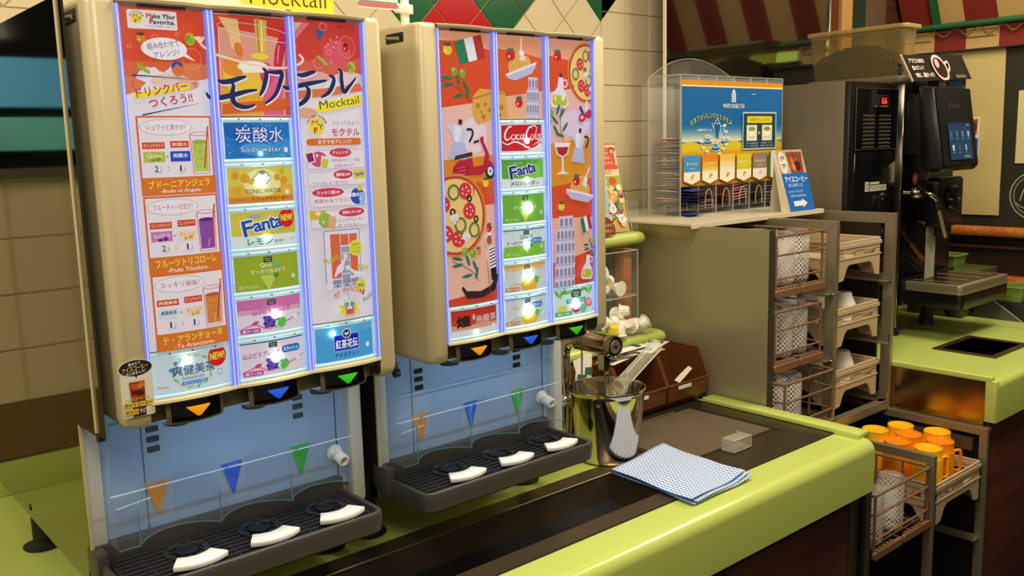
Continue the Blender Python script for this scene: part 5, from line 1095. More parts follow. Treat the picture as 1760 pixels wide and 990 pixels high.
spots = [(1.752, 1.552, 1.0275, 20, 70, False, 'at the right end of the clear front tray'), (1.736, 1.5545, 1.0285, -40, 100, False, 'tipped second from the right in the front tray'), (1.712, 1.552, 1.0380, 30, 120, False, 'lying on others in the middle of the front tray'), (1.690, 1.552, 1.0275, -20, 75, False, 'leaning behind the upturned cups in the front tray'),
         (1.674, 1.548, 1.0385, 180, 0, False, 'standing upside down nearest in the front tray'), (1.660, 1.552, 1.0390, 175, 10, True, 'upside down behind the nearest white cup in the tray'), (1.700, 1.563, 1.0630, 60, 110, False, 'heaped highest in the front tray'), (1.678, 1.563, 1.0540, 150, 30, False, 'upside down at the back of the front tray'), (1.655, 1.563, 1.0530, 120, 10, False, 'half hidden by the dispenser in the front tray'), (1.722, 1.556, 1.0700, 100, 60, False, 'rolling against the clear box front'),
         (1.690, 1.600, 1.1260, 30, 95, False, 'lying at the front of the upper clear level'), (1.705, 1.605, 1.1500, -25, 110, False, 'topmost on the right of the upper clear level'), (1.680, 1.610, 1.1420, 60, 100, True, 'yellow one in the upper clear level'), (1.668, 1.604, 1.1340, 140, 60, True, 'yellow one low in the upper clear level'), (1.672, 1.612, 1.1650, 15, 80, False, 'at the upper left of the upper clear level'), (1.712, 1.600, 1.1280, -60, 100, False, 'lying at the right of the upper clear level'), (1.655, 1.605, 1.1750, 80, 80, False, 'highest at the dispenser edge')]
for i, (x, y, z, rx, ry, ye, where) in enumerate(spots):
    src = cy_ if ye else cw; o = src if first[ye] else src.copy()
    if not first[ye]: COL.objects.link(o)
    first[ye] = False; o.location = (x, y, z); o.rotation_euler = (rad(rx), rad(ry), rad(rx*.7+17*i)); tag(o, ('yellow' if ye else 'white')+' creamer cup '+where, 'creamer', 'creamer cups on the stepped shelf')
# leaflets
a = Art(110, 240); a.rect(0, 0, 110, 240, 'e8cfa0')
for k in range(14): a.ell(4+k*8, 3, 3, 4, 'c8442c')
a.rr(4, 18, 104, 66, 12, 'd8482c')
for k in range(10): a.ell(8+k*10.4, 18, 8, 6, 'd8482c'); a.ell(8+k*10.4, 66, 8, 6, 'd8482c')
for i, s in enumerate(('サイゼリヤで', 'いろんな味ができる、', 'そんな人生を応援したい。')): a.txt(s, 54, 28+13*i, 60+12*i, 8, 'f4e4d0', .7)
a.line([(18, 76), (90, 76)], 1.6, 'c8906c'); a.line([(26, 82), (84, 82)], 1.6, 'c8906c'); a.ell(96, 20, 6, 8, '3a2a24'); a.ell(96, 23, 4.6, 5.4, 'e8b890')
a.rect(4, 90, 108, 236, '9ab03c'); a.rect(8, 96, 66, 108, 'eee6d4'); a.txt('Saizeriya', 34, 102, 34, 6, '3a4a34', .8); a.ell(84, 104, 11, 11, 'd8482c'); a.rect(4, 136, 108, 236, 'd8a04a')
rn = random.Random(5)
for i in range(70):
    x, y = rn.uniform(8, 104), rn.uniform(122, 230); r = rn.uniform(4, 9); c = rn.choice(('e8c8a0', 'd86a4a', 'e8d06a', '7a9a4a', 'f0ece0', 'b84a3a', '8a6a9a', 'e89a5a', '4a7a6a'))
    a.ell(x, y, r, r*rn.uniform(.8, 1.4), c)
    if i % 3 == 0: a.ell(x, y-r*.5, r*.55, r*.5, 'f0d0b0'); a.ell(x, y-r*.9, r*.6, r*.4, '4a3020'); a.ell(x-r*.2, y-r*.5, .8, .8, '3a2a20'); a.ell(x+r*.2, y-r*.5, .8, .8, '3a2a20')
for x, y in ((66, 178), (88, 206)): a.ell(x, y, 11, 12, 'f2ece0'); a.ell(x-3, y-3, 1.4, 1.8, '3a2a20'); a.ell(x+3, y-3, 1.4, 1.8, '3a2a20'); a.ell(x, y+3, 2, 1.4, '3a2a20')
t = thing('leaflet_holder', 'clear acrylic leaflet rack on the upper lime shelf', 'rack', (1.70, 1.66, 1.262))
b = MB(); b.box(1.52, 1.832, 1.635, 1.70, 1.2625, 1.2655, CLEAR); b.tube(catmull([(1.828, 1.64, 1.266), (1.824, 1.66, 1.34), (1.815, 1.672, 1.352), (1.80, 1.676, 1.345), (1.797, 1.676, 1.27)], 5), .0016, mat('acrylic_edge_pale', ()), 6); b.box(1.826, 1.829, 1.62, 1.69, 1.2655, 1.345, CLEAR); b.box(1.52, 1.80, 1.70, 1.703, 1.2655, 1.36, CLEAR); b.build('rack_body', t, 0)
b = MB(); LW = .148
def leaf(x0, z0, art, wmm, hm, lean, y0):
    m = MB(); m.prism([(y0, z0), (y0+lean, z0+hm), (y0+lean+.0015, z0+hm), (y0+.0015, z0)], 0, x0, x0+wmm, PAPER)
    art.into(m, lambda u, v, w: (x0+u*wmm/(art.w/1000), y0+lean*(1-v/(art.h/1000))-.0004-w, z0+hm-v*hm/(art.h/1000))); return m
tag(leaf(1.672, 1.267, a, .136, .232, .055, 1.632).build('leaflet', smooth=0), 'tall crowded picture leaflet with red cloud heading on the upper shelf', 'leaflet', 'leaflets in the clear rack')
a = Art(80, 150); a.rect(0, 0, 80, 150, 'bcd0d8'); a.poly([(0, 0), (60, 0), (80, 60), (80, 150), (0, 150)], 'a8c4d4'); a.ell(60, 110, 12, 30, 'e0c8a0', 10); a.curve([(40, 150), (56, 110), (72, 90)], 3, '7a9a5a')
tag(leaf(1.600, 1.267, a, .118, .150, .02, 1.612).build('leaflet', smooth=0), 'pale blue leaflet in front of the picture leaflet', 'leaflet', 'leaflets in the clear rack')
b = MB(); p = [(1.60+.062+.062*math.cos(rad(q)), 1.264+.052*max(0, math.sin(rad(q)))**.8) for q in range(0, 181, 12)]; b.prism(p, 1, 1.603, 1.606, mat('red_brown_card', (140, 62, 28), .6))
a = Art(124, 52); a.txt('あります。', 92, 26, 44, 9, 'f0e0c0', .5); a.txt('美味なく', 98, 40, 34, 9, 'e8c44a', .5); a.into(b, lambda u, v, w: (1.60+u, 1.6025-w, 1.316-v), clip=False); tag(b.build('shelf_tag', smooth=0), 'rounded red brown card at the front of the upper shelf', 'card')
for o in list(COL.objects):      # the stepped shelf and what stands on it
    if o.parent is None and o.name.split('.')[0] in ('tiered_shelf', 'creamer_box', 'creamer_cup', 'leaflet_holder', 'leaflet', 'shelf_tag'): o.location.z += 0.012
# ================================================================ steel dish-rack cabinet between the counters
t = thing('rack_cabinet', 'open brushed steel rack cabinet holding glasses and cup crates', 'cabinet', (2.19, 1.6, 0))
PANELST = brushed('satin_steel_panel', (176, 166, 130), 0.40, (3, 3, 40), 0.10, 0.55)
b = MB(); b.box(1.876, 1.886, 1.262, 1.95, .02, 1.293, PANELST); b.box(1.876, 1.902, 1.245, 1.262, .74, 1.2935, STEEL_DK, .001); b.box(1.8745, 1.876, 1.2455, 1.262, .75, 1.2932, PANELST)
b.tube([(1.872, 1.46, 1.2965), (1.872, 1.90, 1.2965)], .004, STEEL, 8); b.build('side_panel', t, 0)
def frame_(x, y0, y1, z0, z1, th=.030, wd=.016):
    f = MB()
    f.prism([(y0, z0), (y0, z1), (y0+th, z1-th), (y0+th, z0)], 0, x-wd/2, x+wd/2, STEEL, .001, 1)
    f.prism([(y0, z1), (y1, z1), (y1, z1-th), (y0+th, z1-th)], 0, x-wd/2, x+wd/2, STEEL, .001, 1)
    return f
f = frame_(2.19, 1.245, 1.93, .75, 1.293); f.build('upright_frame', t, 0)
f = frame_(2.501, 1.245, 1.93, .72, 1.293); f.build('upright_frame', t, 0)
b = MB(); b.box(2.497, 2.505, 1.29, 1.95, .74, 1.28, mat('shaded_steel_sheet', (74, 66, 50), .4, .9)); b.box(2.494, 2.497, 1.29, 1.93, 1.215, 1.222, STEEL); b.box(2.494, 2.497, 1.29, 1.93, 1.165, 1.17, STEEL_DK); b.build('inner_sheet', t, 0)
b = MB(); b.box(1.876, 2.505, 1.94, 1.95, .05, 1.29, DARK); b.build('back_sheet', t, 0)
b = MB(); b.box(1.845, 2.47, 1.455, 1.95, 1.2955, 1.3005, mat('white_steel_top', (212, 200, 172), .35, vary=.03, scale=5)); b.box(1.845, 2.47, 1.453, 1.456, 1.288, 1.3008, mat('white_steel_top', ()), .001); b.build('top_board', t, 0)
for zz in (1.098, .918, .745):
    for x, s in ((2.182, -1), (2.493, -1)):
        b = MB(); b.box(x-.028, x, 1.25, 1.90, zz, zz+.003, STEEL); b.box(x-.003, x, 1.25, 1.90, zz, zz+.024, STEEL); b.tube([(x-.028, 1.249, zz+.001), (x-.002, 1.249, zz+.001), (x-.002, 1.249, zz+.025)], .002, CHROME, 6); b.build('shelf_rail', t, 0)
    b = MB(); b.box(2.199, 2.222, 1.25, 1.90, zz, zz+.003, STEEL); b.box(2.199, 2.202, 1.25, 1.90, zz, zz+.022, STEEL); b.build('shelf_rail', t, 0)
b = MB(); b.box(1.89, 2.50, 1.246, 1.27, .722, .748, STEEL, .001); b.build('cross_bar', t, 0)
f = frame_(2.19, .965, 1.26, .05, .722, .022, .014); f.build('lower_frame', t, 0)
f = frame_(2.501, .965, 1.26, .05, .722, .022, .014); f.build('lower_frame', t, 0)
b = MB(); b.box(2.485, 2.494, 1.0, 1.24, .655, .69, STEEL_DK); b.box(1.90, 2.493, .98, 1.90, .10, .105, STEEL_DK); b.box(2.46, 2.494, .975, 1.26, .405, .41, STEEL, .001); b.box(2.46, 2.463, .975, 1.26, .405, .43, STEEL, .001)
b.box(2.20, 2.235, .975, 1.26, .525, .528, STEEL_DK); b.box(2.465, 2.494, .975, 1.26, .525, .528, STEEL_DK); b.build('lower_rails', t, 0)

# ---------------------------------------------------------------- wire baskets of patterned glasses
def tumbler():
    b = MB(); r = .031; h = .134
    b.lathe([(0, 0), (r*.93, 0), (r*.97, .003), (r, .012), (r*1.03, h-.012), (r*1.0, h-.004), (r*.9, h), (r*.2, h-.003), (0, h-.003)], (0, 0, 0), GLASSW, 28)
    pat = MB(); W_ = mat('white_glass_print', (238, 232, 222), .5); rings = 24; rowsn = 10
    for i in range(17):
        for k in range(17):
            a = 2*math.pi*(k+(i % 2)*.5)/17; z = .012+i*.0061; rr = r*(1+.03*z/h)+.0005; q = .0060; s_ = .0040
            P = lambda u, v: (rr*math.cos(a+u/rr), rr*math.sin(a+u/rr), z+v)
            o = [(q, 0), (0, q), (-q, 0), (0, -q)]; inn = [(s_, 0), (0, s_), (-s_, 0), (0, -s_)]
            pat.raw([P(*p) for p in o]+[P(*p) for p in inn], [(j, (j+1) % 4, 4+(j+1) % 4, 4+j) for j in range(4)], W_)
    return b, pat
GT = thing('tumbler', 'x', 'glass'); gb, gp = tumbler(); gb.build('glass_body', GT); gp.build('lattice_print', GT, 0)
g_first = [True]
def put_glass(x, y, z, label):
    if g_first[0]: g_first[0] = False; o = GT; o.location = (x, y, z); o['label'] = label; o['group'] = 'white lattice tumblers'
    else: o = dup(GT, (x, y, z), (0, 0, rnd.random()), label, 'white lattice tumblers')
def basket(x0, x1, yf, yb, z, hgt, label, name='wire_basket', base=True):
    t = thing('wire_basket', label, 'basket', ((x0+x1)/2, (yf+yb)/2, z), 0, 'brown wire baskets of glasses')
    b = MB(); lev = (hgt, hgt*.68, hgt*.28)
    for q, h in enumerate(lev):
        pts = [(x, y, z+h) for x, y in rrect(x0, x1, yf, yb, .014, 4)]; b.tube(pts, .0036 if q == 0 else .0028, TAN, 7, True)
    for x, y in [(x0+.004, yf+.002), (x1-.004, yf+.002), (x0+.004, yb), (x1-.004, yb), (x1, yf+.07), (x1, yf+.14), (x0, yf+.07), (x0, yf+.14)]: b.cyl((x, y, z+.012), (x, y, z+hgt), .0034, TAN, 8)
    b.build('wire_sides', t)
    b = MB()
    for xa, xb in ((x0-.004, (x0+x1)/2-.002), ((x0+x1)/2+.002, x1+.006)):
        b.prism(rrect(xa, xb, z-.006, z+.014, .006, 3), 1, yf-.006, yf+.004, TAN, .002, 1)
        for k in range(5): b.box(xa+.012+k*.018, xa+.022+k*.018, yf-.004, yf+.006, z+.013, z+.018, TAN, .001)
    b.build('base_rail', t)
    b = MB()
    for k in range(6): y = yf+.02+k*(yb-yf-.04)/5; b.tube([(x0, y, z+.012), (x1, y, z+.012)], .0024, TAN, 6)
    for k in range(5): x = x0+.02+k*(x1-x0-.04)/4; b.tube([(x, yf, z+.008), (x, yb, z+.008)], .0024, TAN, 6)
    b.build('base_wires', t)
# right side first, upper to lower
basket(1.912, 2.128, 1.25, 1.60, 1.128, .146, 'topmost brown wire basket of tumblers beside the steel panel')
basket(1.912, 2.128, 1.25, 1.60, .940, .146, 'second brown wire basket of tumblers from the top')
basket(1.907, 2.135, 1.215, 1.60, .765, .146, 'third brown wire basket from the top, just above the green end lip')
basket(1.905, 2.176, .972, 1.22, .545, .150, 'lowest brown wire basket pulled forward below the counter end')
for zi, (z, nm, yy) in enumerate(((1.143, 'top', 1.305), (.955, 'second', 1.305), (.780, 'third', 1.275))):
    for i, x in enumerate((1.951, 2.020, 2.089)):
        if zi == 2 and i == 2: continue
        put_glass(x, yy, z, '%s tumbler in the front row of the %s wire basket' % (('left', 'middle', 'right')[i], nm))
for zi, (z, nm, yy) in enumerate(((1.143, 'top', 1.385), (.955, 'second', 1.385))):
    for i, x in enumerate((1.960, 2.030)): put_glass(x, yy, z, '%s tumbler behind the front row of the %s wire basket' % (('left', 'right')[i], nm))
put_glass(1.955, 1.012, .560, 'left tumbler in the lowest wire basket, half hidden by the counter end'); put_glass(2.068, 1.018, .560, 'right tumbler in the lowest wire basket beside the orange mugs')

# ---------------------------------------------------------------- beige cup crates
def crate(x0, x1, yf, yb, z, label):
    t = thing('cup_crate', label, 'crate', ((x0+x1)/2, (yf+yb)/2, z), 0, 'beige cup crates')
    H = .108; th = .006
    def wall(axis, pos, a0, a1, out):
        """a wall seen face on: (a along, z up), with hand slots cut high and an arched opening between feet"""
        b = MB(); m = (a0+a1)/2; w_ = a1-a0
        lo, hi = (pos, pos+th) if out > 0 else (pos-th, pos)
        foot = w_*.24
        b.prism([(a0, 0+z), (a0+foot*.55, z+.004), (a0+foot*.85, z+.036), (a0+foot*1.1, z+.044), (a1-foot*1.1, z+.044), (a1-foot*.85, z+.036), (a1-foot*.55, z+.004), (a1, z), (a1, z+.060), (a0, z+.060)], axis, lo, hi, BEIGE, .0006, 1)
        b.prism([(a0, z+.060), (a1, z+.060), (a1, z+.064), (a0, z+.064)], axis, lo-.0015, hi+.0015, BEIGE)
        for u0, u1 in ((a0, a0+w_*.13), (a0+w_*.40, a0+w_*.60), (a0+w_*.87, a1)): b.prism([(u0, z+.064), (u1, z+.064), (u1, z+.080), (u0, z+.080)], axis, lo, hi, BEIGE)
        b.prism([(a0, z+.078), (a1, z+.078), (a1, z+.090), (a0, z+.090)], axis, lo, hi, BEIGE)
        b.prism([(a0-.001, z+.089), (a1+.001, z+.089), (a1+.001, z+.100), (a0-.001, z+.100)], axis, lo-.0022, hi+.0022, BEIGE, .001, 1)
        b.prism([(a0, z+.100), (a1, z+.100), (a1, z+H), (a0, z+H)], axis, lo, hi, BEIGE, .0012, 1)
        return b
    wall(1, yf, x0, x1, 1).build('front_wall', t, 30); wall(1, yb, x0, x1, -1).build('rear_wall', t, 30); wall(0, x0, yf, yb, 1).build('side_wall', t, 30); wall(0, x1, yf, yb, -1).build('side_wall', t, 30)
    b = MB(); b.box(x0+th, x1-th, yf+th, yb-th, z+.048, z+.052, BEIGE); b.build('crate_floor', t, 0)
crate(2.222, 2.452, 1.262, 1.66, 1.122, 'topmost beige cup crate in the steel rack, level with the cabinet top'); crate(2.222, 2.452, 1.262, 1.66, .942, 'middle beige cup crate in the steel rack, white cups showing above it'); crate(2.222, 2.456, 1.262, 1.66, .771, 'lowest beige crate inside the upper rack, just above the orange mugs'); crate(2.212, 2.478, .972, 1.25, .529, 'greyish beige crate of orange mugs pulled forward beside the right counter')
WC = mat('white_cup', (238, 232, 216), .3)
CU = thing('cup', 'x', 'cup'); b = MB(); b.lathe([(0, .078), (.020, .078), (.0225, .074), (.0225, .070), (.033, .045), (.038, 0), (.036, 0), (.031, .043), (0, .068)], (0, 0, 0), WC, 28); b.build('cup_body', CU); b = MB(); b.tube(catmull([(.036, 0, .018), (.056, 0, .022), (.060, 0, .042), (.033, 0, .054)], 5), .0045, WC, 8); b.build('handle', CU)
first = [True]
def put_cup(x, y, z, rz, label):
    global CU
    if first[0]: first[0] = False; o = CU; o.location = (x, y, z); o.rotation_euler = (0, 0, rad(rz)); o['label'] = label; o['group'] = 'white cups in the crates'
    else: dup(CU, (x, y, z), (0, 0, rad(rz)), label, 'white cups in the crates')
for zi, (z, nm) in enumerate(((.996, 'middle'), (.825, 'lowest'))):
    for i, (x, y, rz) in enumerate(((2.282, 1.335, 85), (2.378, 1.33, 80), (2.282, 1.45, 95), (2.378, 1.45, 80))):
        put_cup(x, y, z, rz, 'upside-down white cup at the %s of the %s rack crate' % (('front left', 'front right', 'back left', 'back right')[i], nm))
def mug(col, name):
    M_ = mat(name, col, .28); t = thing('mug', 'x', 'mug'); b = MB()
    b.lathe([(0, .100), (.029, .100), (.0305, .1035), (.0325, .104), (.034, .1025), (.034, .080), (.0355, .078), (.0362, .076), (.0362, .0), (.033, 0), (.033, .07), (0, .074)], (0, 0, 0), M_, 36); b.build('mug_body', t, 40)
    b = MB(); b.tube(catmull([(.035, 0, .070), (.052, 0, .073), (.0585, 0, .066), (.0585, 0, .026), (.053, 0, .018), (.035, 0, .020)], 5), .0042, M_, 8); b.build('handle', t); return t
MY = mug((252, 184, 16), 'yellow_mug'); MO = mug((246, 138, 12), 'orange_mug'); used = {}
for x, y, ye, rz, lab in ((2.310, 1.187, True, 150, 'yellow mug at the back left of the pulled-out crate'), (2.392, 1.156, True, 100, 'yellow mug at the back right of the crate, behind the middle orange one'), (2.334, 1.104, False, 10, 'orange mug in the middle of the crate in front of the back yellow mug'), (2.258, 1.098, False, 50, 'orange mug nearest the wire basket, half behind the steel frame'),
                       (2.408, 1.062, True, 20, 'yellow mug at the right side of the crate, its handle to the right'), (2.336, 1.021, False, -35, 'orange mug at the front right of the pulled-out crate'), (2.260, 1.017, True, -30, 'yellow mug at the front of the crate nearest the viewer')):
    src = MY if ye else MO
    if src not in used: used[src] = 1; src.location = (x, y, .6125); src.rotation_euler = (0, 0, rad(rz)); src['label'] = lab; src['group'] = 'plastic mugs in the crate'
    else: dup(src, (x, y, .6125), (0, 0, rad(rz)), lab, 'plastic mugs in the crate')
# a jug-like orange piece deeper under the rack
t = thing('orange_jug', 'orange plastic jug spout showing under the rack cross bar', 'jug', (2.23, 1.36, .60))
b = MB(); b.lathe([(0, 0), (.035, 0), (.037, .005), (.034, .115), (.036, .12), (.033, .12), (.031, .01), (0, .008)], (2.25, 1.34, .60), mat('orange_mug', ()), 24); b.build('jug_body', t)
b = MB(); b.tube(catmull([(2.215, 1.34, .70), (2.19, 1.33, .695), (2.188, 1.33, .65), (2.215, 1.34, .63)], 5), .006, mat('orange_mug', ()), 8); b.build('handle', t)

# ---------------------------------------------------------------- tea bag dispenser on the cabinet top
X0, X1, Y0, Y1, ZB_, ZT = 2.005, 2.497, 1.620, 1.735, 1.301, 1.690
t = thing('tea_dispenser', 'clear acrylic tea bag dispenser with a blue tea sign', 'dispenser', ((X0+X1)/2, 1.68, ZB_))
b = MB(); b.box(X0, X0+.003, Y0, Y1, ZB_, ZT, CLEAR); b.box(X1-.003, X1, Y0, Y1, ZB_, ZT, CLEAR); b.box(X0, X1, Y1-.003, Y1, ZB_, ZT-.03, CLEAR); b.box(X0, X1, Y0, Y1, ZB_, ZB_+.003, CLEAR); b.box(X0, X1, Y0, Y0+.003, 1.384, ZT, CLEAR)
b.box(X0, X0+.14, Y1+.02, Y1+.023, ZB_, ZT-.02, CLEAR)
EP = mat('acrylic_edge_pale', ())
for pts in ([(X0, Y0, ZB_), (X0, Y0, ZT), (X1, Y0, ZT), (X1, Y0, ZB_)], [(X0, Y1, ZB_), (X0, Y1, ZT)], [(X0, Y1, ZB_), (X0, Y0, ZB_), (X1, Y0, ZB_)], [(X0, Y0, ZT), (X0, Y1, ZT)]): b.tube(pts, .0018, EP, 5)
b.sheet([[(X0-.0, Y1, ZT-.002), (X0+.10, Y1, ZT+.045), (X0+.22, Y1, ZT+.058), (X0+.34, Y1, ZT+.03), (X0+.42, Y1, ZT)], [(X0, Y1, ZT-.02)]*5], CLEAR)
b.tube(catmull([(X0, Y1, ZT-.002), (X0+.10, Y1, ZT+.045), (X0+.22, Y1, ZT+.058), (X0+.34, Y1, ZT+.03), (X0+.42, Y1, ZT-.006)], 5), .0012, EP, 5); b.build('clear_case', t, 0)
wc = (X1-X0)/6
for k in range(1, 6):
    b = MB(); b.box(X0+k*wc-.0012, X0+k*wc+.0012, Y0+.002, Y1-.004, ZB_+.003, ZT-.002, CLEAR); b.tube([(X0+k*wc, Y0+.001, ZB_+.003), (X0+k*wc, Y0+.001, 1.384)], .0016, EP, 5); b.tube([(X0+k*wc, Y0+.001, ZT-.022), (X0+k*wc, Y0+.001, ZT)], .0016, EP, 5); b.build('divider', t, 0)
for k in range(6):
    b = MB(); cx = X0+(k+.55)*wc; b.tube(catmull([(cx-.016, Y0-.001, 1.318), (cx-.016, Y0-.001, 1.345), (cx-.009, Y0-.001, 1.366), (cx, Y0-.001, 1.372), (cx+.009, Y0-.001, 1.366), (cx+.016, Y0-.001, 1.345), (cx+.016, Y0-.001, 1.32)], 5), .0013, EP, 5)
    b.box(X0+k*wc+.003, X0+(k+1)*wc-.003, Y0-.004, Y0+.05, 1.318, 1.320, CLEAR); b.build('front_lip', t, 0)
W_, H_ = (X1-X0)*1000-8, 292
a = Art(W_, H_); a.rect(0, 0, W_, H_, '0a63a4'); a.rect(0, 0, W_, 13, 'd89018'); a.rect(0, 13, W_, 17, 'f0e4b8')
n = 14
for k in range(n):
    f = k/(n-1); c0, c1 = (10, 99, 164), (214, 214, 190); a.rect(0, 118+k*3.4, W_, 122+k*3.4+3, '%02x%02x%02x' % tuple(int(c0[i]+(c1[i]-c0[i])*f**1.3) for i in range(3)))
a.poly([(0, 186)]+[(i*W_/48, 178-9*abs(math.sin(i*.31+.5))) for i in range(49)]+[(W_, H_), (0, H_)], 'd2c020')
for k in range(8): a.rect(0, 192+k*5, W_, 292, ('d4b41e', 'd6a81e', 'd89c1c', 'da901c', 'd8881c', 'cc8420', 'c08024', 'b67c26')[k])
cx = 236; a.poly([(cx-10, 58), (cx-10, 34), (cx-6, 26), (cx, 20), (cx+6, 26), (cx+10, 34), (cx+10, 58)], 'e8eaf0')
for i in range(4):
    for k in range(3): a.ell(cx-5+k*5, 32+i*7, 1.6, 2.6, '6a8ab4')
a.txt('WHITE NOBLE TEA', cx, 69, 104, 12, 'eceef2', .5)
s = '紅茶でおいしいひとときを♪'
for i, ch in enumerate(s):
    f = i/(len(s)-1); tt = -1+2*f; a.txt(ch, 130+88*tt, 96+20*tt*tt, 12, 14, 'e2de54', 1, rot=tt*26, out='0a3a6c', ow=.6)
a.txt('お食事やデザートと', 98, 137, 66, 8, 'e8ecf0', .6)
wl = 'e2e6ec'
a.poly([(146, 118), (164, 116), (172, 130), (166, 160), (150, 160), (144, 134)], '0e5c98'); a.line([(144, 116), (140, 130), (150, 162), (168, 162), (175, 132), (166, 116)], 2, wl); a.ring(156, 114, 9, 5, 1.8, wl); a.ell(156, 105, 2.4, 2.4, wl); a.curve([(143, 136), (134, 124), (132, 116)], 2.4, wl); a.curve([(173, 126), (186, 128), (184, 146), (170, 156)], 2.4, wl); a.poly([(158, 160), (168, 134), (172, 134), (168, 160)], '6ab4d8')
for x, y, r in ((112, 160, 15), (148, 176, 17)):
    a.ell(x, y+r*.8, r*1.35, r*.45, wl); a.ell(x, y+r*.8, r*1.2, r*.34, '0e5c98'); a.poly([(x-r, y-r*.3), (x+r, y-r*.3), (x+r*.6, y+r*.7), (x-r*.6, y+r*.7)], wl); a.poly([(x-r*.8, y-r*.2), (x+r*.8, y-r*.2), (x+r*.5, y+r*.6), (x-r*.5, y+r*.6)], '3a90c0'); a.ell(x, y-r*.35, r, r*.36, wl); a.ell(x, y-r*.35, r*.8, r*.24, 'd8b860'); a.ring(x+r*1.15, y, r*.35, r*.35, 1.6, wl)
for x, y in ((82, 168), (92, 186), (108, 196), (190, 124), (196, 142), (186, 160), (206, 160), (196, 178), (184, 190), (166, 204)):
    a.ell(x-3, y, 5, 3, wl, 50); a.ell(x+4, y, 5, 3, wl, -50); a.line([(x, y+3), (x, y+11)], 1.4, wl)
a.rr(276, 86, 448, 196, 2, 'bcd0d4'); a.rr(280, 90, 444, 192, 2, '1c3c4c'); a.rr(298, 98, 426, 118, 4, 'dcc820'); a.txt('紅茶のおいしい入れ方', 362, 108, 96, 9, '8a6a14', .4)
for x, c in ((322, '7ca04a'), (400, '8a8a2a')):
    a.rect(x-26, 124, x+26, 170, 'e6e0cc'); a.ell(x, 136, 17, 7, c); a.poly([(x-17, 138), (x+17, 138), (x+11, 158), (x-11, 158)], 'f2ecdc'); a.ell(x, 159, 20, 4, 'd4ccb4'); a.ell(x, 137, 16, 5, c)
a.poly([(354, 140), (366, 147), (354, 154)], 'd8982c')
for i, (s1, s2) in enumerate((('カップにお湯を注ぎ', 'ティーバッグを入れます。'), ('約１分後ティーバッグを', '取り出して召し上がれ。'))): a.txt(s1, 324+i*76, 177, 58, 5, 'dce4e8', .3); a.txt(s2, 324+i*76, 185, 64, 5, 'dce4e8', .3)
a.line([(318, 36), (340, 33)], 2.4, 'aebccc')
names = ('ダージリン', 'アップルティー', 'ルイボスティー', 'レモンティー', 'ジャスミン', '煎茶'); tops = ('2a8ccc', 'e0801c', 'e8b850', 'd2c022', '8a7c70', 'e8e2d2')
for k in range(6):
    x0 = 4+k*W_/6; x1 = x0+W_/6-9; y0 = 206
    a.poly([(x0-1.5, y0), (x1+1.5, y0), (x1+1.5, y0+72), ((x0+x1)/2, y0+84), (x0-1.5, y0+72)], '9a6a1c'); a.poly([(x0, y0), (x1, y0), (x1, y0+70), ((x0+x1)/2, y0+81), (x0, y0+70)], 'eee6d2')
    if k == 5: a.rect(x0, y0, x0+11, y0+72, '1f7a48'); a.rect(x1-11, y0, x1, y0+72, '1f7a48'); a.txt('煎', (x0+x1)/2-2, y0+30, 18, 20, '5a5040', -.2); a.txt('茶', (x0+x1)/2-2, y0+52, 18, 20, '5a5040', -.2); a.txt('宇', (x0+x1)/2+12, y0+18, 8, 8, '5a5040'); a.txt('治', (x0+x1)/2+12, y0+28, 8, 8, '5a5040'); continue
    a.rect(x0, y0, x1, y0+46, tops[k])
    if k in (1, 2):
        for q in range(8): a.rect(x0, y0+14+q*4.4, x1, y0+48, ('dc8a1c', 'dc961e', 'dca220', 'daac20', 'd8b622', 'd8be30', 'e0cc70', 'e8dcb0')[q] if k == 1 else ('e8c060', 'e8c670', 'e8cc80', 'e8d290', 'ead8a4', 'ecdeb6', 'ece2c6', 'eee6d2')[q])
    if k == 0:
        for q in range(12): a.line([(x0+q*6, y0), (x0+q*6, y0+46)], .5, '7abce0'); a.line([(x0, y0+q*4), (x1, y0+q*4)], .5, '7abce0')
    a.txt(names[k], (x0+x1)/2, y0+24, 50, 8, 'f4f0e4', .7); a.txt('TEA BAG', (x0+x1)/2, y0+37, 26, 3.6, 'ece6d8', .2); a.ell((x0+x1)/2, y0+60, 5, 7, ('b8c86a', 'd8b030', 'b89858', 'b8c040', 'c8d0d0')[k], 20); a.ell((x0+x1)/2+6, y0+57, 3, 5, ('a8b85a', '8a9a3a', 'a88848', '98a838', 'b8c4c4')[k], 40)
b = MB(); b.box(X0+.004, X1-.004, Y0-.0012, Y0-.0002, 1.384, 1.676, PAPER); a.into(b, lambda u, v, w: (X0+.004+u, Y0-.0016-w, 1.676-v)); b.build('sign_panel', t, 0)
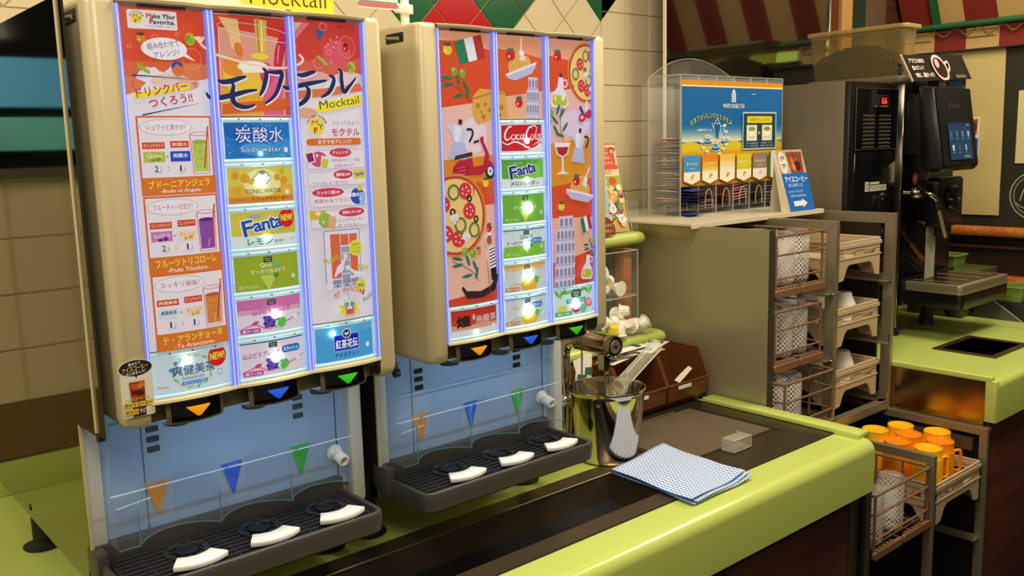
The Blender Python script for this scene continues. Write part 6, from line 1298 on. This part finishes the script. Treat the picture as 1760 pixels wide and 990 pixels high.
# sachets
def sachet(cname, col, col2):
    b = MB(); m_ = mat(cname, col, .35); m2 = mat(cname+'_edge', col2, .4); rows = []
    for i in range(7):
        f = i/6; h = .0029*math.sin(math.pi*f)**.7; rows.append([(-.034, .1*(f-.5)*.9, 0), (-.026, .1*(f-.5)*.9, h), (0, .1*(f-.5)*.9, h*1.2), (.026, .1*(f-.5)*.9, h), (.034, .1*(f-.5)*.9, 0)])
    b.sheet(rows, m_); b.sheet([[(p[0], p[1], -p[2]-.0003) for p in r] for r in rows], m2)
    for s in (-1, 1): b.raw([(-.034, .045*s, 0), (.034, .045*s, 0), (.034, .050*s, .0006*s), (-.034, .050*s, .0006*s)], [(0, 1, 2, 3)], m2)
    return b.build('tea_sachet')
SA = {'blue': sachet('sachet_blue', (50, 66, 150), (30, 36, 70)), 'red': sachet('sachet_red', (196, 52, 36), (206, 196, 180)), 'navy': sachet('sachet_navy', (204, 196, 182), (52, 54, 78)), 'wine': sachet('sachet_wine', (124, 32, 30), (70, 24, 20)), 'brown': sachet('sachet_brown', (92, 54, 34), (52, 32, 22)), 'green': sachet('sachet_green', (40, 92, 66), (206, 206, 188)), 'white': sachet('sachet_white', (226, 216, 196), (184, 96, 70))}
su = set()
def put_sachet(kind, x, y, z, rz, rx, ry, label, group):
    src = SA[kind]; o = src if kind not in su else src.copy()
    if kind in su: COL.objects.link(o)
    su.add(kind); o.location = (x, y, z); o.rotation_euler = (rad(rx), rad(ry), rad(rz)); tag(o, label, 'tea bag', group)
N = 27
for i in range(N):
    k = 'white' if i in (N-1, 3) else 'red' if i == N-2 else ('navy', 'navy', 'white', 'navy', 'red')[i % 5] if i < 20 else 'navy'
    nmz = {N-1: 'topmost tea sachet, white, of the tall stack at the left end', N-2: 'red sachet just under the top of the tall left stack'}.get(i, 'tea sachet in the tall stack behind the left side of the tea dispenser')
    put_sachet(k, X0+.041+rnd.uniform(-.002, .002), 1.678+rnd.uniform(-.002, .002), 1.328+i*.0072, rnd.uniform(-3, 3), rnd.uniform(-3, 3), rnd.uniform(-4, 4), nmz, 'tea sachets in the tall left stack' if i < N-2 else None)
names_ = ('blue', 'red', 'wine', 'red', 'brown', 'green'); counts = (7, 5, 4, 6, 4, 6)
for c in range(1, 7):
    kind = ('blue', 'red', 'wine', 'red', 'brown', 'green')[c-1]; n_ = counts[c-1]
    if c == 1: continue
    for i in range(n_):
        tilt = -6 if c == 4 else 0; put_sachet('wine' if (c == 2 and i > 2) else kind, X0+(c-.5)*wc, 1.672, 1.328+(.010 if c == 4 else 0)+i*(.0078 if c != 4 else .0085), rnd.uniform(-2, 2), rnd.uniform(-2, 2), tilt+rnd.uniform(-3, 3), '%s tea sachet in the %s compartment under the sign' % (('', 'red', 'wine red', 'crimson', 'brown', 'green and white')[c-1], ('', 'second', 'third', 'fourth', 'fifth', 'rightmost')[c-1]), 'tea sachets in the %s compartment' % ('', 'second', 'third', 'fourth', 'fifth', 'rightmost')[c-1])
for i in range(6): put_sachet('blue', X0+.046, 1.640, 1.3285+i*.009 if i else 1.308, rnd.uniform(-2, 2), 0, rnd.uniform(-3, 3), 'blue tea sachet at the front of the leftmost compartment', 'blue tea sachets in the leftmost compartment')

# ---------------------------------------------------------------- blue tent card
a = Art(100, 168); a.rect(0, 0, 100, 168, '1f6cc4'); a.rect(0, 0, 100, 64, 'c8a890'); a.poly([(34, 6), (96, 6), (88, 64), (40, 64)], '8a4a2c'); a.ell(60, 40, 18, 20, 'b85a28'); a.ell(70, 44, 12, 14, '4a2014'); a.ell(54, 48, 8, 10, 'd87a34'); a.line([(60, 2), (66, 40)], 2, '3a2018'); a.line([(48, 20), (58, 50)], 1.4, 'e8d0b8'); a.ell(16, 34, 15, 30, 'efe6d6')
for i, ch in enumerate('挽きたて'): a.txt(ch, 20 if i < 2 else 12, 20+(i % 2)*22 if i < 2 else 24+(i-2)*20, 11, 12, '2a2620', .4)
a.txt('アイスコーヒー', 52, 80, 88, 15, 'f0f4fa', 1.2); a.txt('はじめました', 44, 96, 56, 9, 'e8eef6', .4); a.txt('コーヒーマシンで', 40, 114, 56, 7, 'e8eef6', .4); a.txt('お作りいただけます。', 46, 126, 62, 7, 'e8eef6', .4); a.poly([(20, 140), (54, 140), (54, 134), (74, 147), (54, 160), (54, 154), (20, 154)], 'f0f2f4')
t = thing('tent_card', 'blue tent card with white arrow for iced coffee on the cabinet top', 'card', (2.35, 1.47, 1.301))
b = MB(); A, B_ = Vector((2.300, 1.458, 1.3015)), Vector((2.430, 1.458, 1.3015)); U = Vector((-.052, .020, .176))
b.raw([A, B_, B_+U*1, A+U], [(0, 1, 2, 3)], PAPER); a.into(b, lambda u, v, w: A+(B_-A)*(u/.1)+U*(1-v/.168)+Vector((0, -.0005-w, .0))); b.raw([A+Vector((-.001, 0, 0)), A+U+Vector((-.001, 0, 0)), A+U+Vector((-.012, .004, 0)), A+Vector((-.016, .02, 0))], [(0, 1, 2, 3)], mat('cream_card_edge', (222, 206, 176), .6)); b.build('front_face', t, 0)
b = MB(); b.raw([A+U, B_+U, B_+Vector((0, .07, 0)), A+Vector((0, .07, 0))], [(0, 1, 2, 3)], PAPER); b.build('rear_face', t, 0)
# ================================================================ coffee corner on the right counter
BODY = mat('grey_brown_fridge_side', (112, 100, 78), .42, .3, vary=.04, scale=4); BLK = mat('satin_black', (15, 14, 13), .28); BLK2 = mat('soft_black', (24, 22, 20), .45)
t = thing('milk_cooler', 'tall milk cooler with red temperature display beside the coffee machine', 'cooler', (2.70, 1.65, .851))
x0, x1, yf, yb, zb, zt = 2.535, 2.868, 1.430, 1.90, .853, 1.672
b = MB(); b.box(x0, x1-.012, yf+.004, yb, zb+.03, zt, BODY, .004); b.build('cooler_body', t)
b = MB(); b.box(x0+.002, x1, yf-.012, yf+.01, zb+.03, zt, BLK, .003); b.box(x1-.004, x1+.002, yf-.015, yf-.006, zb+.03, zt, CHROME, .002); b.box(x1-.06, x1-.055, yf-.0135, yf-.011, zb+.03, zt, BLK2); b.build('front_frame', t)
b = MB(); b.box(x0+.030, x1-.048, yf-.017, yf-.011, 1.470, 1.652, GLOSSBLACK, .001); b.tube([(x0+.030, yf-.0172, 1.470), (x1-.048, yf-.0172, 1.470), (x1-.048, yf-.0172, 1.652), (x0+.030, yf-.0172, 1.652)], .0013, mat('grey_metal_line', (128, 120, 104), .3, .8), 5, True); vp = b.build('vent_panel', t, 0)
for c in range(2):
    for k in range(9):
        xa = 2.608+c*.097; z = 1.574-k*.0118; b = MB(); b.prism([(yf-.017, z), (yf-.021, z-.002), (yf-.017, z-.006)], 0, xa, xa+.062, mat('vent_slat', (120, 110, 92), .25, .6)); b.cyl((xa+.062, yf-.019, z-.003), (xa+.066, yf-.019, z-.003), .003, CHROME, 8); b.build('vent_slot', vp, 0)
b = MB(); b.box(2.660, 2.762, yf-.0185, yf-.016, 1.596, 1.634, BLK2, .002); b.box(2.702, 2.752, yf-.0190, yf-.018, 1.604, 1.628, mat('display_glass', (50, 4, 4), .2))
def seg7(b, x, z, w, h, s, m, y):
    q = {'a': (0, 1, 1, 1), 'b': (1, .5, 1, 1), 'c': (1, 0, 1, .5), 'd': (0, 0, 1, 0), 'e': (0, 0, 0, .5), 'f': (0, .5, 0, 1), 'g': (0, .5, 1, .5)}
    for k in s: u0, v0, u1, v1 = q[k]; b.box(x+min(u0, u1)*w-.001, x+max(u0, u1)*w+.001, y-.0006, y, z+min(v0, v1)*h-.001, z+max(v0, v1)*h+.001, m)
REDL = mat('red_led_segment', (255, 60, 50), .3, emit=2.0)
seg7(b, 2.715, 1.609, .009, .014, 'acdefg', REDL, yf-.019); seg7(b, 2.733, 1.609, .009, .014, 'acdefg', REDL, yf-.019); b.box(2.7275, 2.7300, yf-.0196, yf-.019, 1.6075, 1.610, REDL)
for x in (2.674, 2.712, 2.728, 2.742): b.box(x, x+.005, yf-.0192, yf-.018, 1.5985, 1.601, mat('small_white_mark', (190, 186, 170), .5))
b.build('temperature_display', t, 0)
b = MB(); b.box(x0+.034, x1-.05, yf-.016, yf-.011, .90, 1.462, GLOSSBLACK, .002); d = b.build('cooler_door', t)
b = MB(); a = Art(132, 36); a.rect(0, 0, 24, 30, 'b8ae92'); a.ring(12, 15, 7, 9, 2.4, '2a2620'); a.rect(30, 2, 88, 9, 'b8ae92'); a.rect(28, 12, 132, 30, 'b8ae92')
for i in range(8): a.rect(32+i*12.4, 15, 34.4+i*12.4, 27, '2a2620'); a.rect(36.6+i*12.4, 15+(i % 3)*3, 40+i*12.4, 19+(i % 3)*3, '2a2620')
a.into(b, lambda u, v, w: (2.632+u, yf-.0165-w, 1.372-v)); b.build('name_plate', d, 0)
for x in (x0+.03, x1-.03):
    for y in (yf+.03, yb-.03): b = MB(); b.cyl((x, y, .8515), (x, y, zb+.031), .016, BLK2, 14); b.build('foot', t)
# ---- coffee machine
t = thing('coffee_machine', 'black coffee machine with tilted touch screen and steel drip grille', 'coffee machine', (3.08, 1.55, .851))
cx0, cx1, cyf, cyb = 2.880, 3.262, 1.425, 1.86
b = MB(); b.box(cx0, cx1, cyf, cyb, .955, 1.676, BLK, .006); b.box(cx0, cx1, cyf-.004, cyf+.01, 1.625, 1.676, BLK2, .002); b.box(cx0+.003, cx1-.003, cyf-.02, cyf, .955, 1.045, BLK, .003); b.build('machine_body', t)
b = MB(); b.box(cx0+.004, cx0+.18, cyf-.006, cyf, 1.05, 1.62, GLOSSBLACK, .002); b.build('gloss_front', t)
b = MB()
for x in (2.896, 3.148):
    for y in (1.45, 1.80): b = MB(); b.lathe([(0, .8515), (.026, .8515), (.025, .868), (.018, .90), (.019, .957)], (x+.008, y, 0), BLK2, 18); b.build('foot', t)
# touch screen block, tilted
S0, S1 = Vector((2.900, 1.300, 1.655)), Vector((3.105, 1.300, 1.640))
b = MB(); b.prism([(1.350, 1.66), (1.300, 1.652), (1.262, 1.415), (1.275, 1.395), (1.330, 1.40)], 0, 2.814, 3.072, BLK, .006, 2)
b.prism([(1.425, 1.64), (1.345, 1.64), (1.325, 1.43), (1.425, 1.45)], 0, 2.892, 3.04, BLK2, .008, 2); sb = b.build('screen_block', t)
def on_screen(u, v, w): f = v/.245; return (2.821+u, 1.300-.038*f-.0015-w, 1.652-.237*f-w*.2)
a = Art(240, 244); a.rect(0, 0, 240, 244, '0c0c0c'); a.txt('Coffee', 118, 56, 74, 16, '3a3834', 0); a.rr(76, 48, 88, 66, 2, '2c2a28')
b = MB(); a.into(b, on_screen); b.build('screen_bezel', sb, 0)
a = Art(158, 118, '26405a', .62); a.rect(0, 0, 158, 12, '20364c')
for i in range(7):
    x, y = (18+i*40, 36) if i < 4 else (24+(i-4)*44, 80)
    a.poly([(x-7, y-9), (x+7, y-9), (x+5, y+9), (x-5, y+9)], ('4a6a84', '56748c', '6a86a0', 'a8bccc', 'c4d2dc', '4a6078', '9ab0c0')[i]); a.rect(x-10, y+14, x+10, y+16, '7a94a8')
a.rect(92, 104, 136, 112, '5a8a6a'); a.rect(128, 6, 150, 9, '9ab0c0')
b = MB(); a.into(b, lambda u, v, w: on_screen(.044+u, .110+v, w+.004)); b.build('touch_screen', sb, 0)
b = MB(); b.box(2.935, 3.215, 1.376, 1.425, 1.648, 1.700, BLK, .004); b.box(3.08, 3.18, 1.3745, 1.377, 1.655, 1.682, mat('dim_blue_panel', (34, 58, 92), .2, emit=.25)); b.build('top_sensor', t)
b = MB(); b.prism(rrect(2.945, 3.128, 1.21, 1.372, .02, 5), 1, 1.332, 1.372, BLK, .008, 3); b.box(3.045, 3.10, 1.36, 1.425, 1.22, 1.36, BLK2, .004)
b.lathe([(0, 0), (.036, 0), (.040, .008), (.034, .014), (0, .016)], (3.045, 1.334, 1.305), GLOSSBLACK, 28, Matrix.Scale(1.25, 4, (1, 0, 0)) @ Matrix.Rotation(rad(90), 4, 'X')); b.prism([(1.332, 1.31), (1.318, 1.302), (1.320, 1.296), (1.332, 1.294)], 0, 3.005, 3.085, CHROME, .002, 2); b.cyl((3.00, 1.352, 1.18), (3.00, 1.352, 1.212), .012, BLK, 14); b.cyl((3.07, 1.352, 1.185), (3.07, 1.352, 1.212), .012, BLK, 14); b.build('spout_block', t)
b = MB(); c = Vector((2.878, 1.372, 1.328)); b.lathe([(0, -.021)]+[(.021*math.cos(rad(q)), .021*math.sin(rad(q))) for q in range(-75, 76, 15)]+[(0, .021)], c, CHROME, 24); b.cyl(c+Vector((-.03, .03, .003)), c, .007, CHROME, 12)
b.tube(catmull([c, (2.868, 1.345, 1.329), (2.860, 1.323, 1.327), (2.868, 1.314, 1.318), (2.892, 1.313, 1.302), (2.903, 1.312, 1.284)], 6), .0075, CHROME, 14)
b.tube([(2.890, 1.3132, 1.306), (2.909, 1.312, 1.275)], .010, BLK2, 14); b.tube([(2.905, 1.312, 1.280), (2.957, 1.310, 1.190), (2.961, 1.310, 1.183)], [.0065, .0065, .0075], STEEL, 12); b.build('steam_wand', t)
a = Art(38, 42); a.ell(19, 21, 18, 20, 'd8382c')
for u in (13, 24): a.ell(u, 17, 3, 5, 'f0c8b8')
a.curve([(9, 25), (19, 31), (29, 24)], 2, 'f0c8b8')
b = MB(); a.into(b, lambda u, v, w: (2.966+u-.02, cyf-.0068-w, 1.388-v)); b.build('warning_sticker', t, 0)
# drip grille
gx0, gx1, gy0, gy1 = 2.902, 3.262, 1.222, 1.42
b = MB(); b.prism(rrect(gx0, gx1, gy0, gy1, .016, 5), 2, .958, 1.008, BLK, .004, 2); b.build('drip_base', t)
b = MB(); b.prism(rrect(gx0, gx1, gy0, gy1, .016, 5), 2, 1.005, 1.036, STEEL, .005, 2); b.prism(rrect(gx0+.022, gx1-.022, gy0+.022, gy1-.01, .008, 4), 2, 1.035, 1.0372, mat('dark_bronze_grille', (74, 60, 44), .3, .9)); g = b.build('drip_grille', t)
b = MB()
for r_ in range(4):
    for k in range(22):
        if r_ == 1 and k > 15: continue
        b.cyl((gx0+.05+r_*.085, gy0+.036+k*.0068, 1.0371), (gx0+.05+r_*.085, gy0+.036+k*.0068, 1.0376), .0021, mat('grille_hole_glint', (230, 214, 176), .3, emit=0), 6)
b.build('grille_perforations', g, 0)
b = MB(); b.lathe([(.030, .958), (.030, .93), (.022, .905), (.020, .90), (0, .90)], (3.09, 1.33, 0), BLK2, 20); b.build('drain_cup', t)
# bean hopper
hx0, hx1, hy0, hy1, hz0, hz1 = 2.885, 2.985, 1.435, 1.775, 1.702, 1.848
HC = clear('smoky_hopper_plastic', (196, 178, 120), .80, .12, (236, 226, 190))
t2 = thing('bean_hopper', 'clear bean hopper full of coffee beans on top of the coffee machine', 'hopper', (2.935, 1.6, 1.677))
b = MB(); rows = [[(x, y, z) for x, y in rrect(hx0+d, hx1-d, hy0+d, hy1-d, .02, 4)+rrect(hx0+d, hx1-d, hy0+d, hy1-d, .02, 4)[:1]] for d, z in ((.02, 1.680), (.010, hz0), (0, hz1))]; b.sheet(rows, HC)
b.build('hopper_tub', t2, 40)
b = MB(); b.prism(rrect(hx0-.008, hx1+.008, hy0-.012, hy1+.008, .022, 5), 2, hz1, hz1+.014, mat('yellowed_lid', (190, 164, 96), .3, alpha=.62), .004, 2); b.build('hopper_lid', t2)
b = MB(); b.prism(rrect(hx0+.012, hx1-.012, hy0+.02, hy1-.02, .02, 4), 2, 1.6772, 1.682, BODY, .002, 1); b.prism(rrect(hx0-.002, hx1+.002, hy0-.004, hy1+.004, .02, 4), 2, 1.6772, 1.700, mat('grey_olive_base', (112, 100, 70), .4), .004, 2); b.build('hopper_base', t2)
b = MB(); BN = mat('coffee_bean', (44, 28, 18), .4, vary=.2, scale=80); rn = random.Random(9)
nb = bmesh.new(); bmesh.ops.create_icosphere(nb, subdivisions=1, radius=1); bv = [v.co.copy() for v in nb.verts]; bf = [[v.index for v in f.verts] for f in nb.faces]; nb.free()
def mound(x, y): u = (x-hx0)/(hx1-hx0); v = (y-hy0)/(hy1-hy0); return hz0+.012+.095*math.sin(math.pi*min(1, max(0, u)))**.7*math.sin(math.pi*min(1, max(0, v*.86+.05)))**.6
for i in range(900):
    x, y = rn.uniform(hx0+.012, hx1-.012), rn.uniform(hy0+.012, hy1-.012); z = mound(x, y); z = z if i % 2 else rn.uniform(hz0+.004, z)
    if i % 3 == 0: x = hx0+rn.uniform(.011, .022)
    if i % 5 == 0: y = hy0+rn.uniform(.011, .022)
    z = min(z, mound(x, y))
    Mx = Matrix.Rotation(rn.uniform(0, 6.28), 3, 'Z') @ Matrix.Rotation(rn.uniform(0, 3), 3, 'X'); b.raw([Vector((x, y, z))+Mx @ Vector((p.x*.0062, p.y*.0044, p.z*.0034)) for p in bv], bf, BN)
xs = [hx0+.012+(hx1-hx0-.024)*i/12 for i in range(13)]; ys = [hy0+.012+(hy1-hy0-.024)*i/12 for i in range(13)]
b.sheet([[(x, y, mound(x, y)-.003) for x in xs] for y in ys], BN)
for row in ([(x, ys[0]) for x in xs], [(x, ys[-1]) for x in xs], [(xs[0], y) for y in ys], [(xs[-1], y) for y in ys]): b.sheet([[(x, y, hz0) for x, y in row], [(x, y, mound(x, y)-.003) for x, y in row]], BN)
o = b.build('coffee_beans', t2, 60); o['kind'] = 'stuff'
# advertising card on the machine
a = Art(440, 78); a.rect(0, 0, 440, 78, '1c1416'); rn = random.Random(2)
for i in range(90): a.ell(rn.uniform(4, 190), rn.uniform(3, 75), rn.uniform(2, 4.4), rn.uniform(1.2, 2.4), rn.choice(('3a2226', '46303a', '2c1a20')), rn.uniform(0, 180))
a.txt('アラビカ100%の', 78, 17, 104, 14, 'ece2d0', .8); a.txt('豊かなブレンド', 70, 38, 80, 13, 'ece2d0', .8); a.txt('食後に、最適すっきり', 98, 60, 130, 14, 'ece2d0', .8)
a.ell(228, 40, 52, 40, 'd8b8ae', 12); a.ell(228, 40, 42, 31, '241414', 12); a.ell(216, 26, 16, 13, 'd0a8b4', -30); a.curve([(272, 26), (298, 22), (298, 40), (276, 52)], 8, 'd8b8ae'); a.rect(316, 62, 398, 74, '5a5040'); a.line([(324, 68), (390, 68)], 3, '8a7a5c')
t = thing('advert_card', 'dark coffee advert card with a cup picture leaning on the machine top', 'card', (2.98, 1.38, 1.70))
A, B_, U = Vector((2.786, 1.352, 1.672)), Vector((3.196, 1.352, 1.690)), Vector((-.050, .016, .078))
b = MB(); b.raw([A, B_, B_+U, A+U, A+Vector((0, .003, 0)), B_+Vector((0, .003, 0)), B_+U+Vector((0, .003, 0)), A+U+Vector((0, .003, 0))], [(0, 1, 2, 3), (4, 5, 6, 7), (0, 3, 7, 4), (1, 2, 6, 5), (2, 3, 7, 6), (0, 1, 5, 4)], mat('pale_card_edge', (226, 190, 160), .6))
b.tube([A+Vector((-.003, 0, 0)), A+U+Vector((-.003, 0, 0))], .0035, mat('pale_card_edge', ()), 6)
a.into(b, lambda u, v, w: A+(B_-A)*(u/.44)+U*(1-v/.078)+Vector((0, -.0006-w, 0))); b.build('card_face', t, 0)
b = MB(); b.box(3.005, 3.055, 1.3715, 1.3735, 1.664, 1.69, clear('clear_hanging_strip', (214, 206, 176), .62, .12)); b.build('clear_support', t, 0)
# clear hanging strip in front of the coffee machine
b = MB(); b.box(2.968, 3.034, 1.3740, 1.3755, 1.0385, 1.425, clear('clear_hanging_strip', (214, 206, 176), .62, .12)); b.tube([(2.968, 1.3735, 1.0385), (2.968, 1.3735, 1.425)], .0012, EP, 5); tag(b.build('clear_strip', smooth=0), 'narrow clear acrylic strip standing between steam wand and spout block', 'strip')
# green tubs, clear easel
GRN = mat('green_tub_plastic', (112, 134, 60), .4)
def tub(x, y, z, w, d, h, label):
    t = thing('green_tub', label, 'tub', (x, y, z), 0, 'small green tubs by the coffee machine')
    b = MB()
    for s, q in ((0, 0), (.003, .003)):
        pass
    lo = rrect(x-w/2+.008, x+w/2-.008, y-d/2+.008, y+d/2-.008, .008, 3); hi = rrect(x-w/2, x+w/2, y-d/2, y+d/2, .010, 3); hi2 = rrect(x-w/2+.003, x+w/2-.003, y-d/2+.003, y+d/2-.003, .008, 3)
    b.sheet([[(px, py, z) for px, py in lo+lo[:1]], [(px, py, z+h) for px, py in hi+hi[:1]], [(px, py, z+h) for px, py in hi2+hi2[:1]], [(px, py, z+.003) for px, py in lo+lo[:1]]], GRN); b.raw([(px, py, z) for px, py in lo], [tuple(range(len(lo)))], GRN); b.build('tub_body', t, 40)
    b = MB(); b.tube([(px, py, z+h) for px, py in rrect(x-w/2-.002, x+w/2+.002, y-d/2-.002, y+d/2+.002, .011, 3)], .0032, GRN, 6, True); b.build('rim', t)
tub(3.40, 1.50, 1.012, .10, .12, .058, 'green tub standing behind the steel drip grille'); tub(3.44, 1.275, .918, .11, .11, .052, 'green tub at the right edge beside the drip grille')
t = thing('tub_stand', 'stepped green stand under the small tubs right of the coffee machine', 'stand', (3.45, 1.45, .851))
b = MB(); b.box(3.32, 3.62, 1.40, 1.60, .8515, 1.011, mat('olive_stand', (70, 74, 36), .4), .004); b.box(3.385, 3.56, 1.19, 1.40, .8515, .917, BLK2, .004); b.box(3.40, 3.62, 1.14, 1.19, .8515, .90, GRN, .003); b.build('stand_body', t); b = MB(); b.box(3.39, 3.64, 1.138, 1.16, .8995, .906, mat('cream_edge_strip', (214, 186, 130), .5), .001); b.build('edge_strip', t)
b = MB(); b.prism([(1.145, .8525), (1.33, .8525), (1.33, .978)], 0, 3.268, 3.271, CLEAR); b.tube([(3.2695, 1.145, .8535), (3.2695, 1.33, .978)], .0014, EP, 5); tag(b.build('side_guard', smooth=0), 'clear triangular side guard standing on the counter beside the drip base', 'guard')
# ================================================================ right wall hangings
CRM = mat('cream_poster_paper', (206, 184, 118), .6)
b = MB(); rows = []
for i in range(13):
    f = i/12; z = 1.842-.665*f; rows.append([(XR-.004-.014*max(0, f-.6)*math.sin(f*9), 1.92-.40*k/8-.008*f, z+.002*(k/8)) for k in range(9)])
b.sheet(rows, CRM, .0008); tag(b.build('poster', smooth=60), 'large blank cream poster hanging on the dark right wall', 'poster')
b = MB(); b.box(XR-.006, XR-.001, 1.18, 1.463, 1.388, 1.672, mat('pale_cream_sheet', (214, 200, 140), .6)); tag(b.build('poster', smooth=0), 'smaller pale cream sheet cut off by the right edge of the photo', 'poster')
b = MB(); a = Art(200, 200); a.ring(100, 100, 94, 94, 5, 'a8a27c'); a.ring(100, 100, 80, 80, 3, 'a8a27c'); a.curve([(44, 122), (58, 76), (72, 96), (84, 118)], 5, 'a8a27c'); a.curve([(30, 130), (60, 150), (120, 150)], 4, 'a8a27c')
a.into(b, lambda u, v, w: (XR-.001-w, 1.482-u, 1.362-v), clip=False); tag(b.build('round_emblem', smooth=0), 'round pale ring emblem painted on the dark right wall', 'emblem')
b = MB(); a = Art(44, 150); a.rect(0, 0, 44, 150, 'e8dccc'); a.poly([(6, 10), (40, 6), (38, 60), (12, 66)], 'a8502c'); a.ell(24, 34, 12, 18, '5a2818'); a.rect(0, 74, 44, 150, '1f5cb0'); a.rect(4, 84, 36, 96, 'd83a3c')
b.box(XR-.022, XR-.020, 1.600, 1.650, 1.40, 1.575, PAPER); a.into(b, lambda u, v, w: (XR-.0225-w, 1.650-u*1.1, 1.575-v*1.15)); tag(b.build('small_poster', smooth=0), 'small iced coffee poster half hidden behind the touch screen', 'poster')
# ================================================================ signs above the first dispenser and between the two
a = Art(330, 130); a.rect(0, 0, 330, 130, 'e8dcc4'); a.poly([(60, 0), (250, 0), (250, 98), (215, 112), (110, 122), (60, 100)], 'd8482a'); a.line([(258, 126), (284, 60)], [13, 10], NAVY); a.line([(236, 118), (270, 70)], 9, 'e8dcc4'); a.poly([(196, 94), (330, 84), (330, 128), (196, 122)], 'e8d02c'); a.poly([(186, 106), (196, 94), (196, 122)], 'e8d02c'); a.txt('Mocktail', 262, 107, 112, 26, '4a3020', -.3, rot=-1)
a.rect(0, 0, 330, 40, 'd8482a')
t = thing('pop_sign', 'Mocktail pop-up sign standing on top of the first dispenser', 'sign', (.5, 1.125, 1.69)); b = MB(); b.box(.330, .652, 1.122, 1.125, 1.6885, 1.812, PAPER); a.into(b, lambda u, v, w: (.330+u*.976, 1.1215-w, 1.812-v*.95)); b.build('sign_face', t, 0)
b = MB(); b.prism([(1.125, 1.689), (1.125, 1.74), (1.165, 1.689)], 0, .40, .403, PAPER); b.prism([(1.125, 1.689), (1.125, 1.74), (1.165, 1.689)], 0, .60, .603, PAPER); b.build('easel_back', t, 0)
t = thing('price_card_stand', 'white pole with a small clipped card rising above the second dispenser', 'card stand', (.786, 1.15, 1.688))
b = MB(); b.box(.7805, .7925, 1.145, 1.153, 1.6865, 1.95, WHITEP, .002); b.build('pole', t); b = MB(); b.box(.764, .797, 1.141, 1.146, 1.705, 1.719, mat('pale_clip', (226, 214, 196), .4), .002); b.build('clip', t)
a = Art(70, 74); a.rect(0, 0, 70, 74, 'ddd4c8'); a.rect(22, 46, 44, 56, '9aa8b4'); a.line([(20, 61), (50, 62)], 1.4, '8a8078'); a.rect(2, 66, 68, 69, '7a8a78'); a.rect(0, 69, 70, 74, 'd8605c')
b = MB(); b.box(.702, .770, 1.1415, 1.1425, 1.7085, 1.785, PAPER); a.into(b, lambda u, v, w: (.702+u*.97, 1.141-w, 1.785-v)); b.build('card', t, 0)
